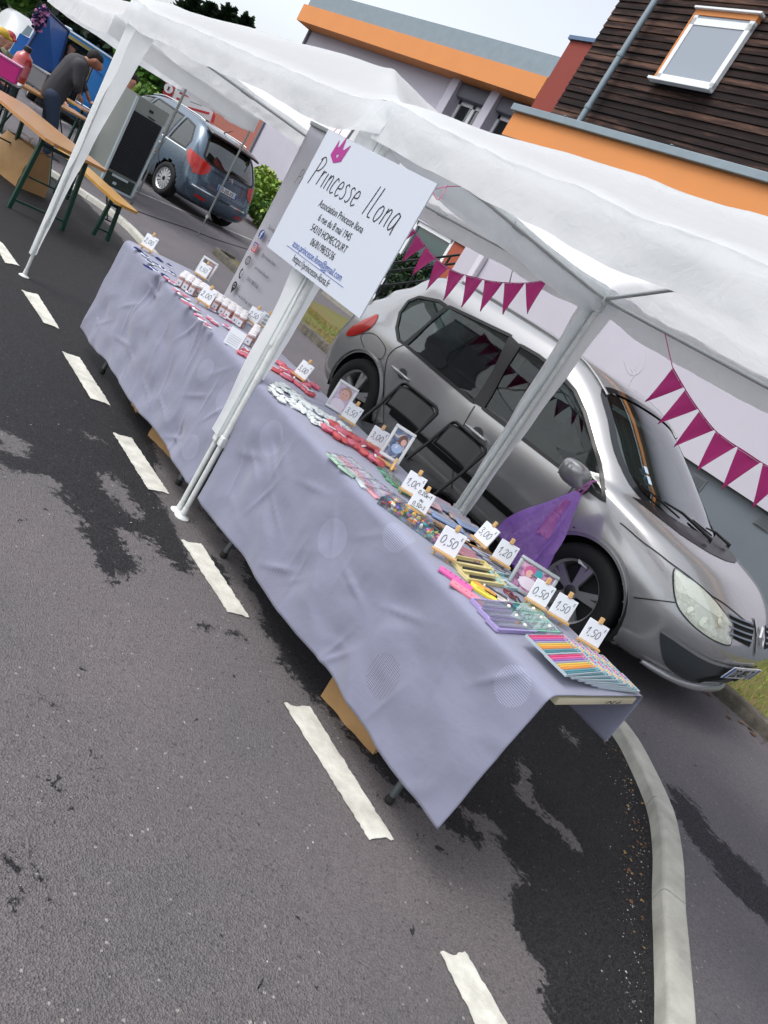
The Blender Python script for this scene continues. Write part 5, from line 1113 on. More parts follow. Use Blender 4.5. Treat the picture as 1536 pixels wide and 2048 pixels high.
for sx_, my in (('L', -1), ('R', 1)):
    for P_, nm in ((wq, 'window_seal'), (wr_, 'window_seal'), (wf, 'window_seal')):
        mb = MB(); c = P_ + [P_[0]]; pts = []
        for i in range(len(P_)):
            a, b = P_[i], P_[(i + 1) % len(P_)]; n_ = max(1, int(math.hypot(a[0] - b[0], a[1] - b[1]) / .03))
            pts += [(a[0] + (b[0] - a[0]) * k / n_, a[1] + (b[1] - a[1]) * k / n_) for k in range(n_)]
        Q = [SH.proj((sx_, a, b)) for a, b in pts]; mb.ribbon([p + n * .003 for p, n in Q], .026, [n for p, n in Q], True); mb.build(nm, black_m, car, smooth=60)
    # dark pillars between the windows
    mb = MB(); SH.patch(mb, sx_, [wr_[4], wr_[3], wr_[2], wf[2], wf[1], wf[0]], .0045); mb.build('door_pillar', black_m, car, smooth=60); mb = MB(); SH.patch(mb, sx_, [wq[7], wq[6], wr_[1], wr_[0]], .0045); mb.build('door_pillar', black_m, car, smooth=60)
    for arc in ((FW, .31), (RW, .31)):
        mb = MB(); pts = [(arc[0] + (AR + .004) * math.cos(R(a)), AZ + (AR + .004) * math.sin(R(a))) for a in range(-16, 197, 5)]
        pts = [p for p in pts if p[1] > .19]; Q = [SH.proj((sx_, a, b)) for a, b in pts]; mb.ribbon([p + n * .012 for p, n in Q], .042, [n for p, n in Q]); mb.ribbon([p + n * .012 for p, n in Q], .03, [Vector((-(q[0] - arc[0]), 0, -(q[1] - AZ))).normalized() for q in pts])
        mb.build('wheel_arch', silver, car, smooth=60)
    # panel gaps
    mb = MB(); g_ = []
    g_.append(sxz([(808, 690), (790, 698), (776, 715), (770, 745), (768, 790), (768, 830)])); g_.append(sxz([(950, 812), (928, 850), (915, 880), (908, 920), (906, 960)])); g_.append(sxz([(1268, 1195), (1310, 1200), (1350, 1205)]))
    for q in g_: SH.line(mb, sx_, q, .0075, .0035)
    SH.line(mb, sx_, [(g_[1][-1][0], g_[1][-1][1]), (g_[1][-1][0] + .02, .27)], .0075, .0035)
    SH.line(mb, sx_, [(g_[0][-1][0], g_[0][-1][1]), (RW + .5, .3), (RW + .56, .23), (FW - .5, .23)], .0075, .0035)
    SH.line(mb, sx_, [(FW - .42, .24), (FW - .44, .45), (FW - .40, .72), (FW - .40, .88)], .0075, .0035)
    mb.build('panel_gap', black_m, car, fixn=False)
    mb = MB(); q = sxz([(812, 870), (870, 912), (930, 962)]) + sxz([(985, 990), (1060, 1046), (1085, 1068)]); 
    zz = sum(b for a, b in q) / len(q); SH.line(mb, sx_, [(RW + .52, zz), (1.9, zz + .005), (FW - .5, zz + .01)], .055, .012); mb.build('side_moulding', black_m, car, smooth=60)
    mb = MB(); SH.line(mb, sx_, [(RW + .52, zz + .028), (1.9, zz + .033), (FW - .5, zz + .038)], .006, .0145); mb.build('moulding_trim', rim_m, car, smooth=60)
    for (u, v, u2, v2) in [(790, 736, 820, 760), (937, 852, 972, 883)]:
        a, b = cl(u, v), cl(u2, v2); p0_, n0 = SH.proj((sx_, a.x, a.z)); p1_, n1 = SH.proj((sx_, b.x, a.z - .004)); m_ = (p0_ + p1_) / 2
        mb = MB(); pts_ = [p0_ + n0 * .012, p0_ + n0 * .03, p0_.lerp(p1_, .3) + n0 * .038, m_ + n0 * .04, p0_.lerp(p1_, .75) + n0 * .036, p1_ + n1 * .026, p1_ + n1 * .008]; mb.tube(pts_, [.010, .013, .014, .014, .013, .011, .008], 10); hd = mb.build('door_handle', silver, car, smooth=60)
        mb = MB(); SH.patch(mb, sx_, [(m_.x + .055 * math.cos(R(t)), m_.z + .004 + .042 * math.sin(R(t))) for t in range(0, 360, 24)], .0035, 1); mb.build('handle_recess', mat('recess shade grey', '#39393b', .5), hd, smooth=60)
mb = MB(); q = sxz([(722, 672), (748, 668), (770, 693), (768, 712), (758, 718), (735, 705)]); SH.line(mb, 'L', q, .006, .0035, True); mb.build('fuel_flap', black_m, car, fixn=False)
for sx_, my in (('L', -1), ('R', 1)):
    for wx in (FW, RW): wheel(car, wx, my * .795, .305, .315, .20, my, 0, mat('pale alloy rim', '#a9abad', .3, metal=.6), steer=0)  # one even pale grey alloy on every wheel
    
    for wx in (FW, RW): mb = MB(); liner(mb, wx, AZ, AR + .01, my * .86, my * .5); mb.build('wheel_housing', cav_m, car)
# windscreen surround, wipers and cowl
mb = MB(); P_ = crom(ws_poly, 4, True); Q = [SH.proj(('F', a, b)) for a, b in P_]; mb.ribbon([p + n * .003 for p, n in Q], .05, [n for p, n in Q], True); mb.build('windscreen_seal', mat('smoked glass edge', '#1a1e22', .15, coat=.5), car, smooth=60)
mb = MB(); SH.patch(mb, 'F', [(-.72, .985), (-.60, 1.01), (-.3, .995), (0, .99), (.3, .995), (.60, 1.01), (.72, .985), (.5, .955), (.25, .945), (0, .942), (-.25, .945), (-.5, .955)], .004, 3); mb.build('scuttle_panel', black_m, car, smooth=60)
for (a, b, c, d) in ((-.12, .965, -.62, 1.06), (.35, .97, -.05, 1.02)):
    P0, n0 = SH.proj(('F', a, b)); P1, n1 = SH.proj(('F', c, d)); m_ = P0.lerp(P1, .45); q0, q1 = P1.lerp(P0, .5), P1
    w_ = MB(); w_.tube([P0 + n0 * .02, P0 + n0 * .045, m_ + n0 * .05, P1.lerp(P0, .3) + n1 * .035], [.016, .013, .009, .006], 8); wo = w_.build('wiper', black_m, car, smooth=60)
    cpts = []
    for k in range(11):
        yy, zz2 = c + (a - c) * .62 * k / 10 - .0, d + (b - d) * .62 * k / 10 + .004; p, n = SH.proj(('F', yy, zz2)); cpts.append(p + n * .014)
    mb = MB(); mb.tube(cpts, .007, 6); mb.build('blade', black_m, wo, smooth=60)
# bonnet shut lines
mb = MB(); bon = [(cl(u, v).x, cl(u, v).y) for u, v in [(1240, 1046), (1280, 1080), (1318, 1108), (1350, 1133), (1395, 1168), (1424, 1193)]]
for sg_ in (1, -1): P_ = [SH.proj(('T', a, b * sg_)) for a, b in crom(bon, 5)]; mb.ribbon([p + n * .0035 for p, n in P_], .008, [n for p, n in P_])
fr = [(bon[-1][0], bon[-1][1]), (bon[-1][0] + .10, bon[-1][1] * .66), (bon[-1][0] + .155, bon[-1][1] * .33), (bon[-1][0] + .165, 0)]
for sg_ in (1, -1): P_ = [SH.proj(('T', a, b * sg_)) for a, b in crom(fr, 5)]; mb.ribbon([p + n * .0035 for p, n in P_], .008, [n for p, n in P_])
mb.build('bonnet_gap', black_m, car, fixn=False)
# headlamps (front corner, seen from outside): outline measured on the body surface
def on_body(L, my, off):
    r_ = []; cu, cv = (sum(a for a, b in L) / len(L), sum(b for a, b in L) / len(L)) if len(L) > 1 else (740, 655)
    for u, v in L:
        for k_ in range(12):
            d_ = (CAM_M @ Vector((u - 768, 1024 - v, -FPX))).normalized()
            if SH.bvh.ray_cast(Vector((-CX, -CY, CAM_H - CZ)), d_)[0] is not None: break
            u, v = u + (cu - u) * .12, v + (cv - v) * .12
        p = cl(u, v); q = SH.bvh.find_nearest(p); n = SH.out(q[0], q[1]); r_.append((Vector((p.x, p.y * my, p.z)), Vector((n.x, n.y * my, n.z))))
    return r_
hl_px = crom([(1349, 1138), (1372, 1152), (1400, 1172), (1428, 1200), (1450, 1228), (1463, 1246), (1463, 1270), (1459, 1290), (1430, 1282), (1400, 1263), (1375, 1240), (1355, 1212), (1347, 1175)], 4, True)
lens = glass_mat('headlamp lens', '#f4f6f2', .12, .05); reflm = mat('headlamp bowl', '#d6d8cf', .25, metal=.25, var=.1, vscale=25, coat=.5); reflm2 = mat('headlamp bright strip', '#eceee8', .2, metal=.25, bump=.4, bscale=90)
def fan(mb, ring, nrm_off, rings=7):
    c = (sum(u for u, v in ring) / len(ring), sum(v for u, v in ring) / len(ring)); n = len(ring)
    return c, [[(c[0] + (u - c[0]) * k / rings, c[1] + (v - c[1]) * k / rings) for u, v in ring] for k in range(rings, 0, -1)]
def px_patch(mb, ring, my, off, bulge=0.0, rings=8):
    c, RR = fan(mb, ring, off, rings); vs = []; n = len(ring)
    for k, rg_ in enumerate(RR): vs += [p + nn * (off + bulge * (1 - (1 - k / rings) ** 2)) for p, nn in on_body(rg_, my, off)]
    p, nn = on_body([c], my, off)[0]; vs.append(p + nn * (off + bulge)); fs = []
    for k in range(rings - 1):
        for i in range(n): fs.append((k * n + i, k * n + (i + 1) % n, (k + 1) * n + (i + 1) % n, (k + 1) * n + i))
    for i in range(n): fs.append(((rings - 1) * n + i, (rings - 1) * n + (i + 1) % n, rings * n))
    mb.add(vs, fs)
for my in (1, -1):
    mb = MB(); px_patch(mb, hl_px, my, .003, .0); hb_ = mb.build('headlamp', reflm, car, smooth=60)
    up = crom([(1351, 1143), (1372, 1154), (1400, 1174), (1428, 1202), (1450, 1230), (1460, 1246), (1450, 1244), (1425, 1228), (1395, 1206), (1370, 1188), (1352, 1180)], 3, True)
    mb = MB(); px_patch(mb, up, my, .005, .0, 5); mb.build('reflector_strip', reflm2, hb_, smooth=60)
    mb = MB(); px_patch(mb, hl_px, my, .010, .012); mb.build('lens', lens, hb_, smooth=60)
    mb = MB()
    for (u, v, r_) in ((1382, 1222, .028), (1408, 1245, .036), (1441, 1243, .03)):
        p, nn = on_body([(u, v)], my, 0)[0]; T = frame(p + nn * .006, nn.orthogonal(), nn.cross(nn.orthogonal())); mb2 = [(r_, 0), (r_ * .8, .002), (r_ * .3, .004), (.001, .008)]; mb.T = T; mb.lathe(mb2, n=18, cap=False); mb.T = Matrix.Identity(4)
    mb.build('lamp_bowl', mat('bowl pale', '#eef0e4', .15, metal=.5), hb_, smooth=60)
    mb = MB(); Q = on_body(hl_px, my, 0); mb.ribbon([p + n * .004 for p, n in Q], .009, [n for p, n in Q], True); mb.build('lamp_seal', black_m, hb_, smooth=60)
    # bumper insert, lower lip
    ins = [(1321, 1263), (1345, 1278), (1380, 1302), (1415, 1322), (1450, 1333), (1482, 1337), (1466, 1352), (1440, 1362), (1400, 1362), (1384, 1366), (1360, 1352), (1336, 1335), (1323, 1308)]
    mb = MB(); px_patch(mb, crom(ins, 3, True), my, .004, .003); mb.build('bumper_insert', mat('dark bumper plastic', '#3a3f42', .55), car, smooth=60)
    mb = MB(); Q = on_body(crom([(1321, 1262), (1345, 1277), (1380, 1301), (1415, 1321), (1450, 1332), (1480, 1336)], 4), my, 0); mb.ribbon([p + n * .012 + Vector((0, 0, .008)) for p, n in Q], .022, [n for p, n in Q]); mb.build('bumper_strip', silver, car, smooth=60)
    mb = MB(); Q = on_body(crom([(1398, 1358), (1425, 1352), (1450, 1350), (1470, 1345)], 3), my, 0); mb.ribbon([p + n * .006 - Vector((0, 0, .02)) for p, n in Q], .045, [n for p, n in Q]); mb.build('air_intake', cav_m, car, smooth=60)
mb = MB()
P_ = [SH.proj(('F', y_, .235)) for y_ in [-.62 + 1.24 * k / 30 for k in range(31)]]; mb.tube([p + n * .02 for p, n in P_], [.014 + .018 * math.sin(math.pi * k / 30) ** .5 for k in range(31)], 10); mb.build('front_lip', silver, car, smooth=60)
mb = MB(); SH.patch(mb, 'F', [(-.42, .42), (.42, .42), (.36, .30), (-.36, .30)], .004); mb.build('lower_grille', mat('dark bumper plastic'), car, smooth=60)
for my in (1, -1):
    mb = MB(); SH.patch(mb, 'F', [(my * .10, .745), (my * .42, .745), (my * .44, .64), (my * .15, .62)], .003, 3); gr = mb.build('grille', cav_m, car, smooth=60)
    mb = MB()
    for zz in (.655, .685, .715, .74): Q = [SH.proj(('F', my * (.13 + .30 * k / 8), zz)) for k in range(9)]; mb.ribbon([p + n * .009 for p, n in Q], .014, [(n + Vector((0, 0, .8))).normalized() for p, n in Q])
    mb.build('grille_bar', mat('grille blue grey', '#66737d', .35, metal=.5), gr, smooth=60)
mb = MB(); SH.patch(mb, 'F', [(-.10, .77), (.10, .77), (.06, .62), (0, .56), (-.06, .62)], .01, 2); mb.build('badge_panel', silver, car, smooth=60)
p, n = SH.proj(('F', 0, .68)); T = frame(p + n * .016, (0, 1, 0), Vector((0, 0, 1)) - n * n.z); mb = MB(); mb.T = T
oD = [(0, .075), (.048, 0), (0, -.075), (-.048, 0)]; iD = [(0, .042), (.022, 0), (0, -.042), (-.022, 0)]
mb.add([(a, b, 0) for a, b in oD] + [(a * .8, b * .8, .01) for a, b in oD] + [(a, b, 0) for a, b in iD], [(k, (k + 1) % 4, 4 + (k + 1) % 4, 4 + k) for k in range(4)] + [(4 + k, 4 + (k + 1) % 4, 8 + (k + 1) % 4, 8 + k) for k in range(4)]); mb.build('diamond_badge', mat('chrome', '#d5d8da', .12, metal=1.0), car)
p, n = SH.proj(('F', 0, .44)); plate(car, frame(p + n * .02, (0, 1, 0), Vector((0, 0, 1)) - n * n.z), 'DD-893-TJ')
# mirrors
for my in (-1, 1):
    mc = aty(1150, 948, CY - 1.0); mx, mz = mc.x - CX, mc.z - CZ
    mb = MB(); mb.grid(lambda u, v: (mx + .085 * math.cos(math.pi * v), my * (1.0 + .125 * math.sin(math.pi * v) ** .5 * math.copysign(abs(math.cos(2 * math.pi * u)) ** .75, math.cos(2 * math.pi * u))), mz + .08 * math.sin(math.pi * v) ** .45 * math.copysign(abs(math.sin(2 * math.pi * u)) ** .75, math.sin(2 * math.pi * u)) + .02 * math.cos(2 * math.pi * u)), 24, 16, True); mr = mb.build('wing_mirror', silver, car, smooth=180)
    mb = MB(); mb.tube([(mx + .01, my * .96, mz - .04), (mx + .05, my * .86, mz - .06)], [.035, .045], 10); mb.build('mirror_foot', black_m, mr, smooth=60)
    mb = MB(); mb.box((mx - .062, my * 1.0, mz), (.01, .15, .1), bev=.004); mb.build('mirror_glass', mat('mirror glass', '#8a979c', .05, metal=1.0), mr)
# side repeater, tail lamp, roof rails, antenna, sticker, interior
mb = MB(); q = cl(1166, 1128); SH.patch(mb, 'L', [(q.x - .04, q.z + .012), (q.x + .05, q.z - .006), (q.x - .03, q.z - .012)], .006, 1); mb.build('side_repeater', mat('clear lamp', '#d7d9d9', .2), car)
tlm = mat('tail lamp red', '#b81408', .2, coat=.5, spec=.5)
for my in (1, -1):
    mb = MB(); px_patch(mb, crom([(757, 629), (742, 634), (720, 644), (702, 656), (693, 671), (712, 671), (735, 661), (750, 647)], 3, True), my, .006, .01, 5); mb.build('tail_lamp', tlm, car, smooth=60)
    mb = MB(); pts = []
    for k in range(14): f = k / 13; p, n = SH.proj(('T', .75 + 1.75 * f, my * .60)); pts.append(p + Vector((0, 0, .012)))
    mb.tube(pts, .011, 6); mb.build('roof_rail', mat('roof strip', '#7d8083', .4, metal=.4), car, smooth=60)
mb = MB(); p, n = SH.proj(('T', .75, .0)); mb.tube([p, p + Vector((-.02, 0, .03)), p + Vector((-.16, 0, .32))], [.014, .008, .003], 6); mb.build('antenna', black_m, car)
mb = MB(); p, n = SH.proj(('F', -.50, 1.13)); T = frame(p + n * .004, (0, 1, 0), Vector((0, 0, 1)) - n * n.z); mb.T = T; mb.box((0, .045, 0), (.05, .05, .001)); mb.box((0, -.03, 0), (.05, .06, .001)); mb.build('windscreen_sticker', mat('sticker pale blue', '#b9cde0', .5), car)
dark_i = mat('dark cabin trim', '#191b1e', .8); seat_m = mat('grey seat cloth', '#3d4043', .9)
mb = MB(); mb.box((1.9, 0, .42), (3.0, 1.5, .5)); mb.build('cabin_floor', cav_m, car)
mb = MB(); mb.grid(lambda u, v: (2.72 + .62 * u, -.72 + 1.44 * v, .93 + .05 * math.sin(math.pi * u)), 8, 8); mb.build('dashboard', dark_i, car, smooth=60)
for (sx2, sy2) in ((1.95, -.37), (1.95, .37), (1.12, -.45), (1.12, 0), (1.12, .45)):
    mb = MB(); mb.box((sx2, sy2, .88), (.14, .46, .55), rot=Matrix.Rotation(R(-14), 3, 'Y'), bev=.05); mb.box((sx2 - .09, sy2, 1.24), (.1, .26, .16), bev=.045); mb.build('seat', seat_m, car, smooth=50)
mb = MB(); mb.lathe([(.17, -.012), (.185, 0), (.17, .012)], (0, 0, 0), n=28, cap=False); st_w = mb.build('steering_wheel', dark_i, car); st_w.location = (2.55, -.36, .98); st_w.rotation_euler = (0, R(-62), 0)
mb = MB(); mb.box((1.5, 0, .72), (2.2, 1.62, .5)); mb.build('door_lining', dark_i, car)
# ============================================================ GOODS ON THE TABLES
TZ = ZT + .0125
def tp(u, v): return at(u, v, TZ)
pine = mat('pale pine', '#c9a26c', .6, var=.18, vscale=14); card_m = mat('white price card', '#d5dae2', .55)
def price_sign(uv, txt, label, rz=45, s=.078, lines=None, lean=15, h=.021):
    p = tp(*uv) if not isinstance(uv, Vector) else uv; e = empty('price_sign', p, R(rz), label, 'price sign', 'price cards on mini easels'); ln = R(lean); up = Vector((0, math.sin(ln), math.cos(ln)))
    base = Vector((0, -.02, .026)); T = frame(base - Vector((s / 2, 0, 0)) , (1, 0, 0), up)
    mb = MB(); mb.T = T; mb.box((s / 2, s / 2, -.004), (s, s, .008), bev=.0015); mb.build('card', card_m, e)
    mb = MB(); T2 = T @ Matrix.Translation((s / 2, s * .36, .0012))
    if lines:
        for k, l in enumerate(lines): strokes(mb, l, h, T @ Matrix.Translation((s / 2, s * (.72 - .3 * k), .0012)), .0018, .12, .9, 'CENTER')
    else:
        strokes(mb, txt, s * .36, T @ Matrix.Translation((s * .46, s * .3, .0012)), .0021, .1, .82, 'CENTER'); strokes(mb, 'E', s * .13, T @ Matrix.Translation((s * .84, s * .74, .0012)), .0016, .1, 1)
    mb.build('price_lettering', ink, e, fixn=False)
    mb = MB()
    for sx_ in (-1, 1): mb.box(base + Vector((sx_ * .020, .013, -.006)) + up * .026, (.007, .005, .105), rot=Matrix.Rotation(-ln, 3, 'X') @ Matrix.Rotation(-sx_ * R(10), 3, 'Y'))
    mb.build('easel_leg', pine, e)
    mb = MB(); mb.box(base + Vector((0, .055, .010)), (.007, .005, .11), rot=Matrix.Rotation(R(38), 3, 'X')); mb.build('back_leg', pine, e)
    mb = MB(); mb.box(base + Vector((0, -.007, -.004)), (s * 1.15, .014, .007)); mb.build('ledge', pine, e)
    mb = MB(); mb.box(base + up * (s + .008) + Vector((0, .003, 0)), (.015, .014, .024), rot=Matrix.Rotation(-ln, 3, 'X'), bev=.003); mb.build('clip', pine, e)
    return e
price_sign((292, 503), '2,00', 'price card 2,00 on easel at the far left end of the far table')
price_sign((405, 612), '2,00', 'price card 2,00 on easel in front of the packed rows of jars')
price_sign((400, 558), '1,50', 'price card 1,50 half hidden behind the packed rows of jars', rz=40)
price_sign((500, 650), '2,50', 'price card 2,50 between the jars and the roll-up banner', rz=40)
price_sign((523, 660), '', 'card with several written lines beside the last jars', rz=42, lines=['200=1', '500=3', '1000'], h=.014)
price_sign((598, 762), '3,00', 'price card 3,00 beside the first framed baby portrait', rz=20)
price_sign((692, 848), '3,50', 'price card 3,50 right of the first framed baby portrait', rz=38)
price_sign((742, 897), '3,00', 'price card 3,00 left of the framed portrait on a wooden stand', rz=48)
price_sign((812, 992), '1,00', 'price card 1,00 above the handwritten offer card', rz=46)
price_sign((826, 1027), '', 'handwritten offer card reading 0,20 or 3 for 0,50 beside the clear box', rz=46, lines=['0,20e=1', 'ou', '0,50=3'], h=.015)
price_sign((880, 1113), '0,50', 'price card 0,50 near the front edge beside the pale wooden pen boxes', rz=48, s=.084)
price_sign((958, 1094), '3,00', 'narrow looking price card 3,00 turned aside at the back edge of the table', rz=5)
price_sign((993, 1130), '1,20', 'price card 1,20 left of the framed picture with the silver frame', rz=46)
price_sign((1062, 1212), '0,50', 'price card 0,50 in front of the framed picture with the silver frame', rz=48)
price_sign((1106, 1240), '1,50', 'price card 1,50 behind the mint green pen boxes', rz=48)
price_sign((1166, 1292), '1,50', 'price card 1,50 behind the pencil cases at the near table end', rz=46)
mb = MB(); p = tp(463, 692); e = empty('folded_card', p, R(46), 'blank looking folded white card at the front edge before the jars', 'card')
mb.grid(lambda u, v: (-.04 + .08 * u, -.018 + .036 * v, .085 * (1 - abs(2 * v - 1))), 2, 13); mb.build('card_sheet', card_m, e)
mb = MB()
for k in range(5): mb.box((0, -.0148 + .0, .0), (0, 0, 0)) if False else mb.ribbon([Vector((-.03, -.0175 + .0021 * (k + 1) * 1.0, .01 + .0101 * (k + 1) - .008)) - Vector((0, .002, 0)), Vector((.03, -.0175 + .0021 * (k + 1), .01 + .0101 * (k + 1) - .008)) - Vector((0, .002, 0))], .0014, (0, -1, .2))
mb.build('fine_print', mat('fine print grey', '#8a8f9a', .7), e, fixn=False)
# framed photographs
def photo_mat(name, c1, c2, c3, sc, seed):
    m = bpy.data.materials.new(name); m.use_nodes = True; n = m.node_tree; L = n.links; b = n.nodes['Principled BSDF']; b.inputs['Roughness'].default_value = .12; b.inputs['Coat Weight'].default_value = .6
    tc = n.nodes.new('ShaderNodeTexCoord'); mp = n.nodes.new('ShaderNodeMapping'); mp.inputs['Location'].default_value = (seed, seed * 2, 0); L.new(tc.outputs['Object'], mp.inputs[0])
    nz = n.nodes.new('ShaderNodeTexNoise'); nz.inputs['Scale'].default_value = sc; nz.inputs['Detail'].default_value = 2.5; nz.inputs['Distortion'].default_value = 1.5; L.new(mp.outputs[0], nz.inputs['Vector'])
    r_ = n.nodes.new('ShaderNodeValToRGB'); e = r_.color_ramp.elements; e[0].position = .36; e[0].color = (*hexc(c1), 1); e[1].position = .64; e[1].color = (*hexc(c3), 1); k = e.new(.5); k.color = (*hexc(c2), 1)
    L.new(nz.outputs['Fac'], r_.inputs[0]); L.new(r_.outputs[0], b.inputs['Base Color']); return m
fr_w = mat('white picture frame', '#c9ccd0', .35); R_=0; fr_s = mat('silver picture frame', '#9fa6aa', .3, metal=.5)
def picture(uv, w_, h_, rz, label, pm, fm, faces=None, lean=14, stand=False):
    p = tp(*uv); e = empty('picture_frame', p, R(rz), label, 'picture frame', 'framed photographs on the tables'); ln = R(lean); up = Vector((0, math.sin(ln), math.cos(ln))); zb = .03 if stand else .002
    T = frame((-w_ / 2, 0, zb), (1, 0, 0), up); b = .014
    mb = MB(); mb.T = T
    for c, d in (((w_ / 2, b / 2, 0), (w_, b, .014)), ((w_ / 2, h_ - b / 2, 0), (w_, b, .014)), ((b / 2, h_ / 2, 0), (b, h_ - 2 * b, .014)), ((w_ - b / 2, h_ / 2, 0), (b, h_ - 2 * b, .014))): mb.box(c, d, bev=.003)
    mb.build('frame', fm, e, smooth=40)
    mb = MB(); mb.T = T; mb.box((w_ / 2, h_ / 2, -.002), (w_ - 2 * b, h_ - 2 * b, .004)); mb.build('photograph', pm, e)
    if faces:
        for nm, cx_, cy_, rx, ry, mm in faces:
            mb = MB(); mb.T = T; mb.add([(w_ * cx_ + rx * w_ * math.cos(2 * math.pi * k / 20) * (1 + .08 * math.sin(3 * k)), h_ * cy_ + ry * h_ * math.sin(2 * math.pi * k / 20), .0008 + .0002 * faces.index((nm, cx_, cy_, rx, ry, mm))) for k in range(20)], [tuple(range(20))]); mb.build(nm, mm, e, fixn=False)
    mb = MB(); mb.box((0, .045, h_ * .3), (.03, .004, h_ * .72), rot=Matrix.Rotation(R(24), 3, 'X')); mb.build('back_strut', fm, e)
    if stand:
        mb = MB(); mb.box((0, -.012, .012), (w_ * 1.0, .035, .012), bev=.003); mb.box((w_ * .3, -.04, .03), (.01, .09, .012), rot=Matrix.Rotation(R(25), 3, 'X')); mb.build('wooden_stand', pine, e)
sk = mat('photo skin', '#c59a92', .3); sk2 = mat('photo cheek', '#b5837f', .3); hr = mat('photo hair', '#9b7a63', .3); wt = mat('photo white', '#cfc6d4', .3); bl_ = mat('photo blue', '#3d5a8f', .3); pkp = mat('photo pink', '#b24c7f', .3); eye = mat('photo dark', '#3a2c33', .3)
picture((668, 822), .105, .145, 44, 'white framed baby portrait standing before the rear wheel', photo_mat('baby photo', '#a68fb5', '#b9a3c4', '#c8b7b5', 18, 1.3), fr_w, [('shirt', .46, .22, .36, .2, wt), ('hair', .56, .66, .27, .22, hr), ('face', .54, .6, .23, .19, sk), ('mouth', .5, .5, .05, .02, sk2), ('eye', .46, .62, .025, .015, eye), ('eye', .62, .63, .025, .015, eye)])
picture((770, 930), .10, .15, 44, 'white framed portrait on a wooden stand before the folding chairs', photo_mat('child photo', '#1f2a44', '#56678c', '#b3a29a', 22, 4.1), fr_w, [('hair', .62, .66, .2, .17, mat('photo brown', '#5a3b35', .3)), ('face', .68, .62, .12, .1, sk), ('shirt', .55, .38, .24, .14, mat('photo pale blue', '#8fa6c9', .3)), ('face', .5, .42, .05, .05, wt)], stand=True)
picture((1047, 1192), .16, .125, 42, 'silver framed pink and teal picture before the purple plastic bag', photo_mat('party photo', '#5d2f55', '#9d6f93', '#c49ab0', 26, 7.7), fr_s, [('hair', .34, .68, .13, .17, pkp), ('face', .35, .62, .08, .11, sk), ('balloon', .55, .74, .09, .13, mat('photo teal', '#2c8f9b', .3)), ('shirt', .45, .35, .26, .17, wt)], lean=22)
picture((402, 556), .11, .13, 44, 'small white framed photo behind the jars at the far table', photo_mat('far photo', '#4a3a3f', '#8b6f73', '#a98c8a', 26, 9.2), fr_w)
# jars
glass_j = glass_mat('jar glass', '#d8d2cc', .08); wax = mat('cream wax', '#c9bfa5', .5); pnk = mat('pink beige sweets', '#a97e79', .55, var=.25, vscale=60, bump=.5, bscale=200); lidm = mat('white jar lid', '#cfcdd0', .4); tagm = mat('small white tag', '#cbcfd6', .6); tagd = mat('tag print', '#3a3a44', .7)
def make_jar():
    e = empty('jar', (0, 0, 0), R(44), 'small jar of pink beige sweets with white lid and white tag in the packed rows', 'jar', 'jars of sweets packed in rows on the far table')
    mb = MB(); mb.grid(lambda u, v: ((lambda a, r_: (r_ * math.copysign(abs(math.cos(a)) ** .5, math.cos(a)), r_ * math.copysign(abs(math.sin(a)) ** .5, math.sin(a)), .002 + v * .05))(2 * math.pi * u, .021 * (1 - .25 * max(0, v - .85) / .15))), 24, 8, True); mb.build('contents', pnk, e, smooth=60)
    mb = MB(); mb.lathe([(.021, .002), (.0225, .004), (.0228, .022), (.0222, .024)], n=24); mb.build('wax_base', wax, e, smooth=50)
    mb = MB(); mb.lathe([(.019, .052), (.021, .053), (.021, .062), (.019, .064), (.001, .0645)], n=20, cap=False); mb.build('lid', lidm, e, smooth=40)
    mb = MB(); mb.box((0, -.0245, .024), (.03, .0015, .034)); t = mb.build('tag', tagm, e); mb = MB(); mb.box((0, -.0256, .022), (.006, .0006, .008)); mb.build('tag_print', tagd, t)
    return e
jar0 = make_jar(); first = True; random.seed(21)
def place_jar(p):
    global first
    j = jar0 if first else copy_tree(jar0); first = False; j.location = p + Vector((random.uniform(-.003, .003), random.uniform(-.003, .003), 0)); j.rotation_euler = (0, 0, R(44 + random.uniform(-9, 9))); return j
A, B_ = tp(357, 573), tp(478, 654)
dirr = Vector((-.72, .69, 0))
for r_ in range(4):
    for k in range(11):
        p = A.lerp(B_, k / 10) + Vector((-.062, .036, 0)) * r_ * .95
        if r_ == 0 and k in (3, 4, 5): continue
        if p.y < 2.47: place_jar(p)
for base, n_ in ((tp(494, 690), 6), (tp(528, 704), 5)):
    for k in range(n_):
        j = place_jar(base + Vector((-.053, .036, 0)) * k); j['label'] = 'small jar of pink beige sweets in the short files beside the banner foot'; j['group'] = 'jars of sweets in two short files'
# soft goods
def blob_poly(rnd, rx, ry, n=14, j=.18): return [(rx * (1 + rnd.uniform(-j, j)) * math.cos(2 * math.pi * k / n), ry * (1 + rnd.uniform(-j, j)) * math.sin(2 * math.pi * k / n)) for k in range(n)]
def pillow(mb, rx, ry, h, rnd, T=None, nu=16, nv=6, crump=.25, z0=0.0):
    s_ = rnd.uniform(0, 50)
    def fn(u, v):
        a = 2 * math.pi * u; b = math.pi * (v - .5); c = math.cos(b) ** .6; k = 1 + crump * nz3(math.cos(a) * 1.6, math.sin(a) * 1.6, s_ + b); q = Vector((rx * c * math.copysign(abs(math.cos(a)) ** .7, math.cos(a)) * k, ry * c * math.copysign(abs(math.sin(a)) ** .7, math.sin(a)) * k, z0 + h * .5 + h * .5 * math.sin(b) * (1 + crump * nz3(a * 2, b * 3, s_)))); return T @ q if T else q
    mb.grid(fn, nu, nv, True)
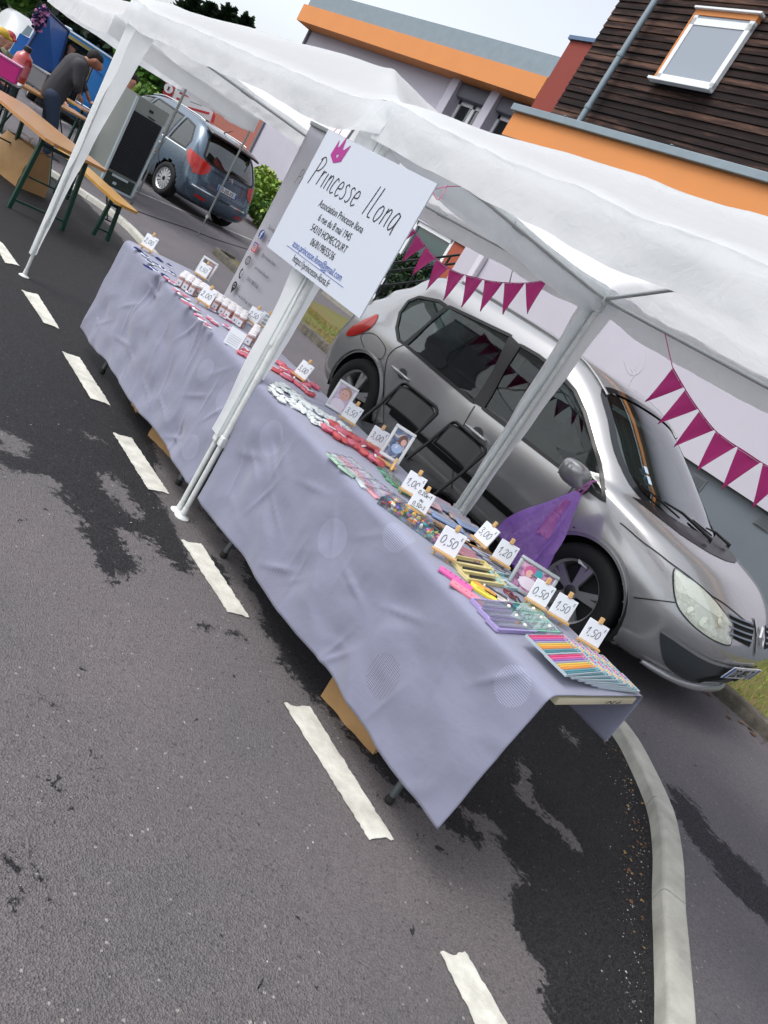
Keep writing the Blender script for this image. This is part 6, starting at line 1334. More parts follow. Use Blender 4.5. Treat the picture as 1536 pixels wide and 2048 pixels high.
org_red = fabric_mat('coral organza', '#e2747a', .45, 60, .5, .4); org_pk = fabric_mat('pink organza', '#ea8ba0', .45, 60, .5, .4); pap_w = mat('crumpled white wrap', '#ccd3d4', .6, var=.08, vscale=60); whit = mat('clean white', '#cdd2da', .5); navy = mat('navy felt', '#16246b', .7); pinkp = mat('candy pink', '#c9617f', .4, coat=.4); redp = mat('candy red', '#c2303c', .4, coat=.4)
def soft(uv, name, cat, label, group, rx, ry, h, m1, seed, m2=None, rz=0, tagp=None, crump=.3, n2=1):
    rnd = random.Random(seed); p = tp(*uv) if not isinstance(uv, Vector) else uv; e = empty(name, p, R(rz), label, cat, group)
    mb = MB(); pillow(mb, rx, ry, h, rnd, crump=crump); mb.build('pouch', m1, e, smooth=60)
    if m2:
        for k in range(n2): mb = MB(); mb.box((rnd.uniform(-.3, .3) * rx, rnd.uniform(-.3, .3) * ry + (k - n2 / 2) * ry * .5, h + .002), (rx * 1.2, ry * .35, .003), rot=Matrix.Rotation(rnd.uniform(-.4, .4), 3, 'Z') @ Matrix.Rotation(rnd.uniform(-.15, .15), 3, 'X')); mb.build('paper_tag' if k == 0 else 'stripe', m2, e)
    return e
def grid_px(c00, c10, c01, c11, nu, nv, rnd, jit=3):
    for i in range(nu):
        for j in range(nv):
            a, b = (i + .5) / nu, (j + .5) / nv; u = (c00[0] * (1 - a) + c10[0] * a) * (1 - b) + (c01[0] * (1 - a) + c11[0] * a) * b; v = (c00[1] * (1 - a) + c10[1] * a) * (1 - b) + (c01[1] * (1 - a) + c11[1] * a) * b
            yield (u + rnd.uniform(-jit, jit), v + rnd.uniform(-jit, jit))
rnd = random.Random(4)
for k, q in enumerate(grid_px((642, 866), (758, 945), (668, 850), (768, 905), 8, 2, rnd, 4)): soft(q, 'organza_pouch', 'pouch', 'coral red organza pouch in the bright heap before the 3,00 card', 'coral organza pouches heaped on the near table', .033, .026, .026, org_red if k % 3 else org_pk, k, whit if k % 4 == 0 else None, rz=rnd.uniform(0, 180), crump=.5)
for k, q in enumerate(grid_px((540, 742), (622, 795), (560, 722), (632, 775), 7, 2, rnd, 4)): soft(q, 'organza_pouch', 'pouch', 'pink organza pouch in the heap right of the gazebo leg', 'pink organza pouches right of the leg', .034, .024, .02, org_pk if k % 3 else org_red, 50 + k, whit if k % 2 == 0 else None, rz=rnd.uniform(0, 180), crump=.5)
for k, q in enumerate(grid_px((476, 712), (516, 730), (486, 702), (522, 716), 3, 2, rnd, 2)): soft(q, 'organza_pouch', 'pouch', 'pink pouch with white tag in the small heap left of the gazebo leg', 'pink pouches left of the leg', .034, .024, .018, org_red if k % 2 else org_pk, 80 + k, whit, rz=rnd.uniform(0, 180), crump=.5)
for k, q in enumerate(grid_px((532, 785), (668, 872), (556, 762), (700, 860), 12, 4, rnd, 4)): soft(q, 'wrapped_sweet', 'sweet', 'crumpled white wrapped sweet in the long pale heap', 'white wrapped sweets heaped behind the second table edge', .024, .017, .016, pap_w, 120 + k, rz=rnd.uniform(0, 180), crump=.75)
for k, q in enumerate([(333, 560), (344, 568), (352, 583), (362, 592), (368, 606), (378, 588), (380, 612), (392, 622), (396, 634), (404, 643), (420, 640), (424, 622), (428, 648), (446, 636), (456, 642), (452, 656), (462, 662), (414, 655), (355, 572), (372, 598)]):
    soft(q, 'sweet_bag', 'sweet bag', 'little pink and white striped sweet bag along the front edge before the jars', 'striped sweet bags along the front edge', .026, .018, .012, whit if k % 2 else pinkp, 200 + k, pinkp if k % 2 else whit, rz=rnd.uniform(20, 70), n2=3, crump=.2)
for k, q in enumerate([(276, 500), (290, 512), (300, 526), (318, 520), (308, 540), (325, 538), (330, 553), (312, 530), (338, 532), (296, 536), (345, 548)]):
    soft(q, 'felt_badge', 'badge', 'white oval badge with navy blue trim at the far left end of the table', 'white and navy badges at the far left end', .032, .02, .006, whit if k % 3 else navy, 300 + k, navy, rz=rnd.uniform(-10, 60), crump=.1, n2=2)
# clear packs of pastel cards, clips
clear = glass_mat('clear film', '#eef2f2', .12, .08)
pastel = [mat('pastel ' + str(i), c, .45) for i, c in enumerate(['#a9c9b5', '#d99aa5', '#c9a9cf', '#d8cdb0', '#9fbfc9', '#c7cfd4'])]
def pack(uv, w_, h_, rz, label, cols, nstrip, seed, name='card_pack', cat='card pack', group=None, th=.008, z=0.0, along=False, film=True, wob=.0):
    rnd = random.Random(seed); p = tp(*uv); e = empty(name, p + Vector((0, 0, z)), R(rz), label, cat, group)
    for k in range(nstrip):
        mb = MB(); y_ = -h_ / 2 + h_ * (k + .5) / nstrip; mb.box((rnd.uniform(-.004, .004), y_, th * .5), (w_ * .9, h_ / nstrip * .82, th * rnd.uniform(.5, .9)), rot=Matrix.Rotation(rnd.uniform(-.1, .1) * (1 + wob * 4), 3, 'Z'), bev=.001); mb.build('card', cols[k % len(cols)], e)
    if film: mb = MB(); mb.grid(lambda u, v: (-w_ / 2 + w_ * u, -h_ / 2 + h_ * v, th + .003 + .004 * nz3(u * 4, v * 4, seed) + .003 * nz3(u * 11, v * 9, seed)), 16, 16); mb.build('film', clear, e, smooth=180)
    return e
for k, q in enumerate([(688, 925), (715, 950), (742, 972), (765, 992)]): pack(q, .085, .17, 10, ('green and white', 'green and pink', 'pink and lilac', 'lilac')[k] + ' pastel card pack in clear film along the front edge', [pastel[0], pastel[5], pastel[1], pastel[2]][max(0, k - 1):] + [pastel[5], pastel[(0, 1, 2, 2)[k]]], 5, k, wob=1)
for k, q in enumerate([(772, 952), (785, 962), (798, 974)]): pack(q, .05, .15, 70, ('leftmost', 'middle', 'rightmost')[k] + ' of the three green hair clip cards under the picture stand', [mat('clip green', '#5f9e79', .5), mat('clip green dark', '#3f7457', .5)], 4, 30 + k, name='clip_card', cat='clip card', wob=1)
# clear box of erasers
p = tp(826, 1045); e = empty('clear_box', p, R(30), 'clear plastic box with colourful little erasers at the front edge', 'box')
mb = MB(); mb.box((0, 0, .002), (.27, .15, .002))
for c, d in (((0, -.075, .016), (.27, .002, .03)), ((0, .075, .016), (.27, .002, .03)), ((-.135, 0, .016), (.002, .15, .03)), ((.135, 0, .016), (.002, .15, .03)), ((0, 0, .016), (.27, .002, .03))): mb.box(c, d)
mb.build('tray', glass_mat('clear plastic', '#dfe6ea', .14, .05), e)
ec = [mat('eraser ' + str(i), c, .45, coat=.2) for i, c in enumerate(['#d86a93', '#e8c440', '#3bb3b0', '#7bc043', '#d9463e', '#5d4f9f', '#e58a34', '#4f8fd6', '#d8d4cc', '#b55d9a'])]
R30 = Matrix.Rotation(R(30), 3, 'Z'); rnd = random.Random(77)
for k in range(52):
    lx, ly = rnd.uniform(-.12, .12), rnd.uniform(-.062, .062); q = p + R30 @ Vector((lx, ly, .004)); er = empty('eraser', q, rnd.uniform(0, 6), 'tiny coloured novelty eraser in the clear plastic box', 'eraser', 'novelty erasers in the clear box'); mb = MB(); typ = k % 3
    if typ == 0: mb.box((0, 0, .007), (.02, .011, .013), rot=Matrix.Rotation(rnd.uniform(-.5, .5), 3, 'X'), bev=.004)
    elif typ == 1: pillow(mb, .011, .008, .015, rnd, crump=.3)
    else: mb.lathe([(.003, 0), (.009, .002), (.010, .007), (.006, .012), (.002, .014)], n=10)
    mb.build('eraser_body', ec[rnd.randrange(10)], er, smooth=50)
    mb = MB(); mb.box((0, 0, .0155), (.007, .006, .003)); mb.build('eraser_top', ec[rnd.randrange(10)], er)
mb = MB(); q = tp(868, 1070) + Vector((0, 0, .02)); o = mb.box((0, 0, 0), (.075, .017, .015), rot=Matrix.Rotation(R(24), 3, 'Z'), bev=.003).build('pencil_sharpener', mat('black gloss', '#15151a', .3), None, smooth=40); o.location = q; tag(o, 'black gloss oblong lying on the clear eraser box', 'sharpener')
# notebooks and card stacks at the back edge
gr_n = [mat('note slate', '#7f8698', .5), mat('note sand', '#9c8f8c', .5), mat('note blue', '#7c93b8', .5), mat('note rose', '#a98a95', .5), mat('note grey', '#8e9099', .5)]
nl = ['slate', 'sandy', 'blue', 'rose', 'grey', 'pale blue', 'dark blue', 'brown rose', 'pale grey']
for k, q in enumerate([(862, 1018), (878, 1032), (893, 1046), (872, 1003), (890, 1018), (908, 1034), (925, 1050), (938, 1062), (846, 1008)]):
    e = empty('note_card', tp(*q) + Vector((0, 0, .002 * k)), R(62 + 9 * math.sin(k * 2)), nl[k] + ' patterned note card lying at the back edge behind the clear box', 'note card', 'patterned note cards'); rnd = random.Random(k)
    mb = MB(); mb.box((0, 0, .003), (.15, .07, .005), bev=.001); mb.build('cover', gr_n[k % 5], e)
    for i in range(3): mb = MB(); mb.box((rnd.uniform(-.02, .02), -.022 + .02 * i, .0063), (.12, .006, .001), rot=Matrix.Rotation(rnd.uniform(-.12, .12), 3, 'Z')); mb.build('stripe', gr_n[(k + i + 2) % 5], e)
kr = mat('kraft card', '#8f6b4a', .8)
for k, q in enumerate([(893, 1062), (925, 1080), (955, 1096)]):
    e = empty('kraft_card', tp(*q) + Vector((0, 0, .004)), R(58 + 8 * k), ('leftmost', 'middle', 'rightmost')[k] + ' brown kraft card with white label behind the 0,50 card', 'card', 'kraft cards'); mb = MB(); mb.box((0, 0, .003), (.12, .055, .003)); mb.build('card_sheet', kr, e); mb = MB(); mb.box((.01, 0, .0055), (.035, .02, .001)); mb.build('white_label', whit, e)
pack((925, 1104), .15, .1, 60, 'dusky pink ribbed card set behind the wooden pen boxes', [mat('dusky pink', '#a0707c', .5), mat('dusky pink deep', '#8b5c69', .5)], 9, 40, film=False)
for k, q in enumerate([(965, 1110), (985, 1128), (1000, 1145)]): pack(q, .11, .06, 60, ('leftmost', 'middle', 'rightmost')[k] + ' dark flecked card set before the 1,20 card', [mat('flecked grey', '#5f6370', .5), mat('flecked pale', '#a3a6b3', .5)], 5, 44 + k, film=False, wob=.6)
# pen boxes
def pen_box(uv, cbox, cpen, label, group, z=0.0, rz=92, pearl=False, w_=.235, d_=.052, pen2=None):
    e = empty('pen_box', tp(*uv) + Vector((0, 0, z)), R(rz), label, 'pen box', group); mb = MB(); h = .014; mb.box((0, 0, .002), (w_, d_, .003))
    for c, dd in (((0, -d_ / 2, h / 2), (w_, .006, h)), ((0, d_ / 2, h / 2), (w_, .006, h)), ((-w_ / 2, 0, h / 2), (.006, d_, h)), ((w_ / 2, 0, h / 2), (.006, d_, h))): mb.box(c, dd, bev=.001)
    mb.build('box_tray', cbox, e)
    mb = MB(); mb.tube([(-w_ * .34, 0, .009), (w_ * .2, 0, .009), (w_ * .36, 0, .009)], [.0045, .005, .002], 8); pn = mb.build('pen', cpen, e, smooth=50)
    if pearl:
        mb = MB(); mb.lathe([(.001, -.007), (.006, -.004), (.0075, 0), (.006, .004), (.001, .007)], (w_ * .3, 0, .014), n=14); mb.build('pearl', mat('pearl white', '#d9d2c8', .15, coat=1), pn, smooth=60)
        mb = MB(); mb.box((0, 0, .0155), (w_ - .01, d_ - .01, .001)); mb.build('box_window', clear, e)
    return e
ye = mat('pale yellow wood box', '#c6ba86', .5); pb_ = mat('pen black', '#26262a', .3)
for k, q in enumerate([(938, 1129), (950, 1144), (963, 1160)]): pen_box(q, ye, pb_, ('rearmost', 'middle', 'foremost')[k] + ' of three pale wooden boxes with a black pen', 'wooden pen boxes')
lav = mat('lavender box', '#9c8fc0', .4); lavp = mat('lavender pen', '#b7a8d8', .3); mint = mat('mint box', '#79b3a0', .4); mintp = mat('mint pen', '#98cdb8', .3)
for k, q in enumerate([(990, 1217), (1005, 1236), (1022, 1256)]): pen_box(q, lav, lavp, ('rearmost', 'middle', 'foremost')[k] + ' of three lavender pen boxes with a pearl', 'lavender pen boxes', pearl=True, rz=93, d_=.05)
for k, q in enumerate([(1045, 1222), (1060, 1240), (1077, 1258)]): pen_box(q, mint, mintp, ('rearmost', 'middle', 'foremost')[k] + ' of three mint green pen boxes with a pearl', 'mint pen boxes', pearl=True, rz=93, d_=.05, w_=.2)
pen_box((1092, 1268), mat('dark slate box', '#525a75', .4), lavp, 'dark slate pen box under the mint green boxes', None, rz=93, w_=.2, z=-.002)
pen_box((1022, 1168), mat('teal clear box', '#8fb3b5', .25, coat=.5), whit, 'pale teal clear pen box left of the silver framed picture', None, rz=92, d_=.09, w_=.2)
pack((1108, 1272), .06, .11, 20, 'pink packet in clear film beside the slate pen box', [mat('packet pink', '#c98aa5', .4), mat('packet lilac', '#a79bb8', .4)], 3, 61)
# pads
pdm = [mat('pad magenta', '#c8589a', .5), mat('pad pink', '#dd7f95', .5)]
for k, (q, c) in enumerate([((910, 1160), 0), ((933, 1188), 1)]):
    e = empty('note_pad', tp(*q), R(34), ('magenta', 'salmon pink')[k] + ' note pad lying at the front edge before the wooden pen boxes', 'note pad'); mb = MB(); mb.box((0, 0, .004), (.125, .05, .008), bev=.001); mb.build('pad', pdm[c], e)
    for i in range(5): mb = MB(); mb.box((-.045 + .02 * i, .012 if k == 0 else -.005, .0086), (.006, .003, .001)); mb.build('printed_mark', mat('pad print', '#6d2a5a', .6), e)
for k, (q, c1, c2) in enumerate([((966, 1184), '#d9c94a', '#d3923c'), ((990, 1192), '#c9c4c0', '#3a3a3e')]):
    e = empty('note_pad', tp(*q) + Vector((0, 0, .0)), R(42), ('round edged yellow and orange note pad', 'white note pad with black spots')[k] + ' before the lavender boxes', 'note pad')
    pts = rrect(.038, .018); mb = MB(); mb.prism([(a * 1.35, b) for a, b in pts], 0, .008); mb.build('pad', mat('pad base ' + c1, c1, .5), e)
    mb = MB(); mb.prism([(-.045, .008), (.045, .008), (.043, .03), (.02, .034), (0, .028), (-.02, .034), (-.043, .03)], .0084, .0095); mb.build('pad_top', mat('pad top ' + c2, c2, .5), e)
    mb = MB()
    for i in range(2): mb.ribbon([(-.03 + .004 * j, -.008 - .012 * i + .0015 * (j % 2), .0096) for j in range(15)], .0022, (0, 0, 1))
    mb.build('printed_mark', ink, e, fixn=False)
for k, (q, c) in enumerate([((1018, 1190), '#7d1f2a'), ((1030, 1200), '#2b2226')]):
    mb = MB(); n_ = 26; mb.tube([(.026 * math.cos(2 * math.pi * i / n_) * (1 + .15 * math.sin(3 * i)), .02 * math.sin(2 * math.pi * i / n_), .005 + .002 * math.sin(i)) for i in range(n_ + 1)], .0028, 6); o = mb.build('bracelet', mat('cord ' + c, c, .6), None, smooth=60); o.location = tp(*q); tag(o, ('dark red', 'black')[k] + ' cord bracelet lying left of the mint green pen boxes', 'bracelet')
# cases of coloured pencils
pcm = [mat('pencil ' + str(i), c, .35, coat=.3) for i, c in enumerate(['#c9386f', '#d0588c', '#8c5aa8', '#8f93a8', '#c9b24a', '#d9a03c', '#cf8238', '#4f8c98', '#34757e'])]
cpl = mat('clear case edge', '#a9b8c0', .2, coat=.5); gem = mat('pale gem', '#c8bfd0', .15, coat=1)
def make_case():
    e = empty('pencil_case', (0, 0, 0), 0, 'x', 'pencil case', 'clear cases of coloured pencils overlapping at the near table end'); w_, d_ = .235, .085
    mb = MB(); mb.box((0, 0, .001), (w_, d_, .002))
    for c, dd in (((0, -d_ / 2, .005), (w_, .002, .009)), ((0, d_ / 2, .005), (w_, .002, .009)), ((-w_ / 2, 0, .005), (.002, d_, .009)), ((w_ / 2, 0, .005), (.002, d_, .009))): mb.box(c, dd)
    mb.build('case_shell', cpl, e)
    for i in range(9):
        y_ = d_ / 2 - .007 - i * (d_ - .014) / 8; mb = MB(); mb.tube([(-w_ * .46, y_, .006), (w_ * .36, y_, .006), (w_ * .40, y_, .006)], [.0038, .0038, .0015], 6); pn = mb.build('pencil', pcm[i], e)
        mb = MB(); mb.lathe([(.001, -.004), (.0042, 0), (.001, .004)], (w_ * .44, y_, .008), n=8); mb.build('gem_tip', pcm[i], pn)
    return e
c0_ = make_case(); ff = True; ordn = ['first', 'second', 'third', 'fourth', 'fifth', 'sixth']
for row, (s_, en) in enumerate((((1092, 1312), (1160, 1306)), ((1130, 1350), (1200, 1346)))):
    for k in range(6):
        f = k / 5; q = Vector(((-.972, -.884)[row] + .006 * k, 2.125 + .046 * k, TZ + .004 + .0062 * (5 - k)))
        e = c0_ if ff else copy_tree(c0_); ff = False; e.location = q; e.rotation_euler = (0, R(0), R(93 - 2 * k)); e.rotation_euler.y = R(-2.0)
        e['label'] = ordn[k] + ' clear pencil case from the front edge in the ' + ('rear' if row == 0 else 'near end') + ' row of six'
# purple plastic bag hanging from the mirror
pl = glass_mat('x', '#ffffff', .1) if False else fabric_mat('purple plastic film', '#cfa9ee', .7, 16, .7, .22); pl2 = fabric_mat('pink plastic film', '#c77fc4', .45, 20, .6, .25)
p0 = aty(1158, 985, 4.08); e = empty('plastic_bag', p0, 0, 'purple plastic bag hanging by its handles from the silver car wing mirror', 'bag')
def bagf(u, v):
    a = 2 * math.pi * u; hz = .60 * v; wd = (.022 + .17 * min(1, v * 1.25) ** .9) ; c, s = math.cos(a), math.sin(a); fold = 1 + .16 * math.sin(a * 7 + 2) * min(1, v * 3) + .07 * math.sin(a * 15 + v * 7); x = c * wd * fold - .10 * v; y = s * wd * .30 * fold - .02 * v; z = -hz + .09 * v * (c < -.2) * (-c) + .02 * math.sin(a * 5 + 1) * v
    x += .03 * nz3(a * 1.5, v * 3, 2) * v; y += .035 * nz3(a * 2, v * 4, 5) * v
    return (x, y, z)
mb = MB(); mb.grid(bagf, 96, 40, True); mb.poly([bagf(k / 96, 1) for k in range(96)]); mb.build('bag_body', pl, e, smooth=180)
mb = MB(); mb.grid(lambda u, v: tuple(Vector(bagf(.70 + .11 * u + .05 * v, .12 + .45 * v)) + Vector((0, -.012 - .01 * math.sin(u * 6), 0))), 14, 24); mb.build('inner_bag', pl2, e, smooth=180)
for s_ in (-1, 1): mb = MB(); mb.tube(crom([(s_ * .015, 0, -.01), (s_ * .012 + .02, -.01, .05), (.03, .0, .10), (.035, .03, .11)], 4), [.006] * 13, 6); mb.build('handle', pl2, e, smooth=60)
# ============================================================ FAR STALLS AT THE LEFT
bwood = mat('varnished beer table wood', '#b27f45', .32, var=.22, vscale=3, coat=.35); bwood2 = mat('yellow varnished bench wood', '#bd8c3a', .35, var=.18, vscale=4, coat=.3); grn = mat('dark green steel', '#123c30', .4, var=.1)
def trestle(loc, rz, L_, W_, H_, label, wood, name='beer_table', cat='table', group='beer garden tables'):
    t = empty(name, loc, rz, label, cat, group); mb = MB(); c = .06 if W_ > .3 else .05
    pts = [(-L_ / 2 + c, -W_ / 2), (L_ / 2 - c, -W_ / 2), (L_ / 2, -W_ / 2 + c), (L_ / 2, W_ / 2 - c), (L_ / 2 - c, W_ / 2), (-L_ / 2 + c, W_ / 2), (-L_ / 2, W_ / 2 - c), (-L_ / 2, -W_ / 2 + c)]
    mb.prism(pts, H_ - .028, H_); mb.build('table_top' if W_ > .3 else 'seat', wood, t)
    for sx_ in (-1, 1):
        x = sx_ * (L_ / 2 - .32)
        for sy_ in (-1, 1):
            mb = MB(); mb.box((x + sx_ * .02, sy_ * (W_ / 2 - .07), (H_ - .03) / 2), (.035, .035, H_ - .03), rot=Matrix.Rotation(sy_ * R(4), 3, 'X')); mb.build('leg', grn, t)
        mb = MB(); mb.box((x + sx_ * .02, 0, .09), (.02, W_ - .12, .02)); mb.build('cross_bar', grn, t); mb = MB(); mb.box((x, 0, H_ - .09), (.02, W_ - .16, .03)); mb.build('cross_bar', grn, t)
        mb = MB(); mb.tube([(x, 0, H_ * .45), (x - sx_ * .28, 0, H_ - .04)], .01, 6); mb.tube([(x + sx_ * .02, -(W_ / 2 - .1), H_ * .45), (x + sx_ * .02, W_ / 2 - .1, H_ * .45)], .009, 6); mb.build('brace', grn, t)
    return t
trestle((-8.78, 2.50, 0), R(7), 2.2, .62, .745, 'nearest varnished wooden table with green legs left of the fridge', bwood)
trestle((-9.12, 3.36, .02), R(2), 2.0, .27, .46, 'yellow varnished wooden bench with green legs before the fridge', bwood2, 'beer_bench', 'bench', None)
trestle((-13.0, 3.65, .0), R(118), 1.9, .62, .745, 'second wooden table with gear on it where the man is working', bwood)
trestle((-14.6, 5.3, .06), R(105), 1.6, .6, .745, 'small wooden table behind the fridge carrying a patterned box', bwood)
wtab = mat('white plastic table', '#b9bcc0', .5)
t = empty('white_table', (-12.6, 2.55, 0), R(72), 'white table with the pink box and red bottle at the left edge', 'table'); mb = MB(); mb.box((0, 0, .73), (1.4, .7, .04), bev=.01); mb.build('table_top', wtab, t)
for sx_ in (-1, 1):
    for sy_ in (-1, 1): mb = MB(); mb.tube([(sx_ * .55, sy_ * .28, .72), (sx_ * .58, sy_ * .3, 0)], .015, 8); mb.build('leg', blk_t, t)
# pink box, red bottle, grey boxes on tables
z0 = .752; pbx = at(2, 152, z0); rbx = at(31, 160, z0); gbx = at(82, 182, z0)
mb = MB(); o_ = empty('pink_box', pbx, R(70), 'bright pink box with white ring emblem left of the red bottle', 'box'); mb.box((0, 0, .11), (.36, .26, .22), bev=.01); mb.build('box_body', mat('hot pink', '#c41f7d', .5), o_); mb = MB(); mb.box((0, 0, .228), (.38, .28, .016)); mb.build('lid', mat('pink box lid', '#c98fb0', .5), o_); mb = MB(); T = frame((.184, 0, .11), (0, 1, 0), (0, 0, 1)); disc2(mb, T, .045, r0=.03); mb.build('ring_emblem', whit, o_, fixn=False)
rb_ = empty('red_bottle', rbx, 0, 'large red bottle with black cap on the white table', 'bottle'); mb = MB(); mb.lathe([(.11, 0), (.12, .02), (.12, .28), (.10, .34), (.05, .38), (.045, .4)], n=24); mb.build('bottle_body', mat('red clear plastic', '#a02a28', .2, coat=.8), rb_, smooth=50); mb = MB(); mb.lathe([(.05, .4), (.055, .41), (.05, .46), (.02, .47)], n=16); mb.build('cap', blk, rb_, smooth=50); mb = MB(); mb.lathe([(.1215, .08), (.1215, .24)], n=24, cap=False); mb.build('bottle_label', mat('faded label', '#b5656a', .5), rb_, smooth=60)
gb = empty('grey_crate', gbx, R(20), 'grey box standing on the second wooden table beside the cable', 'box'); mb = MB(); mb.box((0, 0, .13), (.42, .3, .26), bev=.02); mb.build('box_body', mat('grey crate', '#56585d', .6, bump=.3, bscale=30), gb); mb = MB(); mb.box((0, 0, .265), (.44, .32, .02)); mb.build('lid', mat('grey crate lid', '#6f7278', .5), gb)
mb = MB(); mb.tube(crom([(.3 * math.cos(a * 1.1) * (.3 + .02 * a), .16 * math.sin(a * 1.1), .012 + .004 * (a % 2)) for a in range(14)] + [(.4, -.2, .01), (.6, -.35, .01)], 4), .009, 6); o = mb.build('cable', mat('white cable', '#b5b0b5', .5), None, smooth=60); o.location = at(105, 196, .75); tag(o, 'white cable coiled on the second wooden table', 'cable')
mb = MB(); mb.lathe([(.02, 0), (.09, .004), (.14, .02), (.142, .022), (.09, .008), (.02, .006)], n=24); o = mb.build('paper_plate', whit, None, smooth=60); o.location = at(165, 212, .75); tag(o, 'white plate under the hand of the bending man', 'plate')
# kraft bag, cable on the ground, fridge
paper_bag((-9.55, 2.75, 0), R(20), (.6, .36, .42), 'large brown paper bag standing under the nearest wooden table', 9, True)
mb = MB(); mb.tube(crom([tuple(at(u, v, .068)) for u, v in [(266, 404), (258, 412), (270, 420), (310, 435), (370, 455), (430, 478), (500, 500), (560, 520)]], 5), .006, 6); o = mb.build('cable', mat('black cable', '#141416', .6), None, smooth=60); tag(o, 'black cable running over the asphalt from the fridge', 'cable')
mb = MB(); mb.tube(crom([tuple(at(u, v, .01)) for u, v in [(0, 235), (30, 260), (60, 320), (120, 370), (140, 400)]], 5), .006, 6); o = mb.build('cable', mat('black cable'), None, smooth=60); tag(o, 'black cable on the ground under the nearest wooden table', 'cable')
fr_g = mat('fridge grey panel', '#8f9693', .45, metal=.1); fr_d = mat('condenser black', '#191c22', .7, var=.2, vscale=40, bump=.8, bscale=120); fr_w2 = mat('fridge edge pale', '#b9c6cb', .4); pcb = mat('compressor bay', '#2c3a33', .6, var=.4, vscale=18)
fz = .06; F0 = Vector((-12.5, 4.66, fz)); F1 = Vector((-12.6, 5.25, fz)); FB = Vector((-13.1, 4.57, fz))
f_ = empty('fridge', F0, 0, 'grey fridge standing with its black back grille towards the camera', 'fridge'); ux = (F1 - F0); wv_ = ux.length; ux.normalize(); uy = Vector((0, 0, 1)); un = ux.cross(uy)
if un.x < 0: un = -un
def FQ(a, b, d): return ux * a + uy * b + un * d
def fbox(mb, a0, a1, b0, b1, d0, d1): mb.add([FQ(a, b, d) for a in (a0, a1) for b in (b0, b1) for d in (d0, d1)], [(0, 1, 3, 2), (4, 6, 7, 5), (0, 4, 5, 1), (2, 3, 7, 6), (0, 2, 6, 4), (1, 5, 7, 3)])
mb = MB(); fbox(mb, 0, wv_, .02, 1.40, -.6, -.012); mb.build('cabinet', fr_g, f_)
mb = MB(); fbox(mb, 0, .035, .0, 1.38, -.012, .03); fbox(mb, wv_ - .035, wv_, .0, 1.2, -.012, .03); fbox(mb, 0, wv_, 0, .03, -.012, .03); mb.build('edge_trim', fr_w2, f_)
mb = MB(); fbox(mb, .05, wv_ - .05, .27, 1.18, -.01, .02); gr2 = mb.build('condenser', fr_d, f_)
mb = MB()
for k in range(26): fbox(mb, .055, wv_ - .055, .29 + k * .034, .296 + k * .034, .02, .027)
mb.build('grille_wire', mat('grille wire', '#2b3036', .5), gr2)
mb = MB(); fbox(mb, .05, wv_ - .05, .03, .23, -.01, .012); cb = mb.build('compressor_bay', pcb, f_); mb = MB(); fbox(mb, .14, .42, .19, .225, .013, .03); fbox(mb, .2, .26, .08, .12, .013, .02); mb.build('bay_plate', fr_w2, cb)
mb = MB(); fbox(mb, .28, .34, 1.27, 1.31, -.01, .01); fbox(mb, .3, .42, 1.2, 1.215, -.01, .005); mb.build('bracket', blk, f_)
# patterned box beyond, dark cloth
pb2 = empty('patterned_box', (-14.3, 5.0, .805), R(10), 'white box with red pattern on the small table behind the fridge', 'box'); mb = MB(); mb.box((0, 0, .14), (.4, .3, .28), bev=.01); mb.build('box_body', mat('box white red', '#a9a3a6', .6, col2='#9a3f42', vscale=12), pb2); mb = MB(); mb.box((0, 0, .285), (.41, .31, .012)); mb.build('lid', whit, pb2)
# ---------------- people
skin = mat('skin tone', '#8f5f4b', .55); skin_l = mat('light skin tone', '#b98672', .55); jk = mat('charcoal jacket', '#38383c', .85, var=.1, vscale=8, bump=.3, bscale=25); jeans = mat('blue jeans', '#27354a', .85, var=.15, vscale=10); drk = mat('dark hair', '#17120f', .8); navyc = mat('navy clothing', '#161a28', .85); cream = mat('cream patterned shirt', '#8f8a70', .85, col2='#4a5040', vscale=14)
def P_obj(parts, name, m_, parent, vox=.018, sm=5): o = lumpy(parts, vox, sm).build(name, m_, parent, smooth=180); return o
def hand(parts, w_, d, side):
    w_ = Vector(w_); d = Vector(d).normalized(); s_ = Vector(side).normalized(); pal = w_ + d * .085; parts.append((w_, .028, pal, .034))
    for k, (o_, l_) in enumerate(((-.03, .065), (-.01, .078), (.012, .075), (.032, .058))): a = pal + s_ * o_; b = a + d * l_ * .55 + s_ * o_ * .15; parts.append((a, .0095, b, .009)); parts.append((b, .009, b + (d * .8 + Vector((0, 0, -.35))).normalized() * l_ * .45, .008))
    t0 = w_ + d * .03 + s_ * -.03; t1 = t0 + (d * .5 - s_ * .8).normalized() * .045; parts.append((t0, .013, t1, .011)); parts.append((t1, .011, t1 + d * .035, .0095))
# bending man seen side on, head to the right, working on the second table
def FP(u, v, d=13.2): return far(u, v, d)
mo = far(100, 300, 13.2); mo.z = 0; man = empty('person', mo, 0, 'man in charcoal jacket and jeans bending over the second wooden table', 'person')
def mq(u, v, d=13.2): return far(u, v, d) - mo
head = mq(190, 124); neck = mq(170, 122); chest = mq(152, 135); belly = mq(125, 162); hip = mq(106, 192); dep = (far(100, 200, 14.2) - far(100, 200, 13.2)); dep.z = 0
fcd = mq(201, 138) - head; fcd.normalize(); bd_ = [(head, .098, head + fcd * .05, .078), (neck, .06, head, .065), (chest, .14, neck, .065), (hip, .13, chest, .14), (head + fcd * .1 - dep * .03, .022, head + fcd * .12 - dep * .04, .014), (head - dep * .095, .02, head - dep * .1 + Vector((0, 0, .02)), .016)]
jp = [(hip, .16, belly, .165), (belly, .165, chest, .185), (chest, .18, mq(166, 125), .09)]; jn = [(hip, .15, mq(102, 205), .14)]
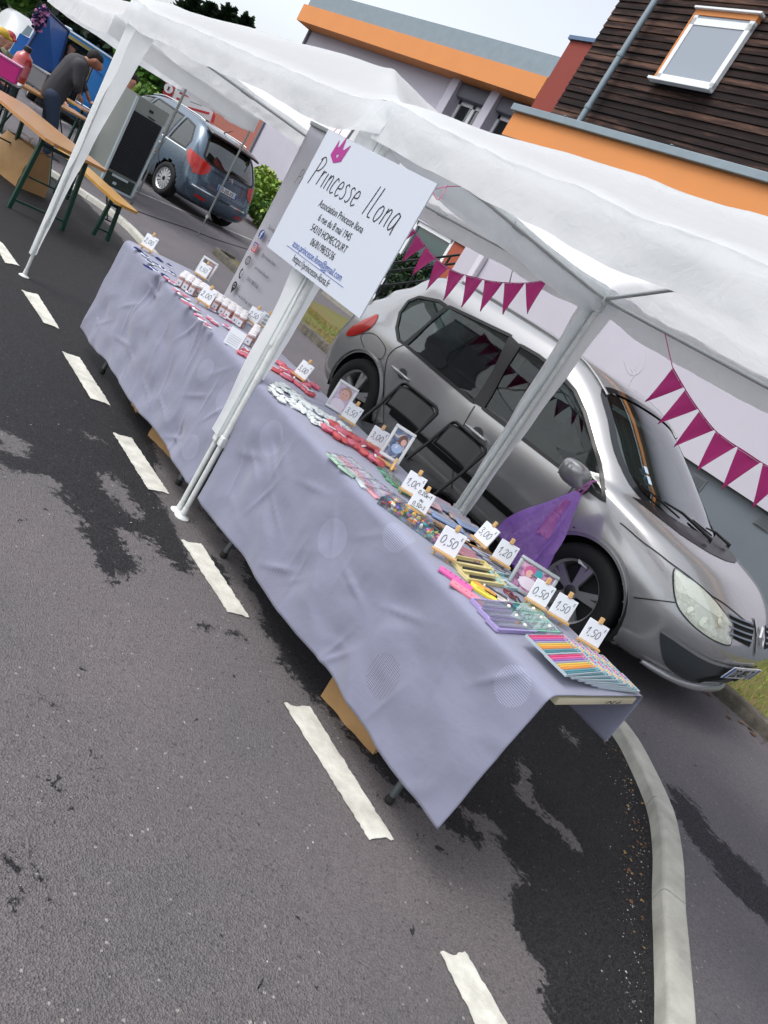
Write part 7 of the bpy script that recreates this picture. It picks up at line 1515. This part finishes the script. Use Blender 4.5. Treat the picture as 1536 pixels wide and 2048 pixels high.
for s_ in (-1, 1):
    o_ = dep * (.17 * s_); sh_ = mq(160, 130) + o_; el = mq(160 + 4 * s_, 168) + o_ * 1.1; wr2 = mq(166 + 8 * s_, 186) + o_ * .8; bd_ += [(sh_, .055, el, .043), (el, .042, wr2, .03)]; hand(bd_, wr2, mq(172 + 8 * s_, 205) - mq(166 + 8 * s_, 186), dep); jp += [(sh_, .088, el, .068), (el, .066, wr2.lerp(el, .35), .052)]
    kn = mq(100 - 6 * s_, 250) + o_ * .6; an_ = mq(88 - 6 * s_, 300) + o_ * .7; an_.z = .09; bd_ += [(hip + o_ * .5, .09, kn, .06), (kn, .058, an_, .04), (an_, .045, an_ + Vector((.02, .14, -.05)), .035)]; jn += [(hip + o_ * .5, .118, kn, .082), (kn, .08, an_ + Vector((0, 0, .03)), .062)]
P_obj(bd_, 'body', skin, man); P_obj(jp, 'jacket', jk, man); P_obj(jn, 'jeans', jeans, man)
for s_ in (-1, 1): an_ = mq(88 - 6 * s_, 300) + dep * (.12 * s_); an_.z = .05; P_obj([(an_ - Vector((.0, .03, 0)), .052, an_ + Vector((.03, .17, -.005)), .045)], 'shoe', blk, man)
P_obj([(head + Vector((0, 0, .05)) - fcd * .03, .095, head + Vector((0, 0, .07)) + fcd * .03, .075), (head - fcd * .06, .075, head - fcd * .05 + Vector((0, 0, .04)), .085)], 'hair', drk, man)
mb = MB(); e_ = head + fcd * .085 - dep * .05 + Vector((0, 0, .02)); mb.lathe([(.001, 0), (.009, .003), (.001, .008)], tuple(e_), n=8); mb.build('eye', drk, man)
def simple_person(loc, rz, label, shirt, trousers, hairm, skinm, sit=False, cap=None):
    e = empty('person', loc, rz, label, 'person'); b = []; z = 0 if not sit else -.42
    hd = Vector((0, .02, 1.58 + z)); b += [(hd, .092, hd + Vector((0, .02, -.09)), .065), (Vector((0, 0, 1.36 + z)), .055, hd, .055), (Vector((0, 0, .95 + z)), .13, Vector((0, 0, 1.26 + z)), .14), (Vector((0, 0, 1.26 + z)), .12, Vector((0, 0, 1.4 + z)), .055), (hd + Vector((0, .1, -.02)), .018, hd + Vector((0, .112, -.035)), .013)]
    sl_ = [(Vector((0, 0, .93 + z)), .15, Vector((0, 0, 1.28 + z)), .155), (Vector((-.13, 0, 1.33 + z)), .075, Vector((.13, 0, 1.33 + z)), .075)]; tr_ = [(Vector((0, 0, .9 + z)), .14, Vector((0, 0, .88 + z)), .14)]
    for s_ in (-1, 1):
        sh_, el, wr2 = Vector((.19 * s_, 0, 1.32 + z)), Vector((.24 * s_, .06, 1.06 + z)), Vector((.2 * s_, .26, .98 + z)); b += [(sh_, .05, el, .04), (el, .04, wr2, .028), (hd + Vector((.09 * s_, 0, 0)), .016, hd + Vector((.092 * s_, -.005, .02)), .015)]; hand(b, wr2, (0, .9, -.2), (1, 0, 0)); sl_ += [(sh_, .068, el, .056), (el, .055, wr2 * .9 + el * .1, .042)]
        if sit: kn, an_ = Vector((.11 * s_, .42, .5)), Vector((.11 * s_, .46, .08))
        else: kn, an_ = Vector((.1 * s_, .01, .5)), Vector((.11 * s_, -.02, .08))
        hp = Vector((.09 * s_, 0, .9 + z)); b += [(hp, .085, kn, .058), (kn, .055, an_, .04), (an_, .04, an_ + Vector((0, .14, -.04)), .035)]; tr_ += [(hp, .105, kn, .075), (kn, .073, an_, .058)]
    P_obj(b, 'body', skinm, e); P_obj(sl_, 'shirt', shirt, e, .02); P_obj(tr_, 'trousers', trousers, e, .02)
    P_obj([(hd + Vector((0, -.02, .04)), .095, hd + Vector((0, .015, .05)), .085)], 'hair', hairm, e)
    if cap: P_obj([(hd + Vector((0, 0, .065)), .1, hd + Vector((0, .02, .07)), .09), (hd + Vector((0, .09, .055)), .035, hd + Vector((0, .15, .045)), .03)], 'cap', cap, e)
    return e
def at_far(u, v, d, z): p = far(u, v, d); p.z = z; return p
simple_person(at_far(27, 50, 17.5, -.12), R(-60), 'person in cream patterned shirt and red cap at the left edge', cream, navyc, drk, skin_l, sit=True, cap=mat('red cap', '#8f2430', .7))
simple_person(at_far(4, 62, 16.5, -.12), R(-20), 'person in dark blue top with yellow cap at the left edge', navyc, jeans, drk, skin_l, sit=True, cap=mat('yellow cap', '#b8972e', .7))
simple_person(at_far(246, 205, 14.8, .0), R(200), 'person in dark navy clothes standing between the gazebo leg and the fridge', navyc, navyc, drk, skin_l)
# ---------------- blue van seen from behind, rear doors open
vb = mat('bright blue van paint', '#1273bb', .35, coat=.5, metal=.0); vbd = mat('deep blue door', '#0b55a6', .4, coat=.4)
Q0, Q1 = far(128, 58, 20.5), far(246, 122, 21.4); vz = (Q0.z + Q1.z) / 2; wv2 = Q1 - Q0; wv2.z = 0; VWID = wv2.length; wdir = wv2.normalized(); vfw = Vector((-wdir.y, wdir.x, 0))
if vfw.dot(Vector((Q0.x, Q0.y, 0))) < 0: vfw = -vfw
vo = Vector(((Q0.x + Q1.x) / 2, (Q0.y + Q1.y) / 2, 0)); vang = math.atan2(vfw.y, vfw.x) - R(27); van = empty('blue_van', vo, vang, 'bright blue van with an open rear door and someone sitting inside', 'van'); hw_ = VWID / 2
vl = [(.25, .1, 3.9, hw_ * .9, .12, .5), (.40, 0, 4.2, hw_ * .97, .12, .6), (.8, 0, 4.3, hw_, .12, .7), (1.1, .02, 3.9, hw_ * .985, .12, .5), (1.5, .05, 3.2, hw_ * .96, .14, .5), (vz - .14, .07, 3.0, hw_ * .93, .16, .5), (vz - .04, .1, 2.8, hw_ * .88, .2, .5), (vz, .25, 2.6, hw_ * .72, .2, .4), (vz + .015, .6, 2.3, hw_ * .4, .2, .3)]
VS = Shell(vl, k=4, NE=14, NS=60)
# local y: +y is the left of the picture for a vehicle seen from behind
opn = [(hw_ * .86, .5), (hw_ * .84, vz - .13), (-hw_ * .12, vz - .13), (-hw_ * .12, .5)]
body_mesh(VS, [('B', opn, None), ('R', [(1.9, 1.12), (1.95, 1.6), (2.9, 1.5), (3.3, 1.12)], gl), ('F', [(-.6, 1.15), (-.5, 1.6), (.5, 1.6), (.6, 1.15)], gl_w)], [(3.4, .33, .36), (.8, .33, .36)], 'body', vb, van)
mb = MB(); q = [(opn[i][0] + (opn[(i + 1) % 4][0] - opn[i][0]) * k / 10, opn[i][1] + (opn[(i + 1) % 4][1] - opn[i][1]) * k / 10) for i in range(4) for k in range(10)]; Q = [VS.proj(('B', a, b)) for a, b in q]; mb.ribbon([p + n * .006 for p, n in Q], .07, [n for p, n in Q], True); mb.build('door_seal', mat('yellowed door jamb', '#8d8248', .7), van)
mb = MB(); mb.box((1.6, 0, .46), (3, VWID * .86, .06)); mb.build('cargo_floor', cav_m, van)
mb = MB(); mb.box((2.0, hw_ * .35, .95), (.3, .6, .9), bev=.08); mb.build('seat', mat('pale seat', '#8aa09c', .8), van)
mb = MB(); VS.line(mb, 'B', [(-hw_ * .12, vz - .1), (-hw_ * .12, .5)], .02, .01); VS.line(mb, 'B', [(-hw_ * .5, 1.35), (-hw_ * .3, 1.38)], .03, .015); mb.build('panel_gap', vbd, van, fixn=False)
for wx in (3.4, .8):
    for my in (-1, 1): wheel(van, wx, my * (hw_ - .1), .32, .32, .18, my, 1)
for my in (-1, 1): mb = MB(); VS.patch(mb, 'B', [(my * hw_ * .90, 1.0), (my * hw_ * .97, 1.0), (my * hw_ * .97, .72), (my * hw_ * .90, .72)], .012, 2); mb.build('tail_lamp', tlm, van)
mb = MB(); mb.tube([VS.proj(('T', .25 + 2.2 * k / 12, hw_ * .62))[0] + Vector((0, 0, .02)) for k in range(13)], .02, 6); mb.tube([VS.proj(('B', -hw_ * .8 + hw_ * 1.6 * k / 12, vz - .05))[0] + Vector((-.02, 0, .02)) for k in range(13)], .022, 6); mb.build('roof_trim', mat('pale rail', '#b5bdc0', .5), van)
Vi = Matrix.Rotation(-vang, 4, 'Z') @ Matrix.Translation(-vo)
dl = [Vi @ far(*c) for c in [(37, 114, 19.3), (93, 20, 19.3), (133, 58, 20.4), (104, 157, 20.4)]]
dr = MB(); quadprism(dr, dl, -.06); drr = dr.build('door', vbd, van); dnn = (dl[1] - dl[0]).cross(dl[3] - dl[0]).normalized(); cam_l = Vi @ Vector((0, 0, 1.5))
if dnn.dot(cam_l - dl[0]) < 0: dnn = -dnn
def DQ(a, b, o=0): return (dl[0].lerp(dl[3], a)).lerp(dl[1].lerp(dl[2], a), b) + dnn * (o + .06)
mb = MB(); quadprism(mb, [DQ(.25, .08, .0), DQ(.2, .42, .0), DQ(.86, .38, .0), DQ(.9, .1, .0)], .02); mb.build('inner_panel', mat('door inner grey', '#4d5250', .6, var=.15, vscale=9), drr)
mb = MB(); mb.tube([DQ(0, 0), DQ(0, .5), DQ(.0, 1.0), DQ(1, 1), DQ(1, .5), DQ(1, 0), DQ(0, 0)], .03, 6); mb.build('door_seal', mat('dark blue seal', '#0a2a55', .5), drr)
mb = MB(); mb.box(DQ(.86, .1, .03), (.16, .16, .06), bev=.01); mb.build('door_handle', blk, drr)
mb = MB(); fp = [Vi @ far(*c) for c in [(16, 108, 19.6), (40, 66, 19.6), (62, 78, 19.6), (46, 122, 19.6)]]; quadprism(mb, fp, -.05); sw = mb.build('side_panel', vb, van)
mb = MB(); fp = [Vi @ far(*c) for c in [(42, 67, 19.5), (56, 50, 19.5), (66, 58, 19.5), (58, 74, 19.5)]]; quadprism(mb, fp, -.03); mb.build('quarter_window', mat('pale side glass', '#9db3b0', .1, coat=.6), sw)
person_in = simple_person(at_far(141, 100, 21.3, .36), vang + R(130), 'person in dark clothes and cap sitting in the open rear of the blue van', mat('plum clothing', '#1d1722', .9), navyc, drk, skin_l, sit=True, cap=mat('grey cap', '#3a3638', .8))
rnd = random.Random(12); V0 = Matrix.Translation(vo) @ Matrix.Rotation(vang, 4, 'Z'); fl = empty('flower_garland', V0 @ DQ(.3, .95, .06), 0, 'dark garland with pink blossoms hung over the top corner of the van door', 'garland')
mb = MB(); mb2 = MB(); gl0 = V0 @ DQ(.3, .95, .06)
path = [tuple(far(*c, 19.2)) for c in [(72, 52), (70, 40), (74, 28), (84, 18), (93, 22), (89, 36), (84, 48), (74, 56)]]
for q in crom(path, 6):
    for _ in range(3):
        mbx = mb if rnd.random() < .5 else mb2; c = Vector(q) - gl0 + Vector((rnd.uniform(-.06, .06), rnd.uniform(-.05, .05), rnd.uniform(-.06, .06))); s_ = .04
        for a in range(3): d1 = Vector((rnd.gauss(0, 1), rnd.gauss(0, 1), rnd.gauss(0, 1))).normalized() * s_; d2 = d1.orthogonal().normalized() * s_; mbx.add([c + d1, c + d2, c - d1, c - d2], [(0, 1, 2, 3)])
mb.build('blossom', mat('blossom pink', '#c98fbd', .7), fl, fixn=False); mb2.build('foliage', mat('garland navy', '#1c1f4e', .8), fl, fixn=False)
# ---------------- silver car far left
c2p = far(48, 52, 27); c2 = empty('parked_car', (c2p.x + 2.2, c2p.y, 0), R(176), 'pale silver car parked behind the blue van door', 'car')
l2 = [(.2, .1, 4.3, .75, .3, .6), (.35, .0, 4.4, .86, .3, .7), (.7, .02, 4.38, .88, .3, .8), (.95, .1, 3.9, .86, .3, .7), (1.05, .3, 3.2, .82, .3, .5), (1.3, .6, 2.8, .74, .3, .4), (1.5, .95, 2.4, .66, .3, .4), (1.56, 1.3, 2.1, .5, .3, .3)]
S2 = Shell(l2, k=3, NE=12, NS=60); pale = mat('pale silver paint', '#b5b8ba', .3, metal=.4, coat=.5)
body_mesh(S2, [('L', [(.7, 1.08), (1.05, 1.45), (2.4, 1.45), (2.9, 1.08)], gl), ('F', [(-.65, 1.1), (-.55, 1.46), (.55, 1.46), (.65, 1.1)], gl_w)], [(3.5, .32, .36), (.85, .32, .36)], 'body', pale, c2)
mb = MB(); mb.box((2.2, 0, .7), (3, 1.5, .6)); mb.build('cabin', dark_i, c2)
for wx in (3.5, .85):
    for my in (-1, 1): wheel(c2, wx, my * .78, .31, .31, .19, my, 1)
# ---------------- blue-grey people carrier seen from behind
bg_ = mat('steel blue car paint', '#4c5f70', .25, metal=.5, coat=.8, var=.03)
ang = R(193.0); fwd = Vector((math.cos(ang), math.sin(ang), 0)); RL_ = Vector((-14.75, 7.1, .06)); lf = Vector((-fwd.y, fwd.x, 0))  # lf = car's left
O_ = RL_ - lf * .0
c3 = empty('blue_car', (0, 0, 0), ang, 'steel blue people carrier parked nose away beyond the bare gazebo poles', 'car')
l3 = [(.20, .25, 4.3, .72, .3, .7), (.27, .08, 4.4, .84, .34, .8), (.40, .0, 4.46, .895, .36, .85), (.55, .0, 4.47, .91, .36, .85), (.70, .06, 4.42, .915, .36, .85), (.85, .09, 4.25, .91, .36, .8), (.98, .12, 4.0, .90, .36, .75), (1.08, .15, 3.7, .88, .36, .7), (1.2, .21, 3.4, .85, .36, .6), (1.35, .30, 3.1, .80, .36, .55), (1.48, .40, 2.85, .75, .36, .5), (1.58, .52, 2.6, .69, .36, .5), (1.64, .75, 2.4, .60, .36, .5), (1.665, 1.05, 2.1, .42, .3, .3)]
S3 = Shell(l3, k=3, NE=16, NS=80)
c3.location = RL_ - Matrix.Rotation(ang, 3, 'Z') @ Vector((.05, .80, 0))
lw = [(.62, 1.03), (.60, 1.2), (.80, 1.47), (1.15, 1.52), (1.18, 1.03)]; lw2 = [(1.26, 1.03), (1.24, 1.52), (2.2, 1.54), (2.35, 1.03)]; lw3 = [(2.43, 1.03), (2.28, 1.53), (2.75, 1.42), (3.25, 1.03)]
rwp = [(-.62, 1.03), (-.70, 1.10), (-.62, 1.40), (-.52, 1.50), (.52, 1.50), (.62, 1.40), (.70, 1.10), (.62, 1.03)]
hl3 = []
for P_ in (lw, lw2, lw3): hl3 += [('L', P_, gl), ('R', P_, gl)]
rgl = glass_mat('rear dark glass', '#4f5c62', .16)
body_mesh(S3, hl3 + [('B', rwp, rgl), ('F', [(-.66, 1.1), (-.58, 1.48), (.58, 1.48), (.66, 1.1)], gl_w)], [(3.55, .31, .37), (.82, .31, .37)], 'body', bg_, c3)
for m_ in 'LR':
    for P_ in (lw, lw2, lw3):
        mb = MB(); q = [(P_[i][0] + (P_[(i + 1) % len(P_)][0] - P_[i][0]) * k / 6, P_[i][1] + (P_[(i + 1) % len(P_)][1] - P_[i][1]) * k / 6) for i in range(len(P_)) for k in range(6)]; Q = [S3.proj((m_, a, b)) for a, b in q]; mb.ribbon([p + n * .004 for p, n in Q], .035, [n for p, n in Q], True); mb.build('window_seal', black_m, c3)
    mb = MB(); S3.line(mb, m_, [(.55, 1.0), (1.2, .995), (2.4, .995), (3.3, 1.0)], .02, .006); mb.build('chrome_strip', mat('chrome'), c3)
    mb = MB(); S3.line(mb, m_, [(1.22, 1.0), (1.24, .7), (1.1, .5), (1.1, .3)], .01, .004); S3.line(mb, m_, [(2.35, 1.0), (2.35, .3)], .01, .004); mb.build('panel_gap', black_m, c3)
    mb = MB(); S3.line(mb, m_, [(1.3, .86), (1.5, .865)], .03, .02); mb.build('door_handle', mat('chrome'), c3)
    mb = MB(); S3.line(mb, m_, [(1.3, .62), (2.2, .63), (3.1, .62)], .022, .01); mb.build('side_moulding', mat('chrome'), c3)
    sgn = -1 if m_ == 'L' else 1
    mb = MB(); S3.patch(mb, 'B', [(sgn * .52, .99), (sgn * .72, 1.02), (sgn * .86, .98), (sgn * .87, .86), (sgn * .82, .72), (sgn * .66, .76), (sgn * .54, .86)], .008, 3); S3.patch(mb, m_, [(.18, 1.02), (.5, 1.08), (.52, 1.0), (.42, .88), (.2, .74)], .008, 2); mb.build('tail_lamp', tlm, c3, smooth=60)
    mb = MB(); S3.patch(mb, 'B', [(sgn * .42, .40), (sgn * .66, .41), (sgn * .66, .36), (sgn * .42, .35)], .008, 2); mb.build('reflector', tlm, c3)
    for wx in (3.55, .82): wheel(c3, wx, sgn * .80, .32, .325, .21, sgn, 1, rim_b)
    
    for wx in (3.55, .82): mb = MB(); liner(mb, wx, .31, .38, sgn * .86, sgn * .5); mb.build('wheel_housing', cav_m, c3)
mb = MB(); q = [(rwp[i][0] + (rwp[(i + 1) % 8][0] - rwp[i][0]) * k / 8, rwp[i][1] + (rwp[(i + 1) % 8][1] - rwp[i][1]) * k / 8) for i in range(8) for k in range(8)]; Q = [S3.proj(('B', a, b)) for a, b in q]; mb.ribbon([p + n * .005 for p, n in Q], .045, [n for p, n in Q], True); mb.build('window_seal', black_m, c3)
mb = MB(); mb.grid(lambda u, v: (.30 + .24 * v + .05 * (2 * u - 1) ** 2, -.66 + 1.32 * u, 1.555 + .07 * v - .02 * (2 * u - 1) ** 2), 20, 5); sp_ = mb.build('rear_spoiler', mat('dark plum spoiler', '#1c1214', .2, coat=.6), c3, smooth=180); s_ = sp_.modifiers.new('t', 'SOLIDIFY'); s_.thickness = .04
mb = MB(); Q = [S3.proj(('B', -.78 + 1.56 * k / 20, .53)) for k in range(21)]; mb.ribbon([p + n * .01 for p, n in Q], .022, [n for p, n in Q]); mb.build('bumper_strip', mat('chrome'), c3)
mb = MB(); Q = [S3.proj(('B', -.5 + 1.0 * k / 20, .93)) for k in range(21)]; mb.ribbon([p + n * .006 for p, n in Q], .012, [n for p, n in Q]); Q = [S3.proj(('B', -.62 + 1.24 * k / 20, .60)) for k in range(21)]; mb.ribbon([p + n * .006 for p, n in Q], .008, [n for p, n in Q]); mb.build('panel_gap', black_m, c3, fixn=False)
mb = MB(); P0, n0 = S3.proj(('B', .05, 1.09)); P1, n1 = S3.proj(('B', -.42, 1.07)); mb.tube([P0 + n0 * .03, P0.lerp(P1, .3) + n0 * .05, P1 + n1 * .03], [.03, .018, .008], 6); mb.build('rear_wiper', black_m, c3)
p, n = S3.proj(('B', .0, .72)); plate(c3, frame(p + n * .012, (0, -1, 0), Vector((0, 0, 1)) - n * n.z), 'FS-205-XX')
mb = MB(); p, n = S3.proj(('B', 0, .93)); T = frame(p + n * .014, (0, -1, 0), (0, 0, 1))
for zz in (0, .035): mb.ribbon([T @ Vector(q) for q in ((-.06, -.02 + zz, 0), (0, .02 + zz, 0), (.06, -.02 + zz, 0))], .016, tuple(n))
mb.build('chevron_badge', mat('chrome'), c3, fixn=False)
mb = MB(); p, n = S3.proj(('T', .9, 0)); mb.tube([p, p + Vector((-.22, 0, .12))], [.012, .004], 6); mb.build('antenna', black_m, c3)
for my in (-1, 1):
    mb = MB(); mb.box((3.05, my * 1.0, 1.02), (.1, .18, .13), bev=.04); mb.build('wing_mirror', bg_, c3, smooth=50)
    mb = MB(); mb.tube([S3.proj(('T', .8 + 1.8 * k / 10, my * .58))[0] + Vector((0, 0, .03)) for k in range(11)], .013, 6); mb.build('roof_rail', mat('chrome'), c3)
mb = MB(); mb.box((2.1, 0, .62), (3.4, 1.5, .62)); mb.build('cabin_floor', dark_i, c3)
for x_ in (1.2, 2.1):
    for y_ in (-.38, .38): mb = MB(); mb.box((x_, y_, 1.0), (.14, .45, .5), bev=.05); mb.box((x_ - .03, y_, 1.32), (.1, .25, .15), bev=.04); mb.build('seat', seat_m, c3, smooth=50)
